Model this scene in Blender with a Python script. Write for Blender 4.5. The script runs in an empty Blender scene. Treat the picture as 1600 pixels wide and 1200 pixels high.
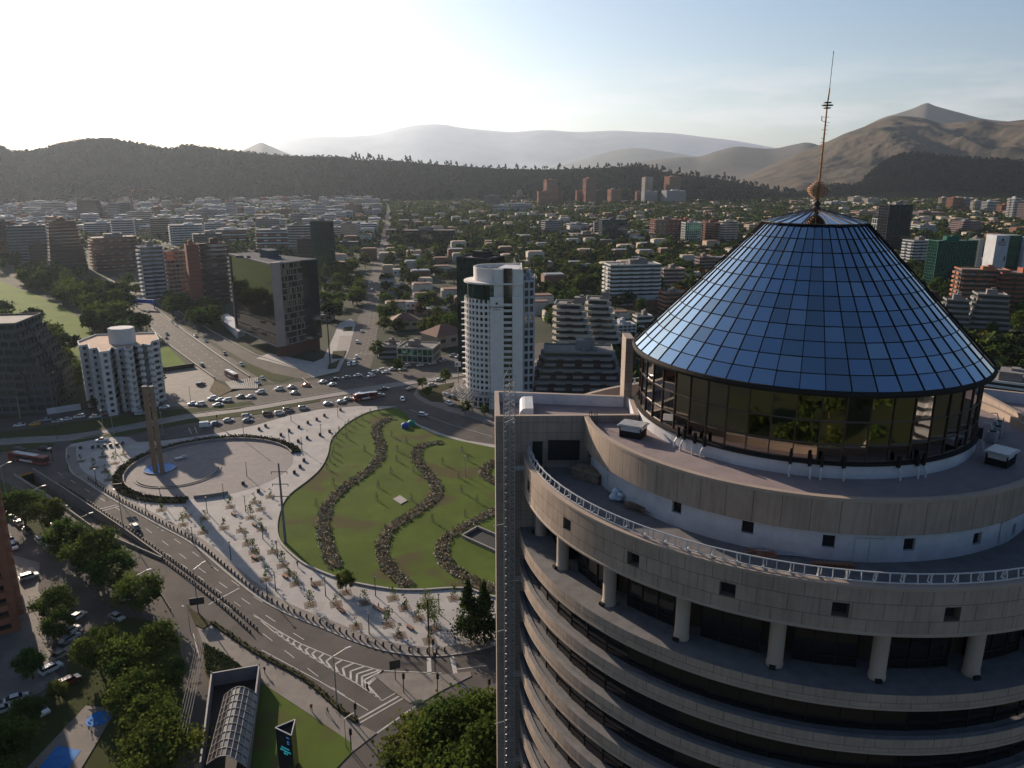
import bpy, bmesh, math, random
from mathutils import Vector, Matrix, noise
from mathutils.geometry import tessellate_polygon
random.seed(7)
S = bpy.context.scene
COL = S.collection
# ---------------------------------------------------------------- camera
F0, H0 = 1200.0, 100.0
PITCH = math.atan((600 - 265) / F0)
cd = bpy.data.cameras.new('camera'); cam = bpy.data.objects.new('camera', cd); COL.objects.link(cam)
cam.location = (0, 0, H0); cam.rotation_euler = (math.pi / 2 - PITCH, 0, 0)
cd.sensor_fit = 'HORIZONTAL'; cd.sensor_width = 36.0; cd.lens = 36.0 * F0 / 1600.0
cd.clip_start = 1.0; cd.clip_end = 90000
S.camera = cam
CF = Vector((0, math.cos(PITCH), -math.sin(PITCH))); CU = Vector((0, math.sin(PITCH), math.cos(PITCH)))
def ray(u, v): return CF + Vector((1, 0, 0)) * ((u - 800) / F0) + CU * ((600 - v) / F0)
def G(u, v, z=0.0):                       # point of the photograph on the level z
    r = ray(u, v); t = (z - H0) / r.z
    return Vector((r.x * t, r.y * t, z))
def ZT(P, u, v):                          # height of the thing standing at P whose top is at (u, v)
    r = ray(u, v); return H0 + r.z * (P[1] / r.y)
def WAT(P): return (Vector(P) - Vector((0, 0, H0))).dot(CF)   # depth
# ---------------------------------------------------------------- light
SUN_EL, SUN_AZ = math.radians(17.5), math.radians(128)      # azimuth counted from +x
sdir = Vector((math.cos(SUN_AZ) * math.cos(SUN_EL), math.sin(SUN_AZ) * math.cos(SUN_EL), math.sin(SUN_EL)))
sl = bpy.data.lights.new('sun', 'SUN'); so = bpy.data.objects.new('sun', sl); COL.objects.link(so)
sl.energy = 5.0; sl.angle = math.radians(0.5); sl.color = (1.0, 0.82, 0.64)
so.rotation_euler = (-sdir).to_track_quat('-Z', 'Y').to_euler()
W = bpy.data.worlds.new("World"); S.world = W; W.use_nodes = True
nt = W.node_tree; nt.nodes.clear()
sky = nt.nodes.new('ShaderNodeTexSky'); sky.sky_type = 'NISHITA'; sky.sun_disc = False
sky.sun_elevation = SUN_EL; sky.sun_rotation = math.pi / 2 - SUN_AZ
sky.altitude = 700; sky.air_density = 1.0; sky.dust_density = 2.2; sky.ozone_density = 1.5
tc = nt.nodes.new('ShaderNodeTexCoord'); mp = nt.nodes.new('ShaderNodeMapping')
mp.inputs['Scale'].default_value = (2.2, 2.2, 14.0); mp.inputs['Location'].default_value = (3.1, 0.4, 0.35)
nz = nt.nodes.new('ShaderNodeTexNoise'); nz.inputs['Scale'].default_value = 3.4; nz.inputs['Detail'].default_value = 9; nz.inputs['Roughness'].default_value = 0.62
cr = nt.nodes.new('ShaderNodeValToRGB'); cr.color_ramp.elements[0].position = 0.42; cr.color_ramp.elements[1].position = 0.60
sx = nt.nodes.new('ShaderNodeSeparateXYZ')
er = nt.nodes.new('ShaderNodeValToRGB'); er.color_ramp.elements[0].position = 0.03; er.color_ramp.elements[0].color = (0, 0, 0, 1)
e1 = er.color_ramp.elements[1]; e1.position = 0.055; e1.color = (1, 1, 1, 1)
e2 = er.color_ramp.elements.new(0.085); e2.color = (0.8, .8, .8, 1); e3 = er.color_ramp.elements.new(0.13); e3.color = (0, 0, 0, 1)
mul = nt.nodes.new('ShaderNodeMath'); mul.operation = 'MULTIPLY'
mul2 = nt.nodes.new('ShaderNodeMath'); mul2.operation = 'MULTIPLY'; mul2.inputs[1].default_value = 0.5
mx = nt.nodes.new('ShaderNodeMixRGB'); mx.inputs[2].default_value = (8.6, 8.2, 8.1, 1)
bg = nt.nodes.new('ShaderNodeBackground'); bg.inputs[1].default_value = 0.064
wo = nt.nodes.new('ShaderNodeOutputWorld')
L = nt.links.new
L(tc.outputs['Generated'], mp.inputs[0]); L(mp.outputs[0], nz.inputs['Vector']); L(nz.outputs[0], cr.inputs[0])
L(tc.outputs['Generated'], sx.inputs[0]); L(sx.outputs[2], er.inputs[0])
L(cr.outputs[0], mul.inputs[0]); L(er.outputs[0], mul.inputs[1]); L(mul.outputs[0], mul2.inputs[0])
L(mul2.outputs[0], mx.inputs[0]); wb = nt.nodes.new('ShaderNodeMixRGB'); wb.blend_type = 'MULTIPLY'; wb.inputs[0].default_value = 1; wb.inputs[2].default_value = (0.90, 1.0, 1.10, 1)
L(sky.outputs[0], wb.inputs[1]); L(wb.outputs[0], mx.inputs[1]); L(mx.outputs[0], bg.inputs[0]); L(bg.outputs[0], wo.inputs[0])
S.view_settings.view_transform = 'Standard'; S.view_settings.look = 'None'; S.view_settings.exposure = 0.85; S.view_settings.gamma = 1.0
S.cycles.max_bounces = 6; S.cycles.volume_bounces = 0; S.cycles.glossy_bounces = 3; S.cycles.diffuse_bounces = 2
S.cycles.transmission_bounces = 3; S.cycles.caustics_reflective = False; S.cycles.caustics_refractive = False
# ---------------------------------------------------------------- materials
MC = {}
def mat(name, col, rough=0.8, metal=0.0, var=0.12, scale=0.4, spec=0.3, col2=None, detail=4, bump=0.0, uvbrick=None, em=None, objrand=0.0, vor=None):
    if name in MC: return MC[name]
    m = bpy.data.materials.new(name); m.use_nodes = True; n = m.node_tree.nodes; l = m.node_tree.links.new
    b = n['Principled BSDF']; b.inputs['Roughness'].default_value = rough; b.inputs['Metallic'].default_value = metal
    b.inputs['Specular IOR Level'].default_value = spec
    c2 = col2 or tuple(max(0, x * (1 - 2 * var)) for x in col)
    t = n.new('ShaderNodeTexCoord'); z = n.new('ShaderNodeTexNoise'); z.inputs['Scale'].default_value = scale; z.inputs['Detail'].default_value = detail
    z.inputs['Roughness'].default_value = 0.65
    g = n.new('ShaderNodeNewGeometry')
    l(g.outputs['Position'], z.inputs['Vector'])
    r = n.new('ShaderNodeValToRGB'); r.color_ramp.elements[0].position = 0.32; r.color_ramp.elements[1].position = 0.68
    r.color_ramp.elements[0].color = (*c2, 1); r.color_ramp.elements[1].color = (*col, 1)
    l(z.outputs[0], r.inputs[0]); out = r.outputs[0]
    if vor:                                # speckle: (scale, colour, amount)
        v = n.new('ShaderNodeTexNoise'); v.inputs['Scale'].default_value = vor[0]; v.inputs['Detail'].default_value = 2; l(g.outputs['Position'], v.inputs['Vector'])
        r2 = n.new('ShaderNodeValToRGB'); r2.color_ramp.elements[0].position = vor[2]; r2.color_ramp.elements[1].position = vor[2] + 0.08
        l(v.outputs[0], r2.inputs[0]); mm = n.new('ShaderNodeMixRGB'); mm.inputs[2].default_value = (*vor[1], 1)
        l(r2.outputs[0], mm.inputs[0]); l(out, mm.inputs[1]); out = mm.outputs[0]
    if uvbrick:                            # (panel width, panel height, joint, joint darkness)
        k = n.new('ShaderNodeTexBrick'); k.offset = uvbrick[4] if len(uvbrick) > 4 else 0.5; k.inputs['Scale'].default_value = 1.0
        k.inputs['Brick Width'].default_value = uvbrick[0]; k.inputs['Row Height'].default_value = uvbrick[1]
        k.inputs['Mortar Size'].default_value = uvbrick[2]; k.inputs['Mortar Smooth'].default_value = 0.1; k.inputs['Bias'].default_value = 0
        k.inputs['Color1'].default_value = (1, 1, 1, 1); k.inputs['Color2'].default_value = (.84, .85, .87, 1)
        d = uvbrick[3]; k.inputs['Mortar'].default_value = (d, d, d, 1)
        l(t.outputs['UV'], k.inputs['Vector'])
        mm = n.new('ShaderNodeMixRGB'); mm.blend_type = 'MULTIPLY'; mm.inputs[0].default_value = 1
        l(out, mm.inputs[1]); l(k.outputs[0], mm.inputs[2]); out = mm.outputs[0]
        if name.startswith('tower'):       # rain streaks running down the stone
            mq = n.new('ShaderNodeMapping'); mq.inputs['Scale'].default_value = (1.7, .12, 1); l(t.outputs['UV'], mq.inputs[0]); zs = n.new('ShaderNodeTexNoise'); zs.inputs['Scale'].default_value = 1.6; zs.inputs['Detail'].default_value = 6; l(mq.outputs[0], zs.inputs['Vector'])
            rs = n.new('ShaderNodeValToRGB'); rs.color_ramp.elements[0].position = .36; rs.color_ramp.elements[0].color = (.62, .60, .60, 1); rs.color_ramp.elements[1].position = .55; l(zs.outputs[0], rs.inputs[0])
            m3 = n.new('ShaderNodeMixRGB'); m3.blend_type = 'MULTIPLY'; m3.inputs[0].default_value = .42; l(out, m3.inputs[1]); l(rs.outputs[0], m3.inputs[2]); out = m3.outputs[0]
    if objrand:
        oi = n.new('ShaderNodeObjectInfo'); hs = n.new('ShaderNodeHueSaturation')
        a = n.new('ShaderNodeMath'); a.operation = 'MULTIPLY_ADD'; a.inputs[1].default_value = objrand; a.inputs[2].default_value = 1 - objrand / 2
        l(oi.outputs['Random'], a.inputs[0]); l(a.outputs[0], hs.inputs['Value']); l(out, hs.inputs['Color'])
        a2 = n.new('ShaderNodeMath'); a2.operation = 'MULTIPLY_ADD'; a2.inputs[1].default_value = 0.05 if objrand < .5 else .09; a2.inputs[2].default_value = .475 if objrand < .5 else .445
        l(oi.outputs['Random'], a2.inputs[0]); l(a2.outputs[0], hs.inputs['Hue'])
        out = hs.outputs[0]
    l(out, b.inputs['Base Color'])
    if bump:
        bp = n.new('ShaderNodeBump'); bp.inputs['Strength'].default_value = bump; bp.inputs['Distance'].default_value = 0.05
        z2 = n.new('ShaderNodeTexNoise'); z2.inputs['Scale'].default_value = 9; l(g.outputs['Position'], z2.inputs['Vector'])
        l(z2.outputs[0], bp.inputs['Height']); l(bp.outputs[0], b.inputs['Normal'])
    if em:
        b.inputs['Emission Color'].default_value = (*em[0], 1); b.inputs['Emission Strength'].default_value = em[1]
    MC[name] = m; return m
# ---------------------------------------------------------------- mesh helper
class MB:
    def __init__(s): s.v = []; s.f = []; s.m = []; s.uv = []
    def face(s, pts, mi=0, uv=None):
        i = len(s.v); s.v += [tuple(p) for p in pts]; s.f.append(tuple(range(i, i + len(pts)))); s.m.append(mi)
        s.uv.append(uv or [(0, 0)] * len(pts))
    def box(s, c, d, rz=0.0, mi=0, skip=''):        # centre, full size
        hx, hy, hz = d[0] / 2, d[1] / 2, d[2] / 2; co, si = math.cos(rz), math.sin(rz)
        P = []
        for z in (-hz, hz):
            for (x, y) in ((-hx, -hy), (hx, -hy), (hx, hy), (-hx, hy)):
                P.append((c[0] + x * co - y * si, c[1] + x * si + y * co, c[2] + z))
        for k, (q, w, h) in enumerate((((0, 1, 5, 4), d[0], d[2]), ((1, 2, 6, 5), d[1], d[2]), ((2, 3, 7, 6), d[0], d[2]), ((3, 0, 4, 7), d[1], d[2]), ((4, 5, 6, 7), d[0], d[1]), ((3, 2, 1, 0), d[0], d[1]))):
            if 'frbltd'[k] in skip: continue
            s.face([P[j] for j in q], mi, [(0, 0), (w, 0), (w, h), (0, h)])
        return s
    def prism(s, pts, z0, z1, mi=0, top=True, bot=False, mt=None, close=True):
        n = len(pts); ar = sum(pts[i][0] * pts[(i + 1) % n][1] - pts[(i + 1) % n][0] * pts[i][1] for i in range(n))
        if ar < 0: pts = pts[::-1]
        a = 0
        for i in range(n if close else n - 1):
            p, q = pts[i], pts[(i + 1) % n]; L_ = math.hypot(q[0] - p[0], q[1] - p[1])
            s.face([(p[0], p[1], z0), (q[0], q[1], z0), (q[0], q[1], z1), (p[0], p[1], z1)], mi, [(a, z0), (a + L_, z0), (a + L_, z1), (a, z1)]); a += L_
        if top: s.flat(pts, z1, mt if mt is not None else mi)
        if bot: s.flat(pts, z0, mi, True)
        return s
    def flat(s, pts, z, mi=0, down=False):
        tr = tessellate_polygon([[Vector((p[0], p[1], 0)) for p in pts]])
        for t in tr:
            q = [pts[j] for j in t]
            ar = (q[1][0] - q[0][0]) * (q[2][1] - q[0][1]) - (q[2][0] - q[0][0]) * (q[1][1] - q[0][1])
            if (ar < 0) != down: q = q[::-1]
            s.face([(p[0], p[1], z) for p in q], mi, [(p[0], p[1]) for p in q])
        return s
    def tube(s, p0, p1, r, n=6, mi=0, r1=None, cap=True):
        p0, p1 = Vector(p0), Vector(p1); d = (p1 - p0).normalized(); a = d.orthogonal().normalized(); b = d.cross(a); r1 = r if r1 is None else r1
        A = [p0 + (a * math.cos(t) + b * math.sin(t)) * r for t in [2 * math.pi * k / n for k in range(n)]]
        B = [p1 + (a * math.cos(t) + b * math.sin(t)) * r1 for t in [2 * math.pi * k / n for k in range(n)]]
        for k in range(n): s.face([A[k], A[(k + 1) % n], B[(k + 1) % n], B[k]], mi)
        if cap: s.face(B, mi); s.face(A[::-1], mi)
        return s
    def lathe(s, prof, cx=0, cy=0, n=24, mi=0, a0=0.0, a1=2 * math.pi):   # prof: (r, z) bottom to top
        st = [a0 + (a1 - a0) * k / n for k in range(n + 1)]
        for (r0, z0), (r1, z1) in zip(prof, prof[1:]):
            L_ = 0 if r0 != r1 else 0
            for t, w in zip(st, st[1:]):
                rr = max(r0, r1)
                s.face([(cx + r0 * math.cos(t), cy + r0 * math.sin(t), z0), (cx + r0 * math.cos(w), cy + r0 * math.sin(w), z0),
                        (cx + r1 * math.cos(w), cy + r1 * math.sin(w), z1), (cx + r1 * math.cos(t), cy + r1 * math.sin(t), z1)], mi,
                       [(t * rr, z0), (w * rr, z0), (w * rr, z1 if z1 != z0 else z0 + abs(r1 - r0)), (t * rr, z1 if z1 != z0 else z0 + abs(r1 - r0))])
        return s
    def beam(s, p0, p1, w, h, mi=0):
        p0, p1 = Vector(p0), Vector(p1); d = (p1 - p0); 
        x = d.cross(Vector((0, 0, 1))); x = (x.normalized() if x.length > 1e-6 else Vector((1, 0, 0))) * (w / 2); y = x.cross(d).normalized() * (h / 2)
        A = [p0 + x + y, p0 - x + y, p0 - x - y, p0 + x - y]; B = [p + d for p in A]
        for k in range(4): s.face([A[k], A[(k + 1) % 4], B[(k + 1) % 4], B[k]], mi)
        s.face(A[::-1], mi); s.face(B, mi); return s
    def build(s, name, mats, parent=None, smooth=False, loc=None, rz=0.0):
        me = bpy.data.meshes.new(name); me.from_pydata(s.v, [], s.f)
        for m in (mats if isinstance(mats, (list, tuple)) else [mats]): me.materials.append(m)
        me.polygons.foreach_set('material_index', s.m)
        ul = me.uv_layers.new(name='uv'); fl = [c for f in s.uv for p in f for c in p]; ul.data.foreach_set('uv', fl)
        if smooth:
            bm = bmesh.new(); bm.from_mesh(me); bmesh.ops.remove_doubles(bm, verts=bm.verts, dist=1e-4); bm.to_mesh(me); bm.free()
            me.polygons.foreach_set('use_smooth', [True] * len(me.polygons))
        me.update()
        o = bpy.data.objects.new(name, me); COL.objects.link(o)
        if loc is not None: o.location = loc
        if rz: o.rotation_euler.z = rz
        if parent: o.parent = parent
        return o
def tag(o, label=None, cat=None, group=None, kind=None):
    if label: o['label'] = label
    if cat: o['category'] = cat
    if group: o['group'] = group
    if kind: o['kind'] = kind
    return o
def empty(name, loc, rz=0.0):
    o = bpy.data.objects.new(name, None); COL.objects.link(o); o.location = loc; o.rotation_euler.z = rz; o.empty_display_size = 0.5; return o
def copy_tree(o, parent=None):
    c = o.copy(); COL.objects.link(c); c.parent = parent
    for ch in KIDS(o): copy_tree(ch, c)
    return c
KC = {}
def KIDS(o):
    if o.name not in KC: KC[o.name] = [x for x in bpy.data.objects if x.parent is o]
    return KC[o.name]
def place(src, loc, rz, used, label=None, cat=None, group=None, scale=None):
    """first use takes the source itself, later ones copy it with its parts"""
    if used.get(src.name): o = copy_tree(src)
    else: used[src.name] = True; KIDS(src); o = src
    o.location = loc; o.rotation_euler = (0, 0, rz)
    if scale: o.scale = (scale,) * 3 if not isinstance(scale, (tuple, list)) else scale
    if label: o['label'] = label
    if cat: o['category'] = cat
    if group: o['group'] = group
    return o
USED = {}
def ordw(n):
    o = ['first', 'second', 'third', 'fourth', 'fifth', 'sixth', 'seventh', 'eighth', 'ninth', 'tenth', 'eleventh', 'twelfth', 'thirteenth', 'fourteenth', 'fifteenth', 'sixteenth', 'seventeenth', 'eighteenth', 'nineteenth']
    if n < 20: return o[n - 1]
    t = ['twent', 'thirt', 'fort', 'fift', 'sixt', 'sevent', 'eight', 'ninet']
    if n < 100: return (t[n // 10 - 2] + 'ieth') if n % 10 == 0 else t[n // 10 - 2] + 'y-' + o[n % 10 - 1]
    return 'hundredth' if n == 100 else 'hundred-' + ordw(n - 100)
def number(objs, fmt, key):               # labels by order in the picture
    for i, o in enumerate(sorted(objs, key=key)): o['label'] = fmt % ordw(i + 1)
def smooth_line(pts, k=6, closed=False):      # Catmull-Rom in the plane
    n = len(pts); out = []
    rng = range(n) if closed else range(n - 1)
    for i in rng:
        p0 = pts[(i - 1) % n] if closed or i > 0 else pts[0]; p1 = pts[i]; p2 = pts[(i + 1) % n]; p3 = pts[(i + 2) % n] if closed or i + 2 < n else pts[-1]
        for j in range(k):
            t = j / k
            out.append(tuple(0.5 * ((2 * p1[a]) + (-p0[a] + p2[a]) * t + (2 * p0[a] - 5 * p1[a] + 4 * p2[a] - p3[a]) * t * t + (-p0[a] + 3 * p1[a] - 3 * p2[a] + p3[a]) * t ** 3) for a in (0, 1)))
    if not closed: out.append(tuple(pts[-1][:2]))
    return out
def g2(pts): return [tuple(G(*p)[:2]) for p in pts]
def strip(mb, line, o0, o1, z0, z1, mi=0):     # strip between two offsets of a line, walls from z0 to z1
    Lf, Rt = offs(line, o0), offs(line, o1)
    for i in range(len(line) - 1):
        a, b, c, d = Lf[i], Lf[i + 1], Rt[i + 1], Rt[i]
        q = [(a[0], a[1], z1), (b[0], b[1], z1), (c[0], c[1], z1), (d[0], d[1], z1)]
        n = (Vector(q[1]) - Vector(q[0])).cross(Vector(q[2]) - Vector(q[0]))
        if n.z < 0: q = q[::-1]
        mb.face(q, mi, [(p[0], p[1]) for p in q])
        if z1 - z0 > 0.03:
            for e, f in ((a, b), (d, c)):
                mb.face([(e[0], e[1], z0), (f[0], f[1], z0), (f[0], f[1], z1), (e[0], e[1], z1)], mi)
    return mb
def offs(line, o):
    out = []
    for i, p in enumerate(line):
        a = line[max(0, i - 1)]; b = line[min(len(line) - 1, i + 1)]
        dx, dy = b[0] - a[0], b[1] - a[1]; l_ = math.hypot(dx, dy) or 1
        out.append((p[0] - dy / l_ * o, p[1] + dx / l_ * o))
    return out
def along(line, step, start=0.0):             # points and headings every step metres
    out = []; d = start
    acc = 0
    for p, q in zip(line, line[1:]):
        l_ = math.hypot(q[0] - p[0], q[1] - p[1])
        while d <= acc + l_ and l_ > 0:
            t = (d - acc) / l_; out.append((p[0] + (q[0] - p[0]) * t, p[1] + (q[1] - p[1]) * t, math.atan2(q[1] - p[1], q[0] - p[0]))); d += step
        acc += l_
    return out
# ================================================================ terrain
def hill(name, prof, dist, depth, base_z, m, rows=22, amp=0.06, back=0.6, nscale=1.0, seed=0, sub=5, pw=1.0):
    pr = smooth_line(prof, sub); V = []; nr = rows + 4
    for (u, v) in pr:
        r = ray(u, v); k = dist / math.hypot(r.x, r.y); dx, dy = r.x * k / dist, r.y * k / dist; zc = H0 + r.z * k
        for j in range(nr):
            if j <= rows:
                t = j / rows; d = dist - depth * (1 - t); s = t ** pw; z = base_z + (zc - base_z) * (s * s * (3 - 2 * s) * .45 + s * .55)
                w = math.sin(math.pi * t) ** .7 if j < rows else 0
            else:
                t = (j - rows) / 3; d = dist + depth * back * t; z = base_z + (zc - base_z) * (1 - t) - 5; w = 0
            x, y = dx * d, dy * d
            a = noise.fractal(Vector((x / (260 * nscale) + seed, y / (260 * nscale), seed)), 0.9, 2.1, 6)
            rd = noise.ridged_multi_fractal(Vector((x / (700 * nscale) + seed * 2 + .15 * y / (700 * nscale), y / (2300 * nscale), 3.3 + seed)), .95, 2.15, 7, 1.0, 2.0) - 1.1
            z += w * (zc - base_z) * (amp * .5 * a + amp * 1.1 * rd)
            V.append((x, y, max(z, base_z - 20)))
    Fc = []
    for i in range(len(pr) - 1):
        for j in range(nr - 1):
            a = i * nr + j; Fc.append((a, a + nr, a + nr + 1, a + 1))
    me = bpy.data.meshes.new(name); me.from_pydata(V, [], Fc); me.materials.append(m)
    me.polygons.foreach_set('use_smooth', [True] * len(Fc)); me.update()
    o = bpy.data.objects.new(name, me); COL.objects.link(o); o['kind'] = 'structure'
    return o, V, nr, len(pr)
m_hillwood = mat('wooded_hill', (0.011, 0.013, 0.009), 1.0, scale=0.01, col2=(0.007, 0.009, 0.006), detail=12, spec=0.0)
m_hilldry = mat('dry_hill', (0.125, 0.095, 0.072), 0.95, scale=0.006, col2=(0.045, 0.043, 0.036), detail=14, spec=0.05, vor=(0.02, (0.07, 0.07, 0.045), 0.56))
def rough_hill(m, dist, sc):
    n = m.node_tree.nodes; l = m.node_tree.links.new; g = n.new('ShaderNodeNewGeometry'); z = n.new('ShaderNodeTexNoise'); z.noise_type = 'RIDGED_MULTIFRACTAL'; z.inputs['Scale'].default_value = sc; z.inputs['Detail'].default_value = 10
    mp_ = n.new('ShaderNodeMapping'); mp_.inputs['Scale'].default_value = (1.6, .6, 1); mp_.inputs['Rotation'].default_value = (0, 0, .5); l(g.outputs['Position'], mp_.inputs[0]); l(mp_.outputs[0], z.inputs['Vector'])
    b = n.new('ShaderNodeBump'); b.inputs['Strength'].default_value = .9; b.inputs['Distance'].default_value = dist; l(z.outputs[0], b.inputs['Height']); l(b.outputs[0], n['Principled BSDF'].inputs['Normal'])
rough_hill(m_hilldry, 45, .0035)
m_hillfar = mat('far_hill', (0.12, 0.105, 0.09), 0.95, scale=0.001, col2=(0.07, 0.07, 0.06), detail=10, spec=0.05)
rough_hill(m_hillfar, 60, .0016)
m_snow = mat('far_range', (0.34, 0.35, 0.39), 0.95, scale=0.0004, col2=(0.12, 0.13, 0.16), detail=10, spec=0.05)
HA = [(-500, 235), (-300, 210), (-120, 214), (-30, 224), (2, 229), (16, 236), (60, 234), (90, 226), (120, 220), (150, 217.5), (175, 218), (210, 223), (265, 232), (290, 227), (320, 230), (380, 237), (440, 243), (520, 245), (560, 250), (620, 252), (700, 258), (800, 264), (900, 264), (985, 260), (1010, 264), (1060, 272), (1120, 279), (1170, 289), (1215, 300), (1240, 304)]
rowsA = 46
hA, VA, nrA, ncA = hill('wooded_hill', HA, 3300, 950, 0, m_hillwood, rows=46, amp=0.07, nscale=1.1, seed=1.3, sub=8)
hill('hill', [(340, 252), (365, 241), (385, 232), (400, 225), (409, 222.5), (420, 227), (440, 236), (470, 247)], 11000, 2500, 0, m_hillfar, seed=4, nscale=4)
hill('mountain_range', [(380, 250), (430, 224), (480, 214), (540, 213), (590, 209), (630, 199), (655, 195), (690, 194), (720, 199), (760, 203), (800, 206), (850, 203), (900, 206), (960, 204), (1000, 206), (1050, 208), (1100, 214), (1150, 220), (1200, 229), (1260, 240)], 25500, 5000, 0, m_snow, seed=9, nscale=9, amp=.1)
hill('mountain', [(860, 262), (900, 252), (940, 240), (985, 231), (1030, 235), (1080, 243), (1130, 250)], 17000, 3000, 0, m_hillfar, seed=2, nscale=6)
hill('hill', [(960, 262), (1010, 252), (1060, 246), (1090, 245), (1120, 236), (1150, 229), (1180, 231), (1210, 232), (1240, 226), (1265, 223), (1300, 235), (1340, 250)], 9000, 2600, 0, m_hillfar, seed=3, nscale=3, amp=.08)
hill('mountain', [(1300, 225), (1370, 188), (1400, 178), (1425, 170), (1440, 163.5), (1450, 161), (1463, 166), (1500, 176), (1540, 186), (1600, 192), (1700, 205)], 10500, 2800, 0, m_hillfar, seed=5, nscale=3, amp=.07)
hill('dry_hill', [(1090, 300), (1140, 284), (1170, 273), (1200, 259), (1250, 239), (1290, 223), (1320, 209), (1350, 198), (1385, 184), (1405, 181), (1440, 184), (1470, 192), (1500, 190), (1530, 187), (1560, 191), (1600, 187), (1700, 178), (1850, 190), (2050, 230)], 5600, 2300, 0, m_hilldry, rows=120, amp=0.16, nscale=1.0, seed=6, sub=14, pw=1.05)
rowsB = 30
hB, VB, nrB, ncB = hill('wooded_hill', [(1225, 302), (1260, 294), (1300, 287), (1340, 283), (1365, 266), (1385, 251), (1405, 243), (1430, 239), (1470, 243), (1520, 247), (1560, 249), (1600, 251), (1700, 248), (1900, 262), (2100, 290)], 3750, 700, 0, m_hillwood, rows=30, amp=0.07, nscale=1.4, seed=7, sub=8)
hill('dry_hill', [(1195, 306), (1230, 292), (1255, 284), (1290, 291), (1330, 287), (1352, 296), (1370, 306)], 3700, 350, 0, m_hilldry, rows=14, amp=.1, seed=8)
hill('dry_hill', [(1560, 262), (1580, 250), (1600, 241), (1640, 236), (1700, 250)], 4800, 700, 0, m_hilldry, rows=14, amp=.1, seed=11)
# ground to the horizon
m_ground = mat('ground', (0.055, 0.06, 0.038), 0.95, scale=0.03, col2=(0.028, 0.034, 0.02), detail=8, spec=0.1)
# ================================================================ the office tower with the glass cone
TX, TY = 33.9, 87.6
m_stone = mat('tower_stone', (0.36, 0.28, 0.222), 0.75, scale=0.25, var=0.13, uvbrick=(2.5, 1.5, 0.04, 0.5), bump=0.15)
m_stone2 = mat('tower_stone_plain', (0.33, 0.26, 0.21), 0.75, scale=0.25, var=0.08, bump=0.15)
m_stonef = mat('tower_stone_tall', (0.34, 0.265, 0.21), 0.75, scale=0.2, var=0.13, uvbrick=(2.5, 9.0, 0.045, 0.48, 0.0), bump=0.15)
m_slab = mat('tower_core_stone', (0.33, 0.26, 0.215), 0.7, scale=0.25, var=0.08, uvbrick=(1.5, 1.25, 0.03, 0.55, 0.0), bump=0.1)
m_lav = mat('tower_white_render', (0.50, 0.49, 0.52), 0.8, scale=0.5, var=0.12)
m_floor = mat('terrace_membrane', (0.25, 0.20, 0.20), 0.85, scale=0.5, var=0.1)
m_ledge = mat('ledge', (0.15, 0.145, 0.15), 0.8, scale=0.8, var=0.16)
m_dark = mat('dark_frame', (0.02, 0.018, 0.017), 0.8, spec=0.1, var=0)
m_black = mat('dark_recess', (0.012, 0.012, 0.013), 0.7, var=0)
m_bronze = mat('bronze_frame', (0.07, 0.05, 0.04), 0.4, metal=0.4, var=0)
m_copper = mat('copper', (0.30, 0.14, 0.06), 0.4, metal=0.6, var=0.1, scale=3)
m_whitep = mat('white_paint', (0.44, 0.44, 0.45), 0.5, var=0.05)
m_steel = mat('galvanised_steel', (0.45, 0.45, 0.46), 0.45, metal=0.7, var=0.1, scale=2)
def glass(name, tint, rough=0.03, metal=1.0, rnd=0.0, wav=0.0):
    if name in MC: return MC[name]
    m = bpy.data.materials.new(name); m.use_nodes = True; n = m.node_tree.nodes; l = m.node_tree.links.new
    b = n['Principled BSDF']; b.inputs['Base Color'].default_value = (*tint, 1); b.inputs['Metallic'].default_value = metal; b.inputs['Roughness'].default_value = rough
    if rnd:
        at = n.new('ShaderNodeNewGeometry'); r = n.new('ShaderNodeValToRGB'); r.color_ramp.interpolation = 'LINEAR'
        r.color_ramp.elements[0].color = (*[x * (1 - rnd) for x in tint], 1); r.color_ramp.elements[1].color = (*[min(1, x * (1 + rnd)) for x in tint], 1)
        l(at.outputs['Random Per Island'], r.inputs[0]); l(r.outputs[0], b.inputs['Base Color'])
    if wav:
        g = n.new('ShaderNodeNewGeometry'); z = n.new('ShaderNodeTexNoise'); z.inputs['Scale'].default_value = 0.35; z.inputs['Detail'].default_value = 1
        l(g.outputs['Position'], z.inputs['Vector']); bp = n.new('ShaderNodeBump'); bp.inputs['Strength'].default_value = wav; bp.inputs['Distance'].default_value = 0.3
        l(z.outputs[0], bp.inputs['Height']); l(bp.outputs[0], b.inputs['Normal'])
    MC[name] = m; return m
m_cone = glass('cone_glass', (0.30, 0.40, 0.52), 0.07, 1.0, rnd=0.22)
for n_ in m_cone.node_tree.nodes:
    if n_.type == 'VALTORGB':
        cr_ = n_.color_ramp; cr_.elements[0].color = (.18, .25, .32, 1); cr_.elements[1].color = (.30, .41, .51, 1)
        for p_, c_ in ((.3, (.20, .30, .40, 1)), (.55, (.21, .32, .46, 1)), (.8, (.24, .36, .50, 1))): e_ = cr_.elements.new(p_); e_.color = c_
b_ = m_cone.node_tree.nodes['Principled BSDF']; b_.inputs['Coat Weight'].default_value = .7; b_.inputs['Coat IOR'].default_value = 1.55; b_.inputs['Coat Roughness'].default_value = .05
m_drum = glass('drum_glass', (0.30, 0.28, 0.265), 0.02, 1.0, wav=0.03)
m_win = glass('window_glass', (0.07, 0.07, 0.075), 0.04, 0.9, wav=0.1)
tw = tag(empty('office_tower', (TX, TY, 0)), 'round beige stone tower with blue glass cone roof and copper spire', 'building')
NS = 52
def tpart(mb, name, m, parent=tw, smooth=False):
    # meshes are written around the tower axis
    return mb.build(name, m, parent, smooth)
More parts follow.
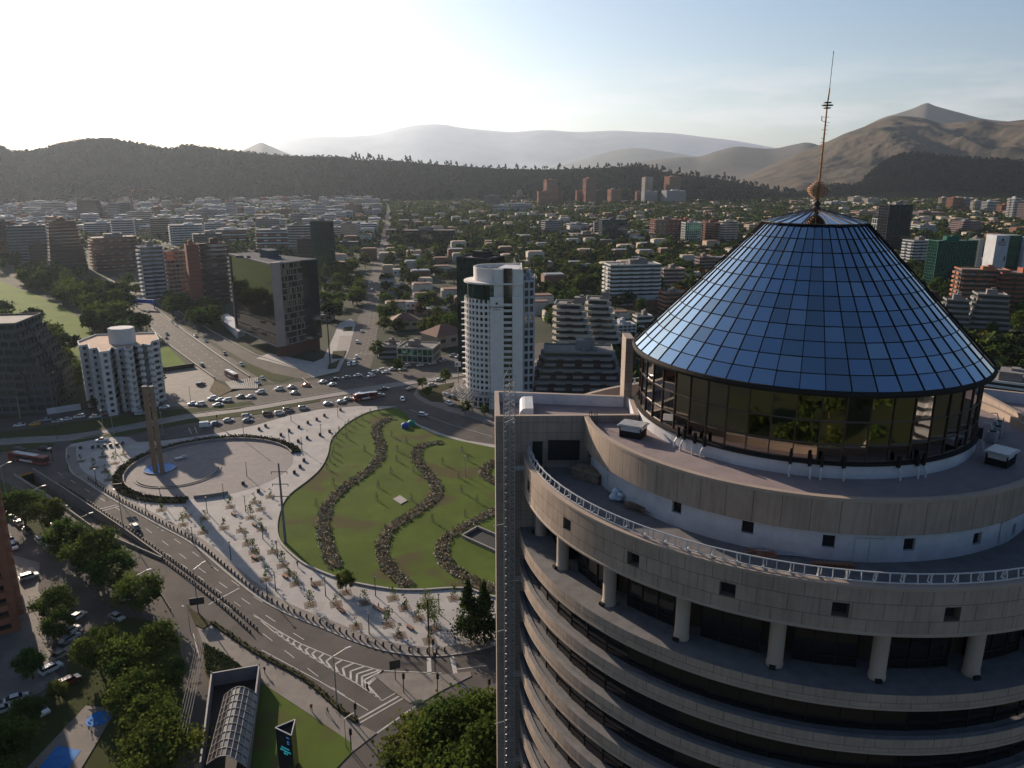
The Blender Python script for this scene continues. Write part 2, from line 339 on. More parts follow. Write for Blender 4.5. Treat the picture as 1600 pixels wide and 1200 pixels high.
def pol(R, a, z): return (R * math.cos(a), R * math.sin(a), z)
# cone: rim R 19.4 z 80.1, ring R 5.55 z 94.3
mb = MB(); fr = MB(); NR = 11
def cone_pt(t, a, o=0.0):
    R = 19.35 + (5.55 - 19.35) * t; z = 80.1 + 14.2 * t; return Vector((R * math.cos(a) + o * .7 * math.cos(a), R * math.sin(a) + o * .7 * math.sin(a), z + o * .7))
rr = random.Random(3)
for k in range(NS):
    a, b = 2 * math.pi * k / NS, 2 * math.pi * (k + 1) / NS
    for j in range(NR):
        t0, t1 = j / NR, (j + 1) / NR
        q = [cone_pt(t0, a), cone_pt(t0, b), cone_pt(t1, b), cone_pt(t1, a)]
        tx, ty = rr.gauss(0, .007), rr.gauss(0, .007); c = sum(q, Vector()) / 4
        nrm = (q[1] - q[0]).cross(q[3] - q[0]).normalized(); e1_ = (q[1] - q[0]).normalized(); e2_ = nrm.cross(e1_)
        q = [p + nrm * (tx * (p - c).dot(e1_) + ty * (p - c).dot(e2_)) for p in q]
        mb.face(q)
    for j in range(NR): fr.beam(cone_pt(j / NR, a, .03), cone_pt((j + 1) / NR, a, .03), .085, .1)
for j in range(1, NR):
    for k in range(NS):
        a, b = 2 * math.pi * k / NS, 2 * math.pi * (k + 1) / NS
        fr.beam(cone_pt(j / NR, a, .02), cone_pt(j / NR, b, .02), .06, .08)
cone = tpart(mb, 'cone_roof', m_cone); tpart(fr, 'roof_frame', m_dark, cone)
mb = MB(); fr = MB()
NC = 26
for k in range(NC):
    a, b = 2 * math.pi * k / NC, 2 * math.pi * (k + 1) / NC
    mb.face([pol(5.7, a, 94.45), pol(5.7, b, 94.45), pol(.45, b, 95.75), pol(.45, a, 95.75)])
    fr.beam(pol(5.7, a, 94.5), pol(.5, a, 95.8), .06, .07)
    fr.beam(pol(5.72, a, 94.45), pol(5.72, b, 94.45), .1, .1)
cap = tpart(mb, 'cap_roof', m_cone); tpart(fr, 'roof_frame', m_bronze, cap)
mb = MB(); mb.lathe([(19.0, 79.55), (19.55, 79.6), (19.62, 79.85), (19.5, 80.15), (19.3, 80.16)], n=104); tpart(mb, 'eaves_gutter', m_dark)
mb = MB(); mb.lathe([(18.4, 79.6), (19.3, 79.6)], n=104); tpart(mb, 'soffit', m_bronze)
# spire
sp = empty('spire', (0, 0, 95.7)); sp.parent = tw; sp.scale = (.82, .82, .79)
mb = MB(); mb.lathe([(.55, 0), (.6, .25), (.35, .5), (.5, .9), (.2, 1.25), (.2, 1.6)], n=12); mb.build('pedestal', m_bronze, sp)
mb = MB()
for z, r in ((1.45, .5), (1.7, .78), (1.95, 1.05), (2.2, 1.25), (2.45, 1.42), (2.7, 1.5), (2.95, 1.4), (3.2, 1.15), (3.45, .85), (3.7, .55)):
    mb.lathe([(.1, z - .02), (r, z), (r, z + .13), (.1, z + .15)], n=20)
mb.build('disc_finial', m_copper, sp)
mb = MB(); mb.tube((0, 0, 1.5), (0, 0, 14.6), .17, 8, r1=.10)
for k in range(16):
    z = 4.1 + k * .55; s_ = .38 if k % 2 else -.38; mb.beam((0, 0, z), (s_, .05, z), .05, .05)
    if k > 6 and k % 3 == 0: mb.beam((-.45, 0, z), (.45, 0, z), .05, .05)
mb.beam((-.6, 0, 11.9), (.6, 0, 11.6), .05, .05); mb.tube((-.55, 0, 11.9), (-.55, 0, 12.5), .07, 6)
mb.build('mast', m_copper, sp)
mb = MB()
for z, r in ((13.45, .48), (13.8, .75), (14.15, .5)): mb.lathe([(.1, z), (r, z), (r, z + .14), (.1, z + .14)], n=14)
mb.build('dish_ring', m_bronze, sp)
mb = MB(); mb.tube((0, 0, 14.5), (.08, 0, 16.1), .13, 6, r1=.09); mb.tube((.08, 0, 16.1), (.1, 0, 20.5), .04, 5); mb.tube((.1, 0, 20.4), (.1, 0, 20.7), .07, 6); mb.build('lightning_rod', m_bronze, sp)
# drum
mb = MB(); fr = MB()
for k in range(NS):
    a, b = 2 * math.pi * k / NS, 2 * math.pi * (k + 1) / NS
    for z0, z1 in ((72.9, 74.6), (74.6, 76.9), (76.9, 79.6)):
        q = [Vector(pol(18.5, a, z0)), Vector(pol(18.5, b, z0)), Vector(pol(18.5, b, z1)), Vector(pol(18.5, a, z1))]
        c = sum(q, Vector()) / 4; tx, ty = rr.gauss(0, .006), rr.gauss(0, .006); nrm = (q[1] - q[0]).cross(q[3] - q[0]).normalized(); e1_ = (q[1] - q[0]).normalized()
        mb.face([p + nrm * (tx * (p - c).dot(e1_) + ty * (p.z - c.z)) for p in q])
    fr.box(pol(18.55, a, 76.3), (.16, .12, 6.7), a)
    for z in (72.95, 74.6, 76.9, 79.5): fr.beam(pol(18.56, a, z), pol(18.56, b, z), .12, .12)
dg = tpart(mb, 'drum_glass', m_drum); tpart(fr, 'mullion_frame', m_bronze, dg)
mb = MB(); mb.lathe([(18.7, 72.6), (18.95, 72.6), (18.95, 72.85), (18.4, 72.95)], n=104); tpart(mb, 'drum_sill', m_dark)
mb = MB(); mb.lathe([(18.75, 71.0), (18.75, 72.6), (18.4, 72.62)], n=104); tpart(mb, 'base_wall', m_lav)
# upper terrace
mb = MB(); mb.lathe([(18.7, 71.25), (24.95, 71.25)], n=120, a0=math.radians(183), a1=math.radians(360 + 98)); tpart(mb, 'upper_terrace_floor', m_floor)
mb = MB(); mb.lathe([(24.9, 68.6), (25.4, 68.6), (25.4, 71.9)], n=144, mi=0, a0=math.radians(183), a1=math.radians(360 + 95)); up = tpart(mb, 'upper_fascia', m_stonef)
mb = MB(); mb.lathe([(25.45, 71.75), (25.45, 72.05), (24.85, 72.05), (24.85, 71.2)], n=144, a0=math.radians(182.5), a1=math.radians(360 + 96)); tpart(mb, 'coping', m_stone2)
def wall_ring(name, R, z0, z1, m, holes, n=240, parent=tw, depth=.5, mr=None):
    """holes: (angle, half angle, z0, z1). real openings with reveals"""
    mb = MB(); cuts = set([2 * math.pi * k / n for k in range(n + 1)])
    for a, h, _, _ in holes: cuts |= {(a - h) % (2 * math.pi), (a + h) % (2 * math.pi)}
    cuts = sorted(cuts)
    for a, b in zip(cuts, cuts[1:]):
        if b - a < 1e-6: continue
        mid = (a + b) / 2; hh = [h for h in holes if abs((mid - h[0] + math.pi) % (2 * math.pi) - math.pi) < h[1]]
        segs = [(z0, z1)]
        for h in hh: segs = [(z0, h[2]), (h[3], z1)]
        for s0, s1 in segs:
            if s1 - s0 < .01: continue
            mb.face([pol(R, a, s0), pol(R, b, s0), pol(R, b, s1), pol(R, a, s1)], 0, [(a * R, s0), (b * R, s0), (b * R, s1), (a * R, s1)])
    for a, h, s0, s1 in holes:
        R2 = R - depth
        mb.face([pol(R, a - h, s0), pol(R, a - h, s1), pol(R2, a - h, s1), pol(R2, a - h, s0)])
        mb.face([pol(R, a + h, s1), pol(R, a + h, s0), pol(R2, a + h, s0), pol(R2, a + h, s1)])
        mb.face([pol(R, a - h, s0), pol(R2, a - h, s0), pol(R2, a + h, s0), pol(R, a + h, s0)])
        mb.face([pol(R, a + h, s1), pol(R2, a + h, s1), pol(R2, a - h, s1), pol(R, a - h, s1)])
    return tpart(mb, name, m, parent)
def hit_ang(u, v, R):            # angle on the cylinder R about the tower axis seen at (u, v)
    r = ray(u, v); a = r.x ** 2 + r.y ** 2; b = -2 * (r.x * TX + r.y * TY); c = TX * TX + TY * TY - R * R
    D = b * b - 4 * a * c; t = (-b - math.sqrt(max(0, D))) / (2 * a); return math.atan2(r.y * t - TY, r.x * t - TX) % (2 * math.pi), H0 + r.z * t
WH = []; 
for (u, v) in ((921, 718), (1057, 793), (1168, 824), (1295, 846), (1421, 851), (1527, 842), (1583, 828)):
    a, z = hit_ang(u, v, 24.7); WH.append((a, .55 / 24.7, z - .62, z + .62))
for k in range(5): WH.append(((a + .34 * (k + 1)) % (2 * math.pi), .55 / 24.7, 66.4, 67.6))
ww = wall_ring('terrace_wall', 24.7, 65.55, 68.6, m_lav, WH)
for a, h, s0, s1 in WH:
    mb = MB(); mb.face([pol(24.35, a - h, s0), pol(24.35, a + h, s0), pol(24.35, a + h, s1), pol(24.35, a - h, s1)])
    for k in range(5): z = s0 + (k + .5) * (s1 - s0) / 5; mb.beam(pol(24.4, a - h, z), pol(24.4, a + h, z), .06, .05)
    tpart(mb, 'window', m_black, ww)
for (u, v, wd) in ((945, 742, 1.6), (1356, 868, 2.6), (1568, 850, 2.4)):
    a, z = hit_ang(u, v, 24.7); h = wd / 2 / 24.7
    mb = MB(); n_ = 2
    for k in range(n_):
        a0, a1 = a - h + 2 * h * k / n_ + .001, a - h + 2 * h * (k + 1) / n_ - .001
        mb.face([pol(24.76, a0, 65.6), pol(24.76, a1, 65.6), pol(24.76, a1, 67.9), pol(24.76, a0, 67.9)])
    mb.beam(pol(24.78, a - h, 67.95), pol(24.78, a + h, 67.95), .08, .08); mb.tube(pol(24.76, a - .004, 66.7), pol(24.85, a - .004, 66.7), .05, 5)
    tpart(mb, 'door', m_whitep, ww)
# lower terrace and the top facade band
mb = MB(); mb.lathe([(24.6, 65.6), (32.3, 65.6)], n=144); tpart(mb, 'lower_terrace_floor', m_ledge)
FH = []
OA = []
for (u, v) in ((826, 747), (886, 801), (990, 854), (1138, 904), (1315, 939), (1491, 946)):
    a, z = hit_ang(u, v, 32.6); OA.append(a); FH.append((a, .68 / 32.6, 64.55, 65.85))
step = (OA[5] - OA[2]) / 3
for k in range(1, 12): FH.append(((OA[5] + step * k) % (2 * math.pi), .68 / 32.6, 64.55, 65.85))
fb = wall_ring('facade_band', 32.6, 63.1, 67.45, m_stone, FH, n=360, depth=.9)
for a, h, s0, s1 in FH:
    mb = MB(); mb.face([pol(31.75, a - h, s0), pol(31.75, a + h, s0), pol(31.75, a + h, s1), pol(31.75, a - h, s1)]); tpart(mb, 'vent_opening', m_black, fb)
mb = MB(); mb.lathe([(32.62, 67.3), (32.68, 67.3), (32.68, 67.55), (31.9, 67.6), (31.9, 65.5)], n=144); tpart(mb, 'coping', m_stone2)
mb = MB(); mb.lathe([(32.62, 63.1), (32.66, 63.1), (32.66, 63.3), (32.6, 63.35)], n=144); mb.lathe([(27.9, 63.1), (32.64, 63.1)], n=144); tpart(mb, 'soffit', m_stone2)
# white ladder-like railing with brackets
mb = MB(); NP = 184
for k in range(NP):
    a, b = 2 * math.pi * k / NP, 2 * math.pi * (k + 1) / NP
    if 2.05 < a < 3.1: continue
    mb.beam(pol(32.0, a, 68.55), pol(32.0, b, 68.55), .09, .09); mb.beam(pol(32.15, a, 67.75), pol(32.15, b, 67.75), .08, .08)
    mb.beam(pol(32.15, a, 67.7), pol(32.0, a, 68.55), .08, .08)
    if k % 2 == 0:
        mb.beam(pol(31.55, a, 67.66), pol(31.75, a, 68.45), .07, .07); mb.beam(pol(31.55, a, 67.68), pol(32.15, a, 67.68), .16, .07); mb.beam(pol(31.75, a, 68.42), pol(32.0, a, 68.5), .07, .07)
        mb.beam(pol(31.55, a + .008, 67.66), pol(31.75, a + .008, 68.45), .07, .07)
tpart(mb, 'railing', m_whitep)
# tall storey with columns
ZF, ZB = 63.1, 57.8
CA0, _ = hit_ang(1215, 990, 30.6); cstep = step
mbg = MB(); mbf = MB()
bays = []
for k in range(22):
    a = (CA0 + cstep * (k - 6)) % (2 * math.pi)
    mb = MB(); mb.lathe([(.74, ZB), (.74, ZB + .35), (.68, ZB + .4), (.68, ZF)], 30.6 * math.cos(a), 30.6 * math.sin(a), n=16)
    o = tpart(mb, 'column', m_stone2, smooth=True)
    mb = MB(); mb.box((31.5 * math.cos(a - .005), 31.5 * math.sin(a - .005), ZB + .2), (.3, .55, .3), a); mb.tube(pol(31.5, a, ZB), pol(31.5, a, ZB + .2), .05, 5)
    tpart(mb, 'floodlight', m_dark, o)
    bc = a + cstep / 2; hw = cstep * .33
    mbg = MB(); mbf = MB(); 
    for i in range(3):
        a0, a1 = bc - hw + 2 * hw * i / 3, bc - hw + 2 * hw * (i + 1) / 3
        t_ = rr.gauss(0, .02); mbg.face([pol(29.35 + t_, a0, ZB), pol(29.35 - t_, a1, ZB), pol(29.35 - t_ + rr.gauss(0, .03), a1, ZF), pol(29.35 + t_, a0, ZF)])
        mbf.box(pol(29.4, a0, (ZB + ZF) / 2), (.12, .1, ZF - ZB), a0)
    mbf.box(pol(29.4, a1, (ZB + ZF) / 2), (.12, .1, ZF - ZB), a1)
    for z in (ZB + .1, ZB + .9, ZF - .7): mbf.beam(pol(29.42, bc - hw, z), pol(29.42, bc, z), .09, .09); mbf.beam(pol(29.42, bc, z), pol(29.42, bc + hw, z), .09, .09)
    for e in (bc - hw, bc + hw): mbg.face([pol(29.35, e, ZB), pol(28, e, ZB), pol(28, e, ZF), pol(29.35, e, ZF)])
    o = tpart(mbg, 'window', m_win); tpart(mbf, 'window_frame', m_dark, o)
mb = MB(); mb.lathe([(28.0, ZB), (28.0, ZF)], n=72); tpart(mb, 'recess_wall', m_bronze)
# ordinary storeys
for k in range(14):
    zt = 57.8 - 4.42 * k
    if zt < 3: break
    zb = zt - 1.5
    mb = MB(); n = 150; Rg = 31.85
    if k == 0:
        mb.lathe([(31.0, zb), (33.0, zb), (33.0, zt)], n=n); mb.lathe([(33.0, zt), (27.9, zt)], n=n, mi=1)
    else:
        mb.lathe([(31.7, zb), (33.0, zb), (33.0, zt)], n=n); mb.lathe([(33.0, zt), (32.55, zt + .06), (32.5, zt - .1), (31.7, zt - .1)], n=n, mi=1)
    sp_ = tpart(mb, 'spandrel', [m_stone, m_ledge])
    mb = MB(); mb.lathe([(33.02, zb), (33.06, zb), (33.06, zb + .22), (33.02, zb + .22)], n=n); tpart(mb, 'drip_moulding', m_stone2, sp_)
    mb = MB(); fr = MB(); z0 = zt - 4.42
    NW = 72
    for i in range(NW):
        a, b = 2 * math.pi * i / NW, 2 * math.pi * (i + 1) / NW
        t_, s_ = rr.gauss(0, .015), rr.gauss(0, .015)
        mb.face([pol(Rg + t_, a, z0), pol(Rg - t_, b, z0), pol(Rg - t_ + s_, b, zb), pol(Rg + t_ + s_, a, zb)])
        if i % 1 == 0: fr.box(pol(Rg + .03, a, (z0 + zb) / 2), (.1, .07, zb - z0), a)
    o = tpart(mb, 'window_band', m_win); tpart(fr, 'window_frame', m_dark, o)
# the flat core slab at the left
def core(P, top=72.1, name='core_slab', alc=True):
    """P: four plan corners, world x y"""
    Q = [(x - TX, y - TY) for x, y in P]
    mb = MB(); mb.prism(Q, 0, top, 0, top=False)
    o = tpart(mb, name, m_slab)
    c = (sum(q[0] for q in Q) / 4, sum(q[1] for q in Q) / 4)
    def ins(d):
        out = []
        for i in range(4):
            p = Vector(Q[i]); a = (Vector(Q[i - 1]) - p).normalized(); b = (Vector(Q[(i + 1) % 4]) - p).normalized(); out.append(tuple(p + (a + b) * d))
        return out
    I = ins(.55); mb = MB()
    for i in range(4):
        j = (i + 1) % 4
        mb.face([(*Q[i], top), (*Q[j], top), (*I[j], top), (*I[i], top)], 0)
        mb.face([(*I[j], top - 1.4), (*I[i], top - 1.4), (*I[i], top), (*I[j], top)], 1)
    mb.flat(I, top - 1.4, 2)
    tpart(mb, 'roof_parapet', [m_stone2, m_lav, m_floor], o)
    return o
cs = core([(-1.95, 85.9), (15.0, 86.3), (15.4, 94.3), (-2.3, 96.7)])
# sunlit edge mouldings, dark openings of the alcove in the slab face
def on_face(y, x0, x1, z0, z1, name, m, par, d=.05):
    mb = MB(); mb.box(((x0 + x1) / 2 - TX, y - TY, (z0 + z1) / 2), (x1 - x0, d, z1 - z0)); return tpart(mb, name, m, par)
A = lambda u, v, z: G(u, v, z)
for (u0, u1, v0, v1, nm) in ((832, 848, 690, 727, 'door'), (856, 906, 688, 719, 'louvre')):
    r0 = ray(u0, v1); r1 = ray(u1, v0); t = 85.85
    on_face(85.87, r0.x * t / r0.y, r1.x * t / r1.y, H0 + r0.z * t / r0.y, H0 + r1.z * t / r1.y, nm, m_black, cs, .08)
mb = MB(); mb.box((14.75 - TX, 95.6 - TY, 74.4), (1.0, 3.5, 10.6)); tpart(mb, 'stair_wall', m_slab)
# mirrored slab with sunlit parapet at the far right
core([(59.0, 83.0), (78.0, 74.0), (84.0, 84.0), (60.0, 97.0)], top=72.6, name='core_slab')
# curved air duct on the slab roof
mb = MB(); 
pts = [(-.1, 0), (0.0, .9), (.25, 1.25), (.6, 1.35), (1.6, 1.35)]
for (x0, z0), (x1, z1) in zip(pts, pts[1:]):
    mb.face([(x0, -2.6, z0), (x1, -2.6, z1), (x1, 2.6, z1), (x0, 2.6, z0)][::-1])
mb.face([(p[0], -2.6, p[1]) for p in pts] + [(1.6, -2.6, 0)]); mb.face(([(p[0], 2.6, p[1]) for p in pts] + [(1.6, 2.6, 0)])[::-1]); mb.face([(1.6, -2.6, 0), (1.6, 2.6, 0), (1.6, 2.6, 1.35), (1.6, -2.6, 1.35)])
o = mb.build('air_duct', m_whitep, None, loc=(1.0, 91.6, 70.72)); tag(o, 'white curved sheet metal air duct on the flat roof beside the lattice mast', 'air duct')
for x in (2.6, 6.2, 9.0):
    pass
# ladder with cage down to the lower terrace
mb = MB()
for x in (-.35, .35):
    mb.tube((x, 0, 0), (x, 0, 7.4), .04, 5); mb.tube((x, -.75, 1.8), (x, -.75, 7.4), .03, 5)
for k in range(18): mb.tube((-.35, 0, .4 * k + .2), (.35, 0, .4 * k + .2), .025, 5)
for k in range(6):
    z = 2 + k * 1.05; mb.beam((-.35, 0, z), (-.35, -.75, z), .04, .04); mb.beam((.35, 0, z), (.35, -.75, z), .04, .04); mb.beam((-.35, -.75, z), (.35, -.75, z), .04, .04)
lad = mb.build('ladder', m_dark, tw, loc=(9.6 - TX, 85.1 - TY, 65.6), rz=-.5)
# roof hatches
def hatch(loc, rz, label):
    o = tag(empty('roof_hatch', loc, rz), label, 'roof hatch')
    mb = MB(); mb.box((0, 0, .35), (2.5, 2.0, .7)); mb.build('plinth', m_dark, o)
    mb = MB()
    for x in (-1.2, 1.2):
        for y in (-.95, .95): mb.box((x, y, .95), (.12, .12, .6))
    mb.build('frame', m_dark, o)
    mb = MB(); mb.box((0, 0, .95), (2.2, 1.7, .5)); mb.build('light_panel', m_lav, o)
    mb = MB(); mb.box((0, 0, 1.32), (3.0, 2.4, .12)); mb.box((0, 0, 1.43), (2.7, 2.1, .09)); mb.build('lid', m_steel, o)
    return o
p = G(990, 683, 71.3); hatch((p.x, p.y + .6, 71.27), -.5, 'white lidded roof hatch on the upper terrace near the left end of the cone building')
p = G(1562, 728, 71.3); hatch((p.x + .5, p.y + .8, 71.27), .7, 'dark sided roof hatch on the upper terrace at the right edge of the photo')
# floodlight posts on the white base wall
m_fl = m_dark
fk = None
for i, (u, v, lb) in enumerate(((1055, 706, 'first'), (1065, 709, 'second'), (1083, 714, 'third'), (1096, 719, 'fourth'), (1232, 748, 'fifth'), (1264, 753, 'sixth'), (1280, 755, 'seventh'), (1316, 758, 'eighth'), (1403, 758, 'ninth'), (1430, 757, 'tenth'), (1441, 756, 'eleventh'), (1526, 735, 'last'))):
    a, z = hit_ang(u, v, 19.2)
    if fk is None:
        fk = empty('floodlight', (0, 0, 0)); mb = MB(); mb.tube((0, 0, 0), (0, 0, .75), .11, 8); mb.beam((0, 0, .72), (0, -.35, 1.25), .14, .14); mb.build('bracket', m_whitep, fk)
        mb = MB(); mb.box((0, -.42, 1.75), (.3, .26, 1.15)); mb.box((0, -.28, 1.75), (.22, .08, 1.3)); mb.build('lamp_head', m_dark, fk)
    place(fk, (TX + 19.4 * math.cos(a), TY + 19.4 * math.sin(a), 71.26), a - math.pi / 2 + .2 * (i % 3 - 1), USED, 'dark floodlight on white stub post under the cone, %s counted from the left' % lb, 'floodlight', 'floodlights along the white base wall')
# air conditioning cluster on the right
for i, (dx, dy, lb) in enumerate(((0, 0, 'nearest'), (1.6, 1.7, 'middle'), (2.9, 3.6, 'farthest'))):
    p = G(1549, 690, 71.3); o = tag(empty('air_conditioner', (p.x + dx, p.y + dy, 71.27), .6), 'grey air conditioning unit with pipes at the right of the cone drum, %s of three' % lb, 'air conditioner', 'air conditioners on the upper terrace')
    mb = MB(); mb.box((0, 0, .6), (1.0, .8, 1.2)); mb.build('cabinet', m_steel, o)
    mb = MB(); mb.lathe([(.02, 1.25), (.36, 1.25), (.36, 1.2)], n=14); mb.build('fan', m_dark, o)
    mb = MB(); mb.tube((.4, .2, 1.1), (.5, .6, 1.9), .06, 6); mb.tube((.5, .6, 1.9), (-.3, .9, 1.95), .06, 6); mb.tube((-.3, -.5, 0), (-.3, -.5, 1.8), .05, 6); mb.build('pipe', m_steel, o)
# things lying on the lower terrace
m_wood = mat('weathered_wood', (0.27, 0.19, 0.13), 0.85, scale=2, var=0.25); m_wood2 = mat('reddish_wood', (0.33, 0.16, 0.10), 0.8, scale=2, var=0.2)
m_bag = mat('plastic_bag', (0.55, 0.62, 0.68), 0.4, scale=2, var=0.2)
p = G(922, 752, 65.6); mb = MB(); r_ = random.Random(5)
mb.box((0, 0, .5), (3.8, 1.9, 1.0), 0); mb.box((0, 0, 1.06), (4.0, 2.1, .1), .03)
for k in range(4): mb.box((-.3 + .2 * k, -.5 + .3 * k, 1.16), (2.6, .16, .07), .1 * k)
tag(mb.build('timber_crate', m_wood, None, loc=(p.x, p.y + .8, 65.62), rz=-.75), 'long wooden crate covered with loose boards in the corner of the lower terrace', 'crate')
p = G(968, 783, 65.6)
mb = MB()
for k in range(7):
    x, y, s_ = r_.uniform(-.6, .6), r_.uniform(-.4, .4), r_.uniform(.35, .6); z = s_ * .6 + (.5 if k > 4 else 0)
    mb.lathe([(.05, z - s_ * .6), (s_ * .9, z - s_ * .35), (s_, z), (s_ * .7, z + s_ * .5), (.12, z + s_ * .75)], x, y, n=9)
tag(mb.build('bag_pile', m_bag, None, smooth=True, loc=(p.x, p.y + .3, 65.62)), 'heap of pale blue plastic bags against the white wall of the lower terrace', 'bags')
def planks(nm, u, v, n, L_, rz, m, label, cat, spread=.25):
    p = G(u, v, 65.6); mb = MB()
    for k in range(n):
        mb.box((r_.uniform(-.3, .3), r_.uniform(-.5, .5), .06 + .055 * (k // 2)), (L_ * r_.uniform(.7, 1), .14, .05), r_.uniform(-spread, spread))
    tag(mb.build(nm, m, None, loc=(p.x, p.y, 65.62), rz=rz), label, cat)
planks('plank_pile', 996, 797, 22, 3.2, -.6, m_wood, 'messy pile of scrap planks beside the blue bags on the lower terrace', 'planks')
planks('plank_pile', 1190, 866, 12, 2.6, -.2, m_wood2, 'short reddish boards behind the railing, left of the long pipe bundle', 'planks', .08)
planks('plank_pile', 1300, 886, 12, 4.0, -.1, m_wood2, 'reddish boards behind the railing left of the white double door', 'planks', .06)
p = G(1235, 868, 65.6); mb = MB()
for k in range(9): mb.tube((-2.8 + r_.uniform(-.4, .4), -.4 + .1 * k, .1 + .09 * (k % 3)), (2.8 + r_.uniform(-.4, .4), -.4 + .1 * k + r_.uniform(-.1, .1), .1 + .09 * (k % 3)), .07, 6)
tag(mb.build('pipe_bundle', m_steel, None, loc=(p.x, p.y + .3, 65.62), rz=-.12), 'long bundle of grey pipes lying along the white terrace wall', 'pipes')
p = G(1010, 765 + 20, 65.6)
# lattice mast in front of the slab
ms = tag(empty('lattice_mast', (-.3, 84.7, 0)), 'tall thin galvanised lattice mast running up the flat wall of the round tower', 'mast')
mb = MB(); c3 = [(-.62, -.4), (.62, -.4), (0, .6)]; top = 77.2
for x, y in c3: mb.tube((x, y, 0), (x, y, top), .06, 6)
z = 8.0; f_ = 0
while z < top - .5:
    for i in range(3):
        a, b = c3[i], c3[(i + 1) % 3]
        if f_ % 2: a, b = b, a
        mb.beam((*a, z), (*b, z + .55), .045, .045); mb.beam((*a, z), (*b, z), .04, .04)
    z += .55; f_ += 1
mb.build('lattice', m_steel, ms)
mb = MB()
for x, y in c3: mb.tube((x, y, top), (x * .3, y * .3, top + .8), .04, 5)
mb.tube((0, 0, top + .6), (0, 0, top + 1.6), .05, 5); mb.build('mast_head', m_steel, ms)
for z in (66.0, 51.5, 38.0, 25.0):
    mb = MB()
    for s_ in (-.25, .25): mb.tube((.6, -.3 + s_, z), (3.1, -.9 + s_, z + .35), .045, 5); mb.tube((.6, -.3 + s_, z + .3), (3.1, -.9 + s_, z + .65), .045, 5)
    for k in range(6): t = k / 5; mb.beam((.6 + 2.5 * t, -.55 - .6 * t, z + .35 * t), (.6 + 2.5 * t, -.05 - .6 * t, z + .3 + .35 * t), .035, .035)
    mb.build('stay_arm', m_whitep, ms)
    mb = MB(); mb.beam((-.5, -.3, z - 7), (-1.9, -.9, z - 7), .06, .06); mb.build('side_bracket', m_whitep, ms)
# ================================================================ ground, roads, plaza, park
m_asph = mat('asphalt', (0.105, 0.092, 0.084), 0.9, scale=0.12, var=0.2, detail=8, spec=0.15, bump=0.1, vor=(0.07, (0.075, 0.066, 0.062), 0.58))
m_pave = mat('paving', (0.38, 0.355, 0.335), 0.85, scale=0.15, var=0.10, detail=7, uvbrick=(3.2, 3.2, 0.05, 0.8, 0.0))
m_pave2 = mat('pavement', (0.21, 0.185, 0.165), 0.85, scale=0.2, var=0.14, detail=7, uvbrick=(2.0, 2.0, 0.04, 0.8, 0.0))
m_court = mat('court_paving', (0.215, 0.19, 0.185), 0.85, scale=0.2, var=0.08, detail=7, uvbrick=(1.5, 1.5, 0.04, 0.82))
m_busway = mat('busway', (0.23, 0.205, 0.19), 0.85, scale=0.2, var=0.12, detail=7)
m_kerb = mat('kerb', (0.34, 0.315, 0.29), 0.85, scale=1, var=0.1)
m_white = mat('white_marking', (0.45, 0.44, 0.42), 0.8, scale=0.8, var=0.16)
m_grass = mat('grass', (0.088, 0.122, 0.024), 0.95, scale=0.09, col2=(0.06, 0.084, 0.018), detail=10, spec=0.05, vor=(0.055, (0.08, 0.07, 0.032), 0.57), bump=0.3)
m_golf = mat('golf_grass', (0.12, 0.175, 0.02), 0.95, scale=0.05, col2=(0.08, 0.125, 0.018), detail=8, spec=0.05)
m_grassd = mat('median_grass', (0.05, 0.058, 0.022), 0.95, scale=0.15, col2=(0.045, 0.055, 0.02), detail=8, spec=0.05)
m_soil = mat('soil', (0.17, 0.13, 0.085), 0.95, scale=0.8, var=0.25, detail=8, spec=0.05)
m_conc = mat('concrete', (0.27, 0.24, 0.22), 0.85, scale=0.3, var=0.14, detail=8)
m_hedge = mat('hedge', (0.075, 0.07, 0.035), 0.95, scale=1.2, col2=(0.035, 0.035, 0.016), detail=8, spec=0.05)
m_pool = mat('pool_water', (0.008, 0.17, 0.50), 0.3, scale=0.6, var=0.15, spec=0.03)
TR = g2([(52, 735), (95, 762), (140, 792), (195, 829), (255, 873)]); TL = g2([(22, 744), (60, 768), (95, 791), (150, 831), (253, 876)])
hole = [Vector((x, y, 0)) for x, y in TR + TL[::-1]]
GR = g2([(353, 597), (371, 592), (402, 591), (402, 608), (363, 608.5)])
def flat_holes(outer, holes, z, m, name, kind='structure'):
    loops = [[Vector((x, y, 0)) for x, y in outer]] + [[Vector((p[0], p[1], 0)) for p in h] for h in holes]
    tr = tessellate_polygon(loops); P = [p for l_ in loops for p in l_]; mb = MB()
    for t in tr:
        q = [P[j] for j in t]
        if (q[1] - q[0]).cross(q[2] - q[0]).z < 0: q = q[::-1]
        mb.face([(p.x, p.y, z) for p in q], 0, [(p.x, p.y) for p in q])
    o = mb.build(name, m); o['kind'] = kind; return o
flat_holes([(-9000, -300), (9000, -300), (9000, 9000), (-9000, 9000)], [hole, GR], 0, m_ground, 'ground')
ASP = g2([(-260, 684), (0, 655), (130, 641), (250, 630), (300, 623), (340, 621), (360, 613), (400, 604), (440, 600), (490, 594), (530, 583), (567, 580), (600, 573), (640, 567), (690, 556), (740, 546), (850, 535)]) + g2([(850, 800), (900, 1250), (250, 1500), (-500, 1500), (-500, 1000)])
flat_holes(ASP, [hole, [Vector((x, y, 0)) for x, y in GR]], .03, m_asph, 'road')
def area(name, px, z, m, kind='structure', sm=False, pts=None):
    P = pts or g2(px)
    if sm: P = smooth_line(P, 5, True)
    mb = MB(); mb.prism(P, -.02, z); o = mb.build(name, m); o['kind'] = kind; return o
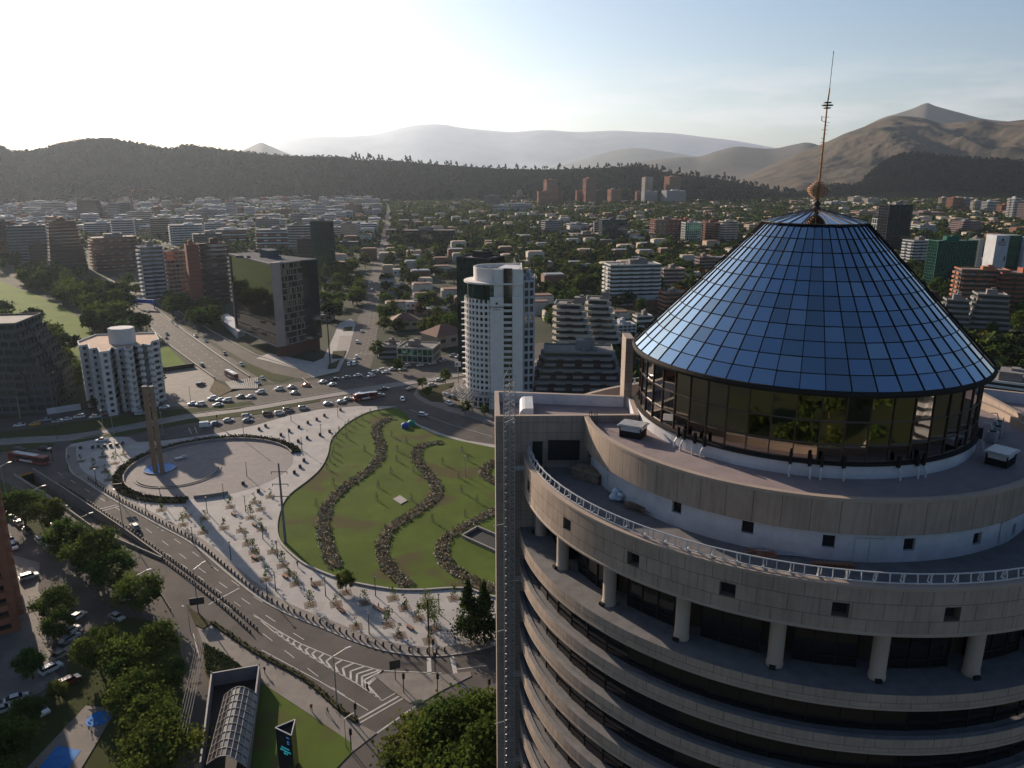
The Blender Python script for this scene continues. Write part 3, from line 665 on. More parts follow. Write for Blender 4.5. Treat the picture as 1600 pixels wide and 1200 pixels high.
# avenue to the hills and the highway
AVL = [(530, 584), (543, 550), (557, 503), (567, 482), (572, 457), (580, 425), (590, 395), (596, 372), (602, 340), (605, 320)]
AVR = [(610, 320), (609, 340), (608, 372), (604, 395), (601, 425), (596, 450), (593, 473), (591, 503), (585, 557), (575, 584)]
area('road', AVL + AVR, .035, m_asph)
KL = [(150, 440), (185, 462), (207, 487), (260, 537), (300, 567), (335, 592), (365, 609)]; KR = [(405, 609), (430, 600), (400, 585), (345, 548), (292, 515), (245, 482), (215, 455), (180, 432)]
def inpoly(p, poly):
    c = False; n = len(poly)
    for i in range(n):
        a, b = poly[i], poly[i - 1]
        if (a[1] > p[1]) != (b[1] > p[1]) and p[0] < (b[0] - a[0]) * (p[1] - a[1]) / (b[1] - a[1]) + a[0]: c = not c
    return c
flat_holes(g2(KL[:-1] + [(352, 597), (371, 592), (402, 591), (430, 600), (420, 593)] + KR[2:]), [], .035, m_asph, 'highway')
area('road', [(182, 428), (250, 478), (300, 512), (350, 545), (400, 574), (440, 590), (480, 592), (500, 585), (470, 578), (400, 556), (330, 518), (290, 492), (230, 452), (200, 425)], .04, m_asph)
# tunnel grille
mb = MB()
P0, P1, P2, P3 = [Vector((*p, 0)) for p in g2([(353, 597), (402, 591), (402, 608), (363, 608.5)])]
for k in range(15):
    t = k / 14; mb.beam(P0.lerp(P1, t) + Vector((0, 0, .25)), P3.lerp(P2, t) + Vector((0, 0, .25)), .6, .4)
for k in range(4): t = k / 3; mb.beam(P0.lerp(P3, t) + Vector((0, 0, .1)), P1.lerp(P2, t) + Vector((0, 0, .1)), .5, .4)
tag(mb.build('tunnel_grille', m_kerb), 'grille of pale concrete beams over the highway tunnel mouth', 'grille')
mb = MB(); mb.flat([tuple(p) for p in GR], -6, 0); mb.build('tunnel_floor', m_asph)['kind'] = 'structure'
# underpass trench
nT = len(TR); mb = MB()
def tz(i): return -6.5 * (1 - i / (nT - 1)) ** 1.2
for i in range(nT - 1):
    a, b, c, d = TR[i], TR[i + 1], TL[i + 1], TL[i]
    mb.face([(*d, tz(i)), (*c, tz(i + 1)), (*b, tz(i + 1)), (*a, tz(i))], 0)
    for (p, q) in ((a, b), (d, c)): mb.face([(*p, tz(i)), (*q, tz(i + 1)), (*q, .9), (*p, .9)], 1)
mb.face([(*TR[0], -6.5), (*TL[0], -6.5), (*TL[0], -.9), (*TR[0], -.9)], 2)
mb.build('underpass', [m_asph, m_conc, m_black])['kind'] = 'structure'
for ln, o_ in ((TR, -.3), (TL, .3)):
    mb = MB(); strip(mb, ln, 0, o_, 0, .9); strip(mb, ln, .01 if o_ < 0 else -.01, o_, -.5, .905)
    tag(mb.build('parapet_wall', m_conc), 'low concrete wall along the %s edge of the underpass ramp' % ('plaza side' if o_ < 0 else 'tree side'), 'wall')
# the block: plaza and park
PK = [(617, 637), (575, 645), (545, 660), (525, 677), (515, 690), (510, 712), (500, 732), (482, 750), (450, 775), (437, 797), (431, 825), (437, 850), (462, 875), (487, 890), (540, 910), (600, 922), (650, 925), (725, 922), (769, 935), (850, 945), (850, 705), (769, 700), (720, 690), (680, 679), (650, 665), (632, 646)]
PB = [(800, 1003), (769, 1010), (730, 1020), (675, 1026), (615, 1020), (560, 1005), (505, 982), (450, 960), (400, 932), (350, 892), (300, 850), (250, 822), (175, 780), (132, 752), (112, 738), (104, 718), (104, 700)]
PT = [(112, 694), (150, 687), (180, 683), (202, 683.5), (215, 691.5), (254, 689), (300, 683.5), (342, 677), (399, 665), (450, 650), (500, 640), (560, 635), (617, 635.5), (640, 655), (655, 664), (690, 678), (730, 689), (790, 698), (850, 702)]
area('plaza', PT + [(850, 990)] + PB, .14, m_pave)
kb = MB()
strip(kb, smooth_line(g2(PB), 4), -.2, .2, 0, .2)
kb.build('kerb', m_kerb)['kind'] = 'structure'
# darker edge strip along the road side of the plaza
mb = MB(); strip(mb, smooth_line(g2(PB[1:]), 5), -.3, -3.2, 0, .155); mb.build('pavement', m_pave2)['kind'] = 'structure'
area('lawn', None, .3, m_grass, pts=smooth_line(g2(PK[:19]), 4) + g2(PK[18:]))
mb = MB(); strip(mb, smooth_line(g2(PK[:20]), 5), 0, .55, 0, .62); tag(mb.build('park_kerb_wall', m_kerb), 'low pale wall winding around the lawn of the park', 'wall')
# planting beds
BEDS = ([(612, 655), (592, 664), (588, 680), (595, 700), (590, 722), (568, 742), (540, 762), (516, 785), (506, 810), (506, 835), (513, 862), (524, 890)],
        [(690, 693), (668, 695), (653, 703), (650, 718), (662, 735), (677, 752), (681, 775), (662, 792), (640, 808), (612, 825), (600, 845), (597, 868), (612, 893), (638, 918)],
        [(800, 788), (767, 803), (725, 825), (698, 842), (690, 862), (699, 885), (725, 902), (755, 917), (800, 930)], [(790, 715), (765, 728), (757, 742), (775, 755), (800, 760)])
m_tuft = mat('pale_tufts', (0.50, 0.45, 0.36), 0.9, scale=3, col2=(0.26, 0.22, 0.13), spec=0.05)
rb = random.Random(11)
mb = MB(); mt = MB()
def leafq(mb, c, s, mi=0, rnd=rb, up=0.0):
    n = Vector((rnd.gauss(0, 1), rnd.gauss(0, 1), rnd.gauss(0, 1) + up)).normalized(); a = n.orthogonal().normalized(); b = n.cross(a)
    t = rnd.uniform(0, 6.28); a, b = a * math.cos(t) + b * math.sin(t), b * math.cos(t) - a * math.sin(t)
    mb.face([c - a * s - b * s * .4, c + b * s * .8 - a * .3 * s, c + a * s + b * s * .3, c - b * s * .8 + a * .2 * s], mi)
for bd in BEDS:
    ln = smooth_line(g2(bd), 6); strip(mb, ln, -1.8, 1.8, 0, .36)
    for (x, y, h) in along(ln, .55):
        for k in range(5):
            o_ = rb.uniform(-2.0, 2.0); c = Vector((x - math.sin(h) * o_, y + math.cos(h) * o_, .5))
            s_ = rb.uniform(.16, .34); mi = 0 if rb.random() < .55 else 1
            for j in range(4): leafq(mt, c + Vector((rb.gauss(0, .25), rb.gauss(0, .25), rb.uniform(-.1, .35))), s_, mi)
mb.build('planting_bed', m_soil)['kind'] = 'structure'
tag(mt.build('bed_planting', [mat('bed_brown', (0.27, 0.22, 0.12), .95, scale=2, col2=(0.14, 0.125, 0.06), spec=.05), m_tuft]), 'brown and whitish tufts filling the serpentine beds in the lawn', 'bedding plants', kind='stuff')
# stone slab and sunken box in the park
mb = MB(); mb.prism(g2([(614, 782), (625, 776), (637, 784), (626, 790)]), .3, .55); tag(mb.build('stone_slab', m_kerb), 'pale square access slab lying in the middle of the lawn', 'slab')
bx = g2([(722, 841), (746, 827), (790, 846), (790, 872)]); mb = MB()
for i in range(4):
    p, q = Vector((*bx[i], 0)), Vector((*bx[(i + 1) % 4], 0)); mb.beam(p + Vector((0, 0, .6)), q + Vector((0, 0, .6)), .5, 1.0)
mb.flat(bx, .34, 1); tag(mb.build('light_well', [m_conc, m_black]), 'dark rectangular light well with concrete rim in the lawn beside the tower', 'light well')
# monument court
CX, CY, CR = -105.0, 250.6, 31.0
def ringp(R, a): return (CX + R * math.cos(a), CY + R * math.sin(a))
mb = MB(); mb.prism([ringp(CR - 3.4, 2 * math.pi * k / 96) for k in range(96)], 0, .17); mb.build('court', m_court)['kind'] = 'structure'
def ang_of(u, v): p = G(u, v); return math.atan2(p.y - CY, p.x - CX)
a0, a1 = ang_of(465, 708), ang_of(288, 790) + 2 * math.pi
mb = MB(); mb2 = MB(); n = 120
for k in range(n):
    t0, t1 = a0 + (a1 - a0) * k / n, a0 + (a1 - a0) * (k + 1) / n
    def sec(R0, R1, z, M, zb=0):
        q = [ringp(R0, t0), ringp(R1, t0), ringp(R1, t1), ringp(R0, t1)]
        M.face([(*p, z) for p in q], 0); M.face([(*q[0], zb), (*q[3], zb), (*q[3], z), (*q[0], z)][::-1], 0); M.face([(*q[1], zb), (*q[2], zb), (*q[2], z), (*q[1], z)], 0)
    sec(CR - 3.6, CR - 3.2, 1.0, mb2); sec(CR - 3.2, CR, .6, mb)
    for j in range(26):
        t = rb.uniform(t0, t1); R = rb.uniform(CR - 3.2, CR); c = Vector((*ringp(R, t), rb.uniform(.5, 1.3))); leafq(mb, c, rb.uniform(.2, .42))
tag(mb.build('ring_hedge', m_hedge), 'long curved brown green hedge around the round monument court', 'hedge'); tag(mb2.build('court_wall', m_conc), 'low curved wall inside the ring hedge of the monument court', 'wall')
mb = MB(); b0, b1 = ang_of(297, 791), ang_of(362, 781)
for k in range(10):
    t0, t1 = b0 + (b1 - b0) * k / 10, b0 + (b1 - b0) * (k + 1) / 10
    mb.beam((*ringp(CR - 3.4, t0), .7), (*ringp(CR - 3.4, t1), .7), .5, 1.1)
tag(mb.build('court_wall', m_conc), 'short dark wall at the south edge of the monument court', 'wall')
SX, SY, SR = -114.4, 245.1, 12.9
mb = MB(); s0, s1 = math.radians(215), math.radians(385)
for k in range(40):
    t0, t1 = s0 + (s1 - s0) * k / 40, s0 + (s1 - s0) * (k + 1) / 40
    for R, z in ((SR, .45), (SR + .9, .3)): mb.beam((SX + R * math.cos(t0), SY + R * math.sin(t0), z - .1), (SX + R * math.cos(t1), SY + R * math.sin(t1), z - .1), .35, .4)
tag(mb.build('curved_step', m_conc), 'dark curved step around the monument pool', 'step')
WX, WY, WR = -121.9, 248.3, 5.0
mb = MB(); mb.lathe([(WR, .1), (WR + .35, .1), (WR + .35, .55), (WR, .55), (WR, .4)], WX, WY, n=48, mi=0); mb.flat([(WX + WR * math.cos(t * math.pi / 24), WY + WR * math.sin(t * math.pi / 24)) for t in range(48)], .42, 1)
tag(mb.build('reflecting_pool', [m_conc, m_pool]), 'small round bright blue pool at the foot of the twin pillars', 'pool')
# monument: twin concrete pillars
m_pil = mat('pillar_concrete', (0.25, 0.18, 0.12), 0.85, scale=0.3, var=0.15, detail=6)
mo = tag(empty('twin_pillar_monument', (0, 0, 0)), 'monument of two tall brown concrete pillars standing in the round blue pool', 'monument')
for (ub, vb, ut, vt, pw_) in ((243.5, 739, 230.5, 604, 1.5), (254, 740.5, 239.5, 604, 1.25)):
    P = G(ub, vb); z = ZT(P, ut, vt); mb = MB(); mb.box((P.x, P.y, z / 2), (pw_, .9, z), .1); mb.box((P.x, P.y, z + .08), (pw_ + .1, 1.0, .16), .1, 1); mb.build('pillar', [m_pil, m_kerb], mo)
P1_, P2_ = G(243.5, 739), G(254, 740.5); mb = MB()
for z in (10, 18, 24): mb.beam((P1_.x, P1_.y, z), (P2_.x, P2_.y, z), .4, .4)
mb.build('tie_beam', m_pil, mo)
p = G(283, 717, .2); mb = MB(); mb.box((0, 0, .5), (4.2, 1.3, .5), .3); mb.box((1.2, .35, .95), (1.6, .5, .4), .3); mb.box((-1.5, -.4, .2), (.4, .9, .4), .3); mb.box((1.5, .4, .2), (.4, .9, .4), .3)
tag(mb.build('stone_bench', m_whitep, None, loc=(p.x, p.y, .17), rz=.3), 'white slab seat on the court behind the monument pillars', 'bench')
# medians
area('median', [(-260, 706), (0, 675), (41, 671), (77, 666), (112, 660), (180, 652), (249, 642.5), (294, 638.5), (331, 637), (359, 631.5), (392, 626.5), (398, 632), (372, 639.5), (317, 644), (249, 655), (200, 665), (131, 675), (87, 681), (0, 687), (-260, 712)], .15, m_grassd)
area('median', [(-260, 716), (0, 697), (44, 692.5), (75, 692), (87, 695), (70, 700.5), (25, 704), (0, 707), (-260, 730)], .15, m_grassd)
area('median', [(110, 691.5), (125, 685), (162, 677.5), (200, 672.5), (232, 669), (250, 664), (312, 651.5), (399, 642), (440, 634), (500, 624), (500, 627), (440, 639), (399, 648), (334, 656), (308, 659.5), (250, 669), (200, 680), (180, 682.5), (150, 686), (113, 693.5)], .15, m_grassd)
BW = smooth_line(g2([(-260, 714), (0, 691), (60, 687.5), (120, 683), (200, 668.5), (250, 659), (300, 650.5), (400, 637), (440, 630), (500, 620), (557, 611), (620, 601), (660, 595), (725, 584), (850, 562)]), 4)
mb = MB(); strip(mb, BW, -3.2, 3.2, 0, .06); mb.build('busway', m_busway)['kind'] = 'structure'
mb = MB(); strip(mb, BW, 3.2, 3.6, 0, .24); strip(mb, BW, -3.6, -3.2, 0, .24); mb.build('kerb', m_kerb)['kind'] = 'structure'
# north side forecourt
area('forecourt', [(262, 580), (310, 573), (335, 591), (334, 600), (327, 611), (342, 621), (300, 634), (262, 636), (240, 620), (250, 596)], .1, m_pave2)
area('planting_bed', [(327, 611), (335, 595), (364, 609), (343, 620)], .2, m_soil)
area('lawn', [(235, 560), (252, 545), (262, 541), (293, 572), (285, 577), (252, 580)], .1, m_golf)
area('fairway', [(-200, 400), (-60, 425), (10, 442), (20, 447), (60, 462), (95, 478), (118, 492), (150, 530), (158, 560), (120, 560), (75, 520), (0, 480), (-200, 470)], .1, m_golf)
area('pavement', [(400, 560), (470, 578), (490, 590), (530, 580), (545, 548), (556, 505), (548, 498), (530, 505), (515, 540), (505, 560), (490, 566), (420, 552)], .14, m_pave)
area('lawn', [(385, 566), (425, 583), (460, 590), (440, 597), (405, 590), (370, 570)], .1, m_grassd)
area('planter_bed', [(513, 571), (531, 563), (525, 576), (512, 577)], .5, m_hedge); area('planter_bed', [(520, 550), (541, 549), (536, 560), (519, 561)], .5, m_hedge)
area('ramp', [(531, 525), (550, 525), (543, 547), (526, 548)], .2, m_conc); area('planter_bed', [(538, 512), (551, 511), (549, 517), (536, 518)], .4, m_hedge)
# hotel island
area('pavement', [(646, 616), (655, 603), (700, 595), (790, 582), (850, 600), (850, 690), (769, 664), (700, 643), (665, 631), (650, 622)], .14, m_pave2)
area('planting_bed', [(652, 612), (662, 606), (710, 598), (706, 606), (690, 612), (694, 630), (675, 628), (656, 618)], .25, m_hedge)
area('car_park', [(694, 612), (712, 606), (722, 640), (700, 636)], .16, m_asph)
# south west side
area('planting_bed', [(-150, 690), (-40, 735), (0, 750), (22, 762), (95, 806), (150, 848), (200, 880), (226, 912), (205, 932), (165, 915), (122, 885), (70, 846), (0, 795), (-150, 740)], .2, m_grassd)
area('pavement', [(-60, 850), (28, 870), (62, 880), (60, 925), (92, 962), (85, 1000), (75, 1040), (97, 1062), (50, 1090), (-60, 1100)], .14, m_pave2)
area('garden', [(-100, 1110), (0, 1115), (100, 1080), (110, 1010), (140, 985), (200, 965), (270, 975), (285, 1030), (286, 1090), (276, 1140), (262, 1210), (200, 1400), (-300, 1400)], .14, m_grassd)
area('pool_deck', [(135, 1104), (182, 1110), (150, 1165), (120, 1215), (30, 1215)], .3, m_pave2)
mb = MB(); mb.flat(g2([(90, 1167), (127, 1175), (98, 1216), (50, 1216)]), .34); tag(mb.build('swimming_pool', m_pool), 'rectangular blue swimming pool cut by the bottom edge of the photo', 'pool')
q = G(154, 1125); q2 = G(172, 1125); mb = MB(); mb.flat([(q.x + (q2.x - q.x) * math.cos(t * math.pi / 16), q.y + (q2.x - q.x) * math.sin(t * math.pi / 16)) for t in range(32)], .34); tag(mb.build('round_pool', m_pool), 'round dark teal paddling pool among the garden trees', 'pool')
WALK = [(290, 943), (301, 955), (331, 975), (400, 1022), (475, 1063), (531, 1111), (559, 1131), (589, 1146), (549, 1177), (547, 1160), (487, 1119), (406, 1066), (353, 1026), (316, 1003), (306, 975)]
area('pavement', WALK, .14, m_pave2)
area('planting_bed', [(291, 945), (302, 955), (331, 975), (318, 984), (306, 978)], .3, m_hedge)
area('planting_bed', [(316, 1005), (350, 1022), (403, 1061), (333, 1073), (326, 1078), (321, 1050)], .3, m_soil)
area('lawn', [(408, 1068), (487, 1120), (547, 1160), (549, 1177), (470, 1260), (370, 1260), (392, 1190)], .16, m_grass)
mb = MB(); hg = smooth_line(g2([(331, 974), (400, 1021), (475, 1062), (531, 1110), (557, 1129)]), 5); strip(mb, hg, -.4, .5, 0, .55)
for (x, y, h) in along(hg, .16): leafq(mb, Vector((x + rb.gauss(0, .3), y + rb.gauss(0, .3), rb.uniform(.3, .85))), rb.uniform(.15, .3))
tag(mb.build('kerb_hedge', m_hedge), 'low clipped hedge between the main road and the footpath by the metro canopy', 'hedge')
mb = MB(); pl = g2([(318, 1008), (350, 1024), (398, 1059), (336, 1070), (323, 1052)])
x0, x1, y0, y1 = min(p[0] for p in pl), max(p[0] for p in pl), min(p[1] for p in pl), max(p[1] for p in pl); k = 0
m_shrub = mat('shrub_leaf', (0.12, 0.14, 0.05), 0.9, scale=2, col2=(0.05, 0.065, 0.022), spec=0.1)
while k < 900:
    x, y = rb.uniform(x0, x1), rb.uniform(y0, y1)
    if inpoly((x, y), pl):
        k += 1
        for j in range(5): leafq(mb, Vector((x + rb.gauss(0, .15), y + rb.gauss(0, .15), rb.uniform(.3, .8))), rb.uniform(.12, .25))
tag(mb.build('ground_cover', m_shrub), 'dense leafy ground cover in the triangular bed above the canopy', 'shrubs', kind='stuff')
ISL = [(585, 1056), (605, 1052), (640, 1052), (690, 1055), (735, 1050), (737, 1057), (690, 1080), (656, 1100), (640, 1099), (610, 1078)]
area('traffic_island', ISL, .15, m_pave2)
# markings
mk = MB()
def line(px, w=.16, dash=None, z=.055):
    ln = g2(px)
    if dash:
        tot = sum(math.hypot(b[0] - a[0], b[1] - a[1]) for a, b in zip(ln, ln[1:])); s_ = 0
        pts = along(ln, .5)
        per = int(dash[1] / .5); on = int(dash[0] / .5)
        for i in range(0, len(pts) - on, per): strip(mk, [pts[i][:2], pts[i + on][:2]], -w / 2, w / 2, 0, z)
    else: strip(mk, ln, -w / 2, w / 2, 0, z)
line([(90, 738), (200, 805), (300, 880), (420, 965), (480, 1003)], .18, (4, 11)); line([(110, 735), (170, 772), (230, 812), (300, 862), (400, 935), (440, 958)], .18, (4, 11))
line([(260, 865), (330, 915), (400, 965), (470, 1010)], .16, (3, 9)); line([(290, 905), (360, 950), (430, 1005), (520, 1075), (575, 1110)], .16, (4, 9)); line([(409, 1016), (500, 1065), (575, 1110)], .18)
line([(150, 797), (182, 789)], .35); line([(155, 800), (186, 791)], .35); line([(326, 945), (374, 919)], .35)
CH1 = [(393, 958), (430, 983), (470, 1006), (520, 1027), (588, 1046), (600, 1048)]; CH2 = [(393, 958), (430, 989), (470, 1017), (520, 1047), (560, 1070), (597, 1095)]
line(CH1, .22); line(CH2, .22); line([(597, 1095), (620, 1082)], .22); line([(560, 1124), (627, 1086)], .4); line([(560, 1131), (632, 1090)], .3); line([(587, 1147), (650, 1103)], .35); line([(596, 1048), (690, 1052)], .25); line([(670, 1028), (671, 1053)], .9); line([(706, 1026), (712, 1054)], .9); line([(713, 1046), (760, 1040)], .25); line([(720, 1070), (765, 1100)], .3)
c1, c2 = smooth_line(g2(CH1), 6), smooth_line(g2(CH2), 6)
def atf(ln, t): i = min(int(t * (len(ln) - 1)), len(ln) - 2); f = t * (len(ln) - 1) - i; return Vector((ln[i][0] + (ln[i + 1][0] - ln[i][0]) * f, ln[i][1] + (ln[i + 1][1] - ln[i][1]) * f))
for k in range(17):
    t = .22 + k * .047
    if t > .99: break
    a, b = atf(c1, t), atf(c2, t); tip = (a + b) / 2 + (atf(c1, max(0, t - .06)) - a) * .0 ; m_ = (a + b) / 2; d = (atf(c1, min(1, t + .03)) - a).normalized(); m_ = m_ - d * (a - b).length * .35
    for e in (a, b): strip(mk, [tuple(e), tuple(m_)], -.22, .22, 0, .055)
line([(20, 666), (120, 654), (250, 637)], .15, (3, 9)); line([(360, 622), (440, 608), (520, 597)], .15, (3, 9)); line([(250, 680), (330, 668), (400, 655), (480, 640), (560, 625)], .15, (3, 9))
line([(295, 668), (299, 678)], .3); line([(304, 667), (308, 677)], .3); line([(425, 610), (432, 604)], .3); line([(472, 590), (490, 605)], .3); line([(560, 583), (575, 592)], .3)
line([(578, 560), (590, 510), (596, 460)], .15, (4, 10)); line([(560, 565), (575, 510), (583, 460)], .15, (4, 10)); line([(568, 563), (582, 510), (590, 460)], .15, (4, 10)); line([(552, 552), (583, 552)], .4)
line([(225, 492), (290, 545), (350, 590)], .15, (4, 10)); line([(232, 488), (300, 538), (372, 590)], .15, (4, 10)); line([(240, 484), (310, 532), (385, 585)], .18); line([(640, 640), (700, 662), (769, 682)], .18)
line([(300, 528), (322, 522)], .3); line([(302, 990), (312, 1030)], .2)
mk.build('road_markings', m_white)['kind'] = 'structure'
# ================================================================ buildings
def offp(pts, d):                # inset (d>0) of a counter-clockwise plan
    n = len(pts); out = []
    for i in range(n):
        p0, p1, p2 = Vector(pts[i - 1][:2]), Vector(pts[i][:2]), Vector(pts[(i + 1) % n][:2])
        a, b = (p1 - p0).normalized(), (p2 - p1).normalized(); na, nb = Vector((-a.y, a.x)), Vector((-b.y, b.x)); m = na + nb
        k = m.dot(na); m = m * (d / k) if abs(k) > .25 else na * d
        out.append((p1.x + m.x, p1.y + m.y))
    return out
def ccw(pts):
    n = len(pts); ar = sum(pts[i][0] * pts[(i + 1) % n][1] - pts[(i + 1) % n][0] * pts[i][1] for i in range(n)); return [tuple(p[:2]) for p in (pts if ar > 0 else pts[::-1])]
WC = {'white': (0.56, 0.55, 0.53), 'cream': (0.47, 0.43, 0.36), 'grey': (0.26, 0.26, 0.27), 'pale': (0.42, 0.43, 0.45), 'brick': (0.25, 0.085, 0.055), 'orange': (0.32, 0.135, 0.08), 'darkbrick': (0.11, 0.055, 0.045), 'shaded_concrete': (0.085, 0.095, 0.095), 'concrete': (0.22, 0.21, 0.20), 'tan': (0.40, 0.31, 0.23), 'pink': (0.45, 0.30, 0.25), 'darkblue': (0.05, 0.075, 0.10), 'black': (0.035, 0.035, 0.04), 'green': (0.02, 0.10, 0.075), 'mauve': (0.22, 0.15, 0.15)}
def wm(c): return mat('wall_' + c, WC[c], 0.85, scale=0.12, var=0.1, detail=6, spec=0.15)
m_glass_b = glass('pane_glass', (0.10, 0.11, 0.12), 0.08, 0.7, rnd=.5)
m_glass_g = glass('green_glass', (0.05, 0.17, 0.14), 0.08, 0.85, rnd=.25)
m_glass_d = glass('dark_glass', (0.06, 0.085, 0.11), 0.06, 0.9, rnd=.25)
m_glass_t = glass('teal_glass', (0.05, 0.11, 0.12), 0.06, 0.9, rnd=.2)
m_roofg = mat('flat_roof', (0.22, 0.20, 0.19), 0.9, scale=0.3, var=0.2)
m_roofd = mat('dark_roof', (0.10, 0.095, 0.09), 0.9, scale=0.3, var=0.2)
FOOT = []                        # footprints, for keeping trees away
def building(plan, h, nf, wall, bf=.42, ins=.5, ps=0, pw=.5, gl=None, name='apartment_building', label=None, group=None, cat='building', roof='box', z0=0, parapet=.9, base=0, wall2=None, balc=0, rs=0, shape=None, roofm=None, parent=None):
    plan = ccw(plan); cx = sum(p[0] for p in plan) / len(plan); cy = sum(p[1] for p in plan) / len(plan); Q = [(x - cx, y - cy) for x, y in plan]
    FOOT.append((cx, cy, max(math.hypot(*q) for q in Q)))
    o = parent or tag(empty(name, (cx, cy, 0)), label, cat, group); loc = (0, 0, 0) if parent is None else (cx, cy, 0)
    mats = [wm(wall), wm(wall2 or wall), roofm or m_roofg]; gl = gl or m_glass_b; fh = h / nf; R_ = random.Random(int(cx * 7 + cy * 3 + rs)); mb = MB()
    gname = 'window_band'
    for k in range(nf):
        za = z0 + k * fh; zb = za + fh; Qk = shape(Q, k, nf) if shape else Q; Qi = offp(Qk, ins)
        if k == 0 and base: mb.prism(Qk, za, zb, 1, top=False)
        if k > 0 or not base:
            mb.prism(Qk, za, za + fh * bf, 1 if (wall2 and k % 2) else 0, top=True, bot=True)
        n = len(Qk)
        g = MB(); g.prism(Qi, za + fh * bf, zb, 0, top=False); g.build(gname, gl, o, loc=loc)
        for i in range(n):
            a, b = Vector(Qk[i]), Vector(Qk[(i + 1) % n]); L_ = (b - a).length
            if L_ < 1.5: continue
            d = (b - a) / L_; nn = Vector((d.y, -d.x))
            if ps and (a.x + b.x) * nn.x + (a.y + b.y + 2 * cy - 40) * nn.y < 60 * 0 + 1e9:
                m_ = max(1, round(L_ / ps))
                for j in range(m_ + 1):
                    c = a + d * min(max(L_ * j / m_, pw / 2), L_ - pw / 2) - nn * (ins / 2 + .02)
                    mb.box((c.x, c.y, (za + fh * bf + zb) / 2), (pw, ins - .02, fh * (1 - bf)), math.atan2(d.y, d.x), 0, skip='tdb')
            if balc and k > 0 and L_ > 6:
                m_ = max(1, int(L_ / 7)); 
                for j in range(m_):
                    if (j + int(nn.x > 0)) % 2 and balc < 2: continue
                    c = a + d * (L_ * (j + .5) / m_) + nn * .6; mb.box((c.x, c.y, za + fh * .2), (L_ / m_ * .62, 1.3, fh * .42), math.atan2(d.y, d.x), 0)
    zt = z0 + h; Qk = shape(Q, nf - 1, nf) if shape else Q
    mb.prism(Qk, zt, zt + .3, 0, top=False); Qi = offp(Qk, .4)
    n = len(Qk)
    for i in range(n):
        j = (i + 1) % n
        a, b, c, d = Qk[i], Qk[j], Qi[j], Qi[i]
        mb.face([(*a, zt + .3), (*b, zt + .3), (*b, zt + parapet), (*a, zt + parapet)], 0); mb.face([(*a, zt + parapet), (*b, zt + parapet), (*c, zt + parapet), (*d, zt + parapet)], 0); mb.face([(*c, zt + .25), (*d, zt + .25), (*d, zt + parapet), (*c, zt + parapet)], 0)
    mb.build('wall', mats, o, loc=loc)
    r = MB(); r.flat(Qi, zt + .26, 0); r.build('roof', mats[2], o, loc=loc)
    if roof:
        w = max(q[0] for q in Qk) - min(q[0] for q in Qk); dd = max(q[1] for q in Qk) - min(q[1] for q in Qk); r = MB()
        yaw = math.atan2(Qk[1][1] - Qk[0][1], Qk[1][0] - Qk[0][0])
        if 'box' in roof:
            bw, bd, bh = w * R_.uniform(.2, .34), dd * R_.uniform(.2, .35), R_.uniform(2.2, 4); x, y = R_.uniform(-.12, .12) * w, R_.uniform(-.1, .1) * dd
            r.box((x, y, zt + .25 + bh / 2), (bw, bd, bh), yaw); r.box((x + bw * .2, y, zt + .25 + bh + .5), (bw * .4, bd * .4, 1), yaw)
        for q in range(R_.randint(3, 7)): r.box((R_.uniform(-.28, .28) * w, R_.uniform(-.28, .28) * dd, zt + .8), (R_.uniform(.8, 2.4), R_.uniform(.8, 2), R_.uniform(.6, 1.6)), yaw)
        r.build('roof_plant', m_roofg if R_.random() < .5 else wm(wall), o, loc=loc)
    return o
def rect(c, W_, D_, yaw):
    co, si = math.cos(yaw), math.sin(yaw)
    return [(c[0] + x * co - y * si, c[1] + x * si + y * co) for x, y in ((-W_ / 2, -D_ / 2), (W_ / 2, -D_ / 2), (W_ / 2, D_ / 2), (-W_ / 2, D_ / 2))]
def bld(u0, u1, vt, vb, wall, label, yaw=9, asp=.7, **kw):
    u = (u0 + u1) / 2; P = G(u, vb); y_ = math.radians(yaw); k = WAT(P) / F0; pwid = (u1 - u0) * k
    W_ = pwid / (abs(math.cos(y_)) + asp * abs(math.sin(y_))); D_ = W_ * asp
    dep = (W_ * abs(math.sin(y_)) + D_ * abs(math.cos(y_))) / 2; d2 = Vector((P.x, P.y)).normalized(); c = Vector((P.x, P.y)) + d2 * dep
    h = max(4, ZT(P, u, vt) - .8); nf = kw.pop('nf', None) or max(2, round(h / 3.2))
    return building(rect(c, W_, D_, y_), h, nf, wall, label=label, **kw)
# --- the round white hotel
HC = (-8.2, 330.2); HR = 12.4
arc = [(HC[0] + HR * math.cos(math.radians(a)), HC[1] + HR * math.sin(math.radians(a))) for a in range(265, 115, -8)][::-1]
PH = G(766, 640); zm = ZT(PH, 768, 470)
hot = tag(empty('hotel_tower', (0, 0, 0)), 'tall white hotel with rounded left side, dark script sign and drum shaped roof storey', 'building')
FOOT.append((-5, 332, 19))
planH = ccw(arc + [(4.6, 318.6), (4.8, 340)])
wmH = mat('hotel_white', (0.66, 0.62, 0.58), 0.7, scale=0.3, var=0.06)
NFH = 17; fh = (zm - 5) / NFH
mb = MB(); cnt = 0
for k in range(NFH):
    za = 5 + k * fh
    sh = MB(); sh.prism(planH, za, za + 1.1, 0, top=True, bot=True); sh.build('floor_band', wmH, hot)
R_ = random.Random(2)
for i in range(0, 17):
    a = math.radians(262 - i * 9.6)
    mb.box((HC[0] + (HR - .3) * math.cos(a), HC[1] + (HR - .3) * math.sin(a), (5 + zm) / 2), (.62, .75, zm - 5), a)
mb.build('pier', wmH, hot)
gr_ = []
rest = MB()
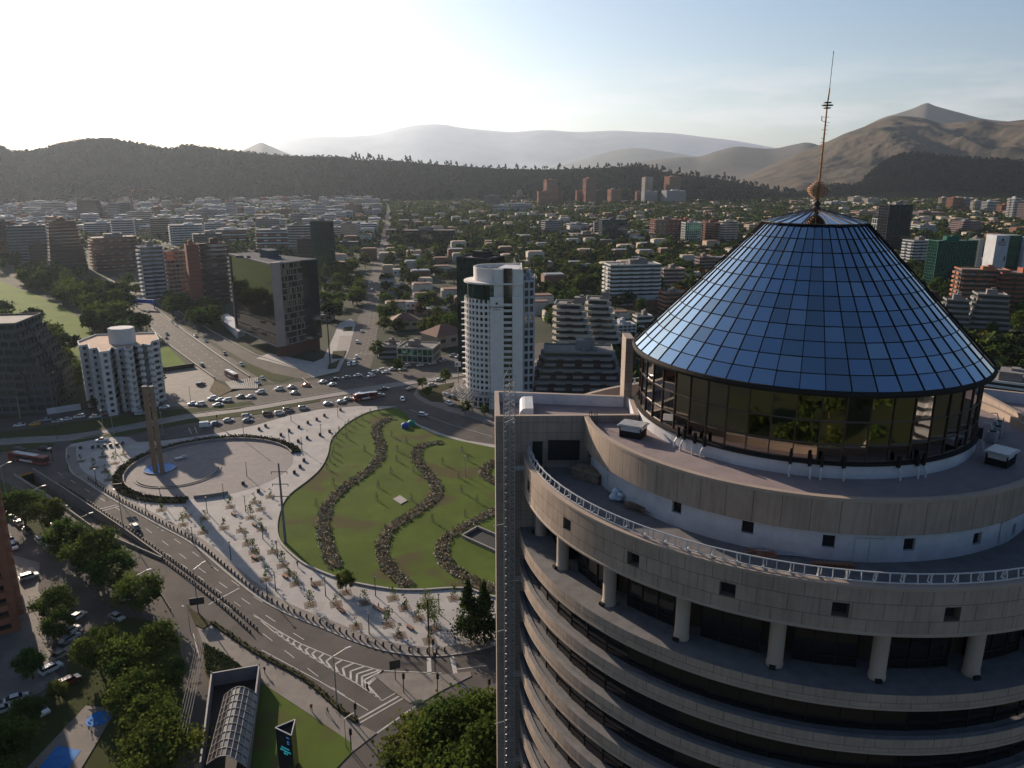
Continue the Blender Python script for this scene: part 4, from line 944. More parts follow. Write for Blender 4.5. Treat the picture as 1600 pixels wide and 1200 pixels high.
for k in range(NFH):
    for i in range(16):
        a = math.radians(262 - (i + .5) * 9.6); za = 5 + k * fh + 1.1; c = (HC[0] + (HR - .5) * math.cos(a), HC[1] + (HR - .5) * math.sin(a)); tn = (-math.sin(a), math.cos(a)); h_ = .95
        M_ = MB() if i < 5 and cnt < 100 else rest
        M_.face([(c[0] - tn[0] * h_, c[1] - tn[1] * h_, za), (c[0] + tn[0] * h_, c[1] + tn[1] * h_, za), (c[0] + tn[0] * h_, c[1] + tn[1] * h_, za + fh - 1.1), (c[0] - tn[0] * h_, c[1] - tn[1] * h_, za + fh - 1.1)])
        if M_ is not rest: M_.build('window', m_glass_t, hot); cnt += 1
o = rest.build('window_rows', m_glass_t, hot); o['kind'] = 'stuff'
mb = MB(); mb.prism(offp(planH, 1.6), 0, 5.2, 0, top=False); mb.build('base_storey', m_glass_d, hot)
mb = MB()
for a in range(120, 265, 12): mb.tube((HC[0] + 13 * math.cos(math.radians(a)), HC[1] + 13 * math.sin(math.radians(a)), 0), (HC[0] + 13 * math.cos(math.radians(a)), HC[1] + 13 * math.sin(math.radians(a)), 5), .3, 6)
mb.build('base_column', wmH, hot)
xr = lambda u: (u - 800) / F0 * WAT((0, 317.4, 30))
mb = MB(); x0_, x1_, x2_, x3_ = xr(766), xr(787), xr(800.5), xr(817)
zp = zm + 1.5
mb.box(((x0_ + x1_) / 2, 317.3, zp / 2), (x1_ - x0_, .9, zp)); mb.box(((x2_ + x3_) / 2, 318.6, zp / 2), (x3_ - x2_, 1.4, zp)); mb.box((x3_ - .3, 327, zp / 2 - 1), (.6, 17, zp - 2)); xq = xr(772); mb.box(((xq + x3_) / 2, 319.4, (zp - 6 + ZT((0, 318, 0), 770, 421)) / 2), (x3_ - xq, 1.0, ZT((0, 318, 0), 770, 421) - zp + 6)); mb.build('blank_wall', wmH, hot)
mb = MB()
for k in range(18): mb.box(((x1_ + x2_) / 2, 318.5, 3 + k * 3.3), (x2_ - x1_, .3, 3.25))
mb.build('glass_strip', m_glass_d, hot)
# crown: glass ring, roof disc, drum with roof
zg = ZT(PH, 745, 446) ; zd = zg + .8
mb = MB(); mb.prism(offp(planH, 1.2), zm, zg, 0, top=False); mb.build('crown_glazing', m_glass_t, hot)
mb = MB(); mb.prism(offp(planH, -.1), zg, zg + .7, 0, top=True, bot=True); mb.build('roof_disc', wmH, hot)
zr = ZT((0, 325, 0), 770, 418)
arc2 = [(-6.7 + 9.8 * math.cos(math.radians(a)), 330.2 + 9.8 * math.sin(math.radians(a))) for a in range(262, 90, -8)][::-1]; pl2 = ccw(arc2 + [(xr(815) , 320.2), (xr(815) + .3, 342)]); pi2 = offp(pl2, .5)
mb = MB(); mb.prism(pl2, zd - .1, zr, 0, top=False)
for i in range(len(pl2)):
    j = (i + 1) % len(pl2); mb.face([(*pl2[i], zr), (*pl2[j], zr), (*pi2[j], zr), (*pi2[i], zr)]); mb.face([(*pi2[j], zr - 2), (*pi2[i], zr - 2), (*pi2[i], zr), (*pi2[j], zr)])
mb.flat(pi2, zr - 2, 1); dr = mb.build('roof_drum', [wmH, m_roofd], hot)
mb = MB()
for x, y in ((-14, 329), (-13, 333), (-10, 336), (-7, 327), (-9, 324.5), (-3, 331), (0, 336)): mb.lathe([(.9, zr - 2), (.9, zr - .9), (.1, zr - .6)], x, y, n=8)
mb.prism([(-6, 326), (3, 323), (4, 336), (-3, 338)], zr - 2, zr - .3, 0); mb.tube((1, 338, zr - 2), (1, 338, zr + 2.5), .25, 6); mb.build('roof_plant', m_lav, hot)
for k in range(NFH - 1): mb = MB(); a = math.radians(172); c = (HC[0] + (HR + .5) * math.cos(a), HC[1] + (HR + .5) * math.sin(a)); mb.box((*c, 7 + k * fh), (2.2, 1.6, .35), a); mb.build('balcony', wmH, hot)
mb = MB()
for k in range(26):
    a = math.radians(118 + k * 6); b = math.radians(118 + (k + 1) * 6)
    for r_, z_ in ((14.5, 7.5), (16.5, 6.2), (18.6, 5.0)): mb.beam((HC[0] + r_ * math.cos(a), HC[1] + r_ * math.sin(a), z_), (HC[0] + r_ * math.cos(b), HC[1] + r_ * math.sin(b), z_), .4, .3)
    mb.beam((HC[0] + 13.8 * math.cos(a), HC[1] + 13.8 * math.sin(a), 8), (HC[0] + 18.6 * math.cos(a), HC[1] + 18.6 * math.sin(a), 5), .35, .3)
mb.build('pergola', m_kerb, hot)
rb_ = building([(xr(817) + .1, 321), (xr(836), 322.5), (xr(836) + .5, 342), (xr(817) + .1, 342)], ZT((0, 322, 0), 828, 441), 16, 'pale', bf=.28, ps=3.0, pw=.7, ins=.5, parent=hot)
def text(s, size, loc, rot, m, parent, name='lettering', ext=.04, italic=0, align='CENTER'):
    c = bpy.data.curves.new(name, 'FONT'); c.body = s; c.size = size; c.extrude = ext; c.align_x = align; c.align_y = 'CENTER'; c.shear = italic
    t = bpy.data.objects.new(name, c); COL.objects.link(t); bpy.context.view_layer.update()
    dg_ = bpy.context.evaluated_depsgraph_get(); me = bpy.data.meshes.new_from_object(t.evaluated_get(dg_)); bpy.data.objects.remove(t); me.materials.clear(); me.materials.append(m)
    for p in me.polygons: p.material_index = 0
    o = bpy.data.objects.new(name, me); COL.objects.link(o); o.location = loc; o.rotation_euler = rot; o.parent = parent; return o
xs = (x0_ + x1_) / 2; zsg = ZT((0, 316.8, 0), 777, 480)
text('DoubleTree', 1.15, (xs, 316.78, zsg), (math.pi / 2, 0, 0), m_black, hot, italic=.2)
text('BY HILTON', .55, (xs, 316.78, zsg - 1.1), (math.pi / 2, 0, 0), m_black, hot)
mb = MB(); mb.lathe([(0.02, 0), (.5, 0), (.5, .1)], n=14); e_ = mb.build('emblem', m_black, hot, loc=(xs, 316.82, zsg + 1.5)); e_.rotation_euler = (math.pi / 2, 0, 0)
# --- glass tower behind the hotel
Pg = G(743, 590)
building(rect((Pg.x + 2.6, Pg.y + 14), 19, 15, math.radians(-28 + 0)), ZT(Pg, 743, 408), 18, 'black', bf=.06, ins=.15, ps=2.2, pw=.12, gl=m_glass_t, name='office_building', label='dark teal glass office tower standing behind the round white hotel')
# --- mirror glass office beside the highway
A_, B_ = G(434, 541, 7), G(370, 512, 7); C_ = G(447, 539, 7); D_ = G(479, 531, 7); tt = ZT(A_, 424, 413)
mo_ = tag(empty('mirror_office', (0, 0, 0)), 'office slab with one huge mirror glass wall and pale stone edge beside the highway', 'building')
FOOT.append(((A_.x + B_.x) / 2 + 12, (A_.y + B_.y) / 2 + 6, 24))
dv = (A_ - B_); dv.z = 0; nb_ = Vector((-dv.y, dv.x, 0)).normalized()
if nb_.y < 0: nb_ = -nb_
Bk = B_ + nb_ * 14; Dk = D_ + nb_ * 10
mb = MB()
for i in range(8):
    for j in range(12):
        f = lambda a, b: (B_.x + dv.x * a, B_.y + dv.y * a, 7 + (tt - 7) * b)
        mb.face([f(i / 8, j / 12), f((i + 1) / 8, j / 12), f((i + 1) / 8, (j + 1) / 12), f(i / 8, (j + 1) / 12)])
mb.build('mirror_wall', glass('mirror_glass', (.13, .14, .15), .03, 1, wav=.05), mo_)
mb = MB(); q = [(B_.x, B_.y), (A_.x, A_.y)]
o_ = -nb_ * .35
for a, b, w_ in (((*(B_ + o_).xy, 7), (*(A_ + o_).xy, 7), .7), ((*(B_ + o_).xy, tt), (*(A_ + o_).xy, tt), 1.0), ((*(B_ + o_).xy, 7), (*(B_ + o_).xy, tt), .8)): mb.beam(a, b, .7, w_)
mb.prism([(A_.x - .1, A_.y - .4), (C_.x, C_.y - .3), (C_.x + .4, C_.y + 4), (A_.x, A_.y + 4)], 6.6, tt + .8); mb.build('stone_frame', mat('mirror_office_stone', (0.33, 0.27, 0.25), .8, scale=.2, var=.12), mo_)
bd_ = ccw([(B_.x, B_.y + .3), (A_.x - .3, A_.y + .3), (C_.x, C_.y + .3), (D_.x, D_.y), (Dk.x, Dk.y), (Bk.x, Bk.y)])
mb = MB(); mb.prism(offp(bd_, .25), 7, tt - .3, 0); mb.build('glazing', m_glass_d, mo_)
mb = MB(); dd_ = D_ - C_; L_ = dd_.length; nf_ = 13
m_tanp = mat('tan_louvre', (.42, .33, .22), .7, var=.2, scale=3)
for k in range(nf_ + 1): z = 7 + (tt - 7) * k / nf_; mb.beam((C_.x, C_.y, z), (D_.x, D_.y, z), .5, .5)
mb.build('floor_slab', m_conc, mo_)
R_ = random.Random(8)
for k in range(nf_):
    for i in range(16):
        if R_.random() < (.62 if k > 5 else .25):
            t = (i + R_.uniform(.2, .8)) / 16; p = C_ + dd_ * t; z = 7 + (tt - 7) * (k + .5) / nf_; mb = MB(); mb.box((p.x, p.y - .15, z), (.35, .12, (tt - 7) / nf_ * .7), math.atan2(dd_.y, dd_.x)); mb.build('louvre', m_tanp, mo_)
mb = MB(); mb.prism(offp(bd_, .1), tt - .3, tt + .3, 0); c_ = (Bk + A_) / 2; mb.box((c_.x + 4, c_.y + 2, tt + 2.4), (13, 6, 4.4), math.atan2(dv.y, dv.x)); 
for k in range(8): mb.box((c_.x + R_.uniform(-14, 12), c_.y + R_.uniform(-4, 4), tt + .9), (2, 1.6, 1.2), .4)
mb.build('roof', mat('mirror_office_roof', (0.09, 0.10, 0.12), .97, var=.2, spec=.05), mo_)
mb = MB(); p, q = D_ + Vector((.6, 1, 0)), D_ + Vector((6.5, 7, 0)); zb_ = 24
for k in range(11): z = zb_ + (tt - zb_ - 1) * k / 10; mb.beam((p.x, p.y, z), (q.x, q.y, z + 1.2), .25, .8)
mb.build('slanted_louvre', m_whitep, mo_)
mb = MB(); mb.prism([(C_.x - 6, C_.y + 2), (C_.x + 1, C_.y + 1), (D_.x - 1, D_.y + 1), (Dk.x - 2, Dk.y), (C_.x - 3, C_.y + 12)], 0, 7); mb.build('base_storey', wm('darkbrick'), mo_)
mb = MB(); p = G(352, 505); mb.prism([(p.x - 3, p.y - 5), (B_.x + 2, B_.y - 3), (B_.x + 3, B_.y + 12), (p.x - 1, p.y + 8)], 4.5, 5.2); mb.prism([(p.x - 1, p.y - 3), (B_.x, B_.y), (B_.x + 1, B_.y + 10), (p.x, p.y + 6)], 0, 4.5); mb.build('entrance_wing', wm('pale'), mo_)
# --- white zigzag apartment block
zw = 27.0; pw_ = [(121, 536), (124, 543), (137, 541), (140, 548), (152, 546), (156, 553), (171, 551), (175, 545), (181, 548), (193, 545), (197, 550), (207, 546), (209, 541), (219, 544), (223, 540), (234, 542), (237, 536), (249, 533), (243, 522), (205, 523), (150, 525)]
wa = building([tuple(G(u, v, zw)[:2]) for u, v in pw_], zw, 10, 'white', bf=.46, ins=1.1, ps=5.5, pw=.5, balc=0, roof=None, label='white ten storey apartment block with stepped balconies and a big roof tank house', roofm=mat('tan_roof', (.42, .28, .2), .9, var=.15))
cw = wa.location; mb = MB(); c_ = G(184, 540, zw); mb.prism([(c_.x - cw.x + 5.5 * math.cos(a), c_.y - cw.y + 4.6 + 4.6 * math.sin(a)) for a in [math.radians(22.5 + 45 * k) for k in range(8)]], zw + .3, zw + 7); mb.build('tank_house', wm('white'), wa)
# --- dark pyramid block at the left edge
def pyr(Q, k, nf):
    s = max(0, k - 4) / (nf - 4); xm = max(q[0] for q in Q); return [(q[0] - (s * 12 if q[0] > 0 else 0), q[1]) for q in Q]
Pp = G(38, 648)
building(rect((Pp.x - 9, Pp.y + 12), 38, 24, math.radians(8)), ZT(Pp, 20, 510), 11, 'shaded_concrete', bf=.45, ps=3.6, pw=.8, shape=pyr, label='dark sloping sided concrete apartment block at the left edge beside the road', roof=None, balc=1)  # wall colour darkened to carry the shade on the concrete
# --- brick block at the lower left edge
th = math.radians(36); Pb = G(33, 985); cb = (Pb.x - 12 * math.cos(th) - 14 * math.sin(th), Pb.y - 12 * math.sin(th) + 14 * math.cos(th))
building(rect(cb, 24, 28, th), 44, 14, 'orange', bf=.38, ps=4.6, pw=1.6, ins=1.0, balc=2, label='tall orange brick apartment block cut by the left edge above the parked cars')
# --- stepped beige block and its neighbours right of the hotel
def stp(Q, k, nf):
    s = max(0, k - 2) / (nf - 2); return [(q[0] - (s * 9 if q[0] > 0 else 0), q[1]) for q in Q]
Ps = G(903, 575); hs = ZT(Ps, 903, 478)
building(rect((Ps.x - 1, Ps.y + 8), 22, 13, math.radians(-8)), hs, 10, 'cream', bf=.4, ps=0, balc=2, ins=1.2, shape=stp, label='beige apartment block stepping back on its right, left half of the pair', group=None)
Ps = G(945, 565)
building(rect((Ps.x, Ps.y + 8), 20, 13, math.radians(-8)), hs - 0, 10, 'cream', bf=.4, ps=0, balc=2, ins=1.2, shape=stp, label='beige apartment block stepping back on its right, right half of the pair')
def ter(Q, k, nf):
    s = k / nf; return [(q[0] * (1 - .35 * s), q[1] * (1 - .2 * s)) for q in Q]
Ps = G(905, 640)
building(rect((Ps.x, Ps.y + 12), 44, 20, math.radians(-4)), ZT(Ps, 900, 556), 9, 'concrete', bf=.45, balc=2, ins=.9, wall2='darkbrick', shape=ter, label='dark grey and brick terraced apartment block right behind the flat roof of the round tower')
BL = [  # right half
 (941, 1029, 414, 478, 'white', 'long white apartment block with a lift house, among trees left of the cone', dict(yaw=10, asp=.45, balc=2, bf=.42, nf=10)),
 (1028, 1067, 420, 452, 'pink', 'small pinkish terraced block right of the long white apartment block', dict(yaw=10, balc=1)),
 (1027, 1075, 458, 492, 'orange', 'low brick block with flat roof just left of the cone', dict(yaw=14)),
 (988, 1018, 494, 512, 'white', 'small low white block left of the rim of the cone', dict(yaw=14)),
 (950, 992, 508, 545, 'pale', 'pale grey block between the beige pair and the cone', dict(yaw=14, ps=3, nf=7)),
 (1085, 1115, 402, 428, 'mauve', 'mauve block partly behind the left slope of the cone', dict(yaw=12)),
 (936, 977, 343, 378, 'darkblue', 'dark blue glass office cube in the wooded suburb', dict(yaw=4, gl=m_glass_d, ps=2.5, pw=.3, bf=.2)),
 (927, 938, 347, 370, 'pink', 'narrow pink block attached to the left of the dark blue glass cube', dict(yaw=4)),
 (845, 876, 345, 369, 'grey', 'grey green block with pale gable wall among trees, left of the low pink one', dict(yaw=20)),
 (885, 918, 350, 366, 'pale', 'pale low office with dark windows just above the long low pink building', dict(yaw=10)),
 (889, 937, 366, 376, 'pink', 'long low pink building left of the dark blue glass cube', dict(yaw=6, nf=2)),
 (1016, 1057, 343, 376, 'brick', 'brick apartment block with white balconies right of the dark blue cube', dict(yaw=8, balc=2, wall2='pale')),
 (1059, 1078, 343, 376, 'orange', 'brick slab behind the white framed glass block', dict(yaw=8)),
 (1064, 1093, 348, 384, 'white', 'block with pale green glass front in a white frame', dict(yaw=8, gl=m_glass_g, ps=3, pw=.5, bf=.12)),
 (1095, 1124, 348, 383, 'brick', 'brick and white block, left one of the two close to the cone slope', dict(yaw=8, balc=1)),
 (1122, 1149, 346, 384, 'cream', 'cream block, right one of the two close to the cone slope', dict(yaw=8, balc=2)),
 (1163, 1194, 351, 366, 'tan', 'low tan block behind the upper left slope of the cone', dict(yaw=8)),
 (757, 783, 306, 324, 'concrete', 'grey block in the distance, farthest left of the right hand row', dict(yaw=-8)),
 (770, 795, 321, 336, 'white', 'white low block in the distance in front of the grey block', dict(yaw=-14)),
 (797, 832, 319, 333, 'pale', 'pale low school like block with flat white roof in the distance', dict(yaw=-10)),
 (801, 828, 306, 316, 'concrete', 'concrete block below the hill left of the first brick tower pair', dict(yaw=6)),
 (808, 817, 298, 316, 'concrete', 'slim concrete tower below the hill', dict(yaw=6)),
 (839, 858, 299, 324, 'orange', 'brick block at the left foot of the first brick tower', dict(yaw=8)),
 (862, 880, 299, 321, 'brick', 'brick block at the right foot of the first brick tower', dict(yaw=8)),
 (849, 871, 281, 322, 'orange', 'first brick tower from the left below the hill', dict(yaw=14, asp=1)),
 (899, 913, 298, 320, 'orange', 'brick block at the left foot of the second brick tower', dict(yaw=8)),
 (925, 941, 298, 320, 'darkbrick', 'dark block at the right foot of the second brick tower', dict(yaw=8)),
 (910, 930, 279, 321, 'brick', 'second brick tower from the left below the hill', dict(yaw=14, asp=1)),
 (949, 970, 296, 320, 'orange', 'short brick tower standing alone between the taller towers', dict(yaw=14, asp=1)),
 (992, 1004, 299, 319, 'orange', 'brick block at the foot of the pale tower', dict(yaw=10)),
 (1002, 1026, 299, 320, 'pale', 'grey glass block at the right foot of the pale tower', dict(yaw=10)),
 (1002, 1018, 277, 318, 'cream', 'pale slim tower, fourth of the tower group below the hill', dict(yaw=14, asp=1)),
 (1034, 1069, 298, 321, 'pale', 'wide grey block at the foot of the last brick tower', dict(yaw=10)),
 (1037, 1061, 276, 319, 'orange', 'last brick tower of the group below the hill', dict(yaw=14, asp=1)),
 (629, 712, 360, 388, 'black', 'long black glass office slab right of the avenue', dict(yaw=2, asp=.35, gl=m_glass_d, bf=.08, ps=5, pw=.3, nf=6)),
 (1290, 1321, 315, 324, 'white', 'long white low block right of the spire base in the distance', dict(yaw=10)),
 (1325, 1348, 308, 322, 'cream', 'cream block in the distance, left of a close pair right of the spire', dict(yaw=14)),
 (1347, 1371, 310, 323, 'cream', 'cream block in the distance, right of a close pair right of the spire', dict(yaw=14)),
 (1330, 1365, 330, 343, 'pink', 'pinkish low terraces just right of the cone top', dict(yaw=14)),
 (1360, 1394, 342, 392, 'pale', 'block with pale square grid facade left of the dark tower', dict(yaw=12, ps=4.2, pw=.8, bf=.2, nf=6)),
 (1368, 1413, 320, 398, 'black', 'dark glass tower right of the cone top', dict(yaw=10, asp=.6, gl=m_glass_d, bf=.1, ps=6, pw=.3)),
 (1418, 1470, 332, 344, 'mauve', 'low mauve terraces behind the white stepped building', dict(yaw=10)),
 (1417, 1463, 352, 368, 'white', 'white stepped building with small gables between cone and green glass block', dict(yaw=12, shape=ter)),
 (1480, 1532, 346, 368, 'mauve', 'mauve terraced roofs behind the green glass block', dict(yaw=12, shape=ter, bf=.5)),
 (1465, 1478, 309, 324, 'tan', 'tan block, first from the left of the row at upper right', dict(yaw=16)),
 (1478, 1500, 309, 330, 'orange', 'brick block, second of the row at upper right', dict(yaw=16)),
 (1499, 1516, 310, 330, 'grey', 'grey block, third of the row at upper right', dict(yaw=16)),
 (1515, 1530, 314, 334, 'cream', 'cream balcony end of the teal block at upper right', dict(yaw=16, balc=2)),
 (1530, 1557, 315, 334, 'pale', 'teal and pale block at upper right', dict(yaw=16)),
 (1556, 1573, 320, 338, 'orange', 'small brick block left of the white balcony tower', dict(yaw=16)),
 (1571, 1588, 310, 347, 'white', 'white balcony tower near the right edge in the distance', dict(yaw=20, balc=2, asp=1)),
 (1588, 1612, 318, 350, 'mauve', 'grey block behind the white balcony tower at the right edge', dict(yaw=16)),
 (1408, 1450, 376, 420, 'pale', 'pale block with curved balconies left of the green glass front', dict(yaw=12, balc=2)),
 (1445, 1512, 376, 452, 'green', 'green glass office slab right of the cone', dict(yaw=4, asp=.4, gl=m_glass_g, bf=.06, ps=2.4, pw=.15, nf=16)),
 (1505, 1524, 374, 446, 'cream', 'tall pale gable with square windows on the right of the green glass slab', dict(yaw=30, asp=1.4, ps=4, pw=2.6, bf=.5)),
 (1485, 1560, 422, 495, 'orange', 'brick apartment block with grey balconies at the right, left half', dict(yaw=-12, asp=.5, balc=2, wall2='grey')),
 (1545, 1640, 428, 500, 'brick', 'brick apartment block with brown balconies cut by the right edge', dict(yaw=-12, asp=.5, balc=2)),
 (1458, 1512, 470, 530, 'concrete', 'grey terraced apartment block below the brick one, left part', dict(yaw=-20, balc=1, shape=ter)),
 (1500, 1572, 462, 532, 'concrete', 'grey terraced apartment block below the brick one, right part', dict(yaw=-20, balc=1, shape=ter)),
 # left half
 (-12, 31, 346, 408, 'brick', 'brick block at the left edge of the dense district', dict(yaw=20, balc=1)),
 (19, 82, 353, 410, 'grey', 'wide grey apartment block with flat pale roof at far left', dict(yaw=30, balc=2)),
 (48, 84, 382, 415, 'darkbrick', 'low dark brick block in front of the wide grey block', dict(yaw=30)),
 (76, 141, 346, 425, 'darkbrick', 'dark brick tower block with stepped crown at left', dict(yaw=34, shape=ter, balc=1)),
 (144, 222, 372, 424, 'brick', 'wide red brick block with pale balconies left of the highway trees', dict(yaw=36, wall2='pink', balc=2)),
 (64, 112, 317, 345, 'cream', 'cream terraced towers in the dense district below the hill at left', dict(yaw=20, shape=ter)),
 (122, 164, 313, 347, 'darkbrick', 'dark brick gabled tower left of the crane', dict(yaw=10, shape=ter)),
 (172, 188, 318, 346, 'grey', 'slim grey tower left of the crane', dict(yaw=10)),
 (188, 209, 317, 342, 'concrete', 'bare concrete block under construction beside the red crane', dict(yaw=10, bf=.25, ps=3, gl=m_black)),
 (133, 181, 349, 372, 'pale', 'pale terraced block behind the wide red brick block', dict(yaw=24, balc=1)),
 (176, 214, 344, 377, 'white', 'white block with dark balcony bands below the crane', dict(yaw=24, balc=2)),
 (203, 240, 331, 362, 'cream', 'cream twin slabs right below the crane', dict(yaw=14)),
 (237, 271, 341, 372, 'tan', 'tan banded block in the dense district', dict(yaw=14, balc=1)),
 (264, 322, 352, 382, 'white', 'long white banded block in the centre of the dense district', dict(yaw=24, balc=2)),
 (306, 341, 327, 345, 'grey', 'grey block with dark flat roof below the hill', dict(yaw=8)),
 (355, 371, 316, 342, 'pale', 'slim pale tower standing above the low houses below the hill', dict(yaw=8)),
 (350, 384, 335, 347, 'white', 'low white arched hall in front of the slim pale tower', dict(yaw=8, nf=3)),
 (319, 357, 349, 366, 'pale', 'pale low block right of the long white banded block', dict(yaw=20)),
 (338, 391, 359, 384, 'white', 'white and brick banded block behind the mirror office', dict(yaw=16, wall2='brick')),
 (222, 266, 386, 470, 'pale', 'pale tower with dark balcony bands beside the highway trees', dict(yaw=36, asp=.8, balc=2, bf=.35)),
 (262, 300, 393, 466, 'tan', 'brown glass block with gold reflections in its tint between pale and brick towers', dict(yaw=36, ps=3, gl=glass('gold_reflection_tint', (.35, .2, .09), .08, .9, rnd=.4))),  # gold reflections on the brown panes are painted into the glass tint
 (296, 322, 383, 478, 'brick', 'red brick gable of the tower left of the mirror office', dict(yaw=30, asp=1.2, bf=.9, ps=0)),
 (315, 364, 381, 476, 'darkbrick', 'dark balcony tower with blue glass top left of the mirror office', dict(yaw=30, balc=2, wall2='mauve', gl=m_glass_d)),
 (400, 440, 342, 362, 'grey', 'grey block with dark roof band behind the mirror office', dict(yaw=12)),
 (402, 456, 359, 398, 'white', 'white and brick block behind the mirror office roof', dict(yaw=12, balc=1, wall2='brick')),
 (450, 491, 352, 397, 'cream', 'cream and brick block left of the dark glass tower', dict(yaw=12, balc=2)),
 (466, 496, 373, 424, 'darkbrick', 'dark brick tower attached to the left of the dark glass tower', dict(yaw=12)),
 (489, 527, 346, 430, 'black', 'dark glass tower with light reflections left of the avenue', dict(yaw=10, gl=m_glass_g, bf=.08, ps=3, pw=.2)),
 (534, 560, 350, 380, 'tan', 'blank tan slab tower left of the avenue', dict(yaw=6, bf=.92, ps=0, nf=8)),
 (528, 562, 378, 391, 'darkblue', 'dark low base building in front of the blank tan slab', dict(yaw=6)),
 (487, 511, 321, 343, 'white', 'white twin tower in the distance left of the avenue', dict(yaw=8)),
 (455, 488, 334, 353, 'grey', 'grey block in front of the white twin tower', dict(yaw=8)),
 (512, 542, 332, 347, 'pale', 'pale block with dark top left of the avenue in the distance', dict(yaw=8)),
 (540, 568, 320, 340, 'darkbrick', 'dark brick block near the far end of the avenue', dict(yaw=8)),
 (572, 586, 330, 340, 'white', 'small white box building near the far end of the avenue', dict(yaw=8, nf=3)),
 (300, 352, 366, 392, 'darkblue', 'dark blue block just behind the towers left of the mirror office', dict(yaw=24)),
]
for (u0, u1, vt, vb, w_, lb, kw) in BL: bld(u0, u1, vt, vb, w_, lb, **kw)
# white roofs at the right edge
Pr = G(1575, 660)
building(rect((Pr.x + 8, Pr.y + 22), 40, 26, math.radians(-30)), ZT(Pr, 1585, 612), 6, 'white', label='block with jumbled white roof terraces beyond the tower at the right edge', shape=ter)
# --- hotel block with lettering at the right edge
Ph = G(1560, 440); hh = ZT(Ph, 1560, 368); k_ = WAT(Ph) / F0
hy = tag(empty('hotel_block', (0, 0, 0)), 'grey stone hotel slab with dark lettering and green glass, at the right edge', 'building')
def px(u): return (u - 800) * k_
mb = MB(); mb.box(((px(1546) + px(1566)) / 2, Ph.y + 8, hh / 2), (px(1566) - px(1546), 16, hh)); mb.box(((px(1588) + px(1640)) / 2, Ph.y + 6, hh / 2 - 1), (px(1640) - px(1588), 18, hh - 2)); mb.build('wall', wm('pale'), hy)
g_ = MB()
for k in range(12): g_.box(((px(1566) + px(1588)) / 2, Ph.y + 9, hh / 12 * (k + .5)), (px(1588) - px(1566), 14, hh / 12 - .15))
g_.build('glazing', m_glass_g, hy); FOOT.append((px(1580), Ph.y + 8, 20))
xm = (px(1546) + px(1566)) / 2
text('HYATT', 2.3, (xm, Ph.y - .1, ZT(Ph, 1556, 379)), (math.pi / 2, 0, 0), m_black, hy, ext=.08)
text('PLACE', 2.3, (xm, Ph.y - .1, ZT(Ph, 1556, 382.6)), (math.pi / 2, 0, 0), m_black, hy, ext=.08)
mb = MB(); mb.lathe([(.02, 0), (1.1, 0), (1.1, .12)], n=16); e_ = mb.build('emblem', m_black, hy, loc=(xm, Ph.y - .05, ZT(Ph, 1556, 374.8))); e_.rotation_euler = (math.pi / 2, 0, 0)
mb = MB()
for v in (386.5, 389, 391.5): mb.box((px(1563), Ph.y + .05, ZT(Ph, 1556, v + 15)), (1.2, .3, 1.3))
mb.build('window', m_black, hy)
# --- houses
def make_house(kind, wc, rc, W_, D_, h):
    o = empty('house', (0, 0, 0)); mb = MB(); mb.box((0, 0, h / 2), (W_, D_, h)); 
    if kind == 'gable':
        for s in (-1, 1): mb.face([(s * W_ / 2, -D_ / 2, h), (s * W_ / 2, D_ / 2, h), (s * W_ / 2, 0, h + D_ * .3)][::s])
    mb.build('wall', wm(wc), o); mb = MB(); e = .5; rh = D_ * .3
    if kind == 'gable':
        for s in (-1, 1): mb.face([(-W_ / 2 - e, s * (D_ / 2 + e), h - .2), (W_ / 2 + e, s * (D_ / 2 + e), h - .2), (W_ / 2 + e, 0, h + rh), (-W_ / 2 - e, 0, h + rh)][::-s])
        mb.box((W_ * .2, 1, h + rh), (.8, .8, 1.6))
    elif kind == 'hip':
        a, b = W_ / 2 + e, D_ / 2 + e; r = max(.5, a - b)
        q = [(-a, -b, h - .2), (a, -b, h - .2), (a, b, h - .2), (-a, b, h - .2)]; t = [(-r, 0, h + rh), (r, 0, h + rh)]
        mb.face([q[0], q[1], t[1], t[0]]); mb.face([q[1], q[2], t[1]]); mb.face([q[2], q[3], t[0], t[1]]); mb.face([q[3], q[0], t[0]])
    else:
        mb.box((0, 0, h + .15), (W_ + .6, D_ + .6, .3)); mb.box((W_ * .2, 0, h + .8), (2.5, 2, 1.2))
    mb.build('roof', rc, o)
    for x in (-.3, .05, .33):
        mb = MB(); mb.box((x * W_, -D_ / 2, h * .55), (W_ * .16, .1, h * .3)); mb.build('window', m_glass_b, o)
    return o
m_tile = mat('clay_tile', (0.20, 0.10, 0.07), .85, scale=.8, var=.2); m_tile2 = mat('grey_tile', (0.17, 0.16, 0.16), .85, scale=.8, var=.2); m_zinc = mat('metal_roof', (0.22, 0.23, 0.235), .5, scale=.8, var=.15); m_bright = mat('bright_roof', (0.34, .30, .27), .8, scale=.5, var=.15)
HP = [make_house('hip', 'tan', m_tile, 14, 11, 5), make_house('gable', 'white', m_tile2, 13, 9, 5), make_house('flat', 'white', m_bright, 12, 10, 6), make_house('hip', 'cream', m_tile2, 12, 10, 3.5), make_house('flat', 'pale', m_roofg, 16, 11, 4), make_house('gable', 'cream', m_tile, 15, 9, 3.4), make_house('flat', 'pink', m_zinc, 18, 9, 4)]
def house(i, u, v, rz, label, s=1.0, group=None):
    P = G(u, v); FOOT.append((P.x, P.y, 9 * s)); return place(HP[i], (P.x, P.y, 0), math.radians(rz), USED, label, 'house', group, s)
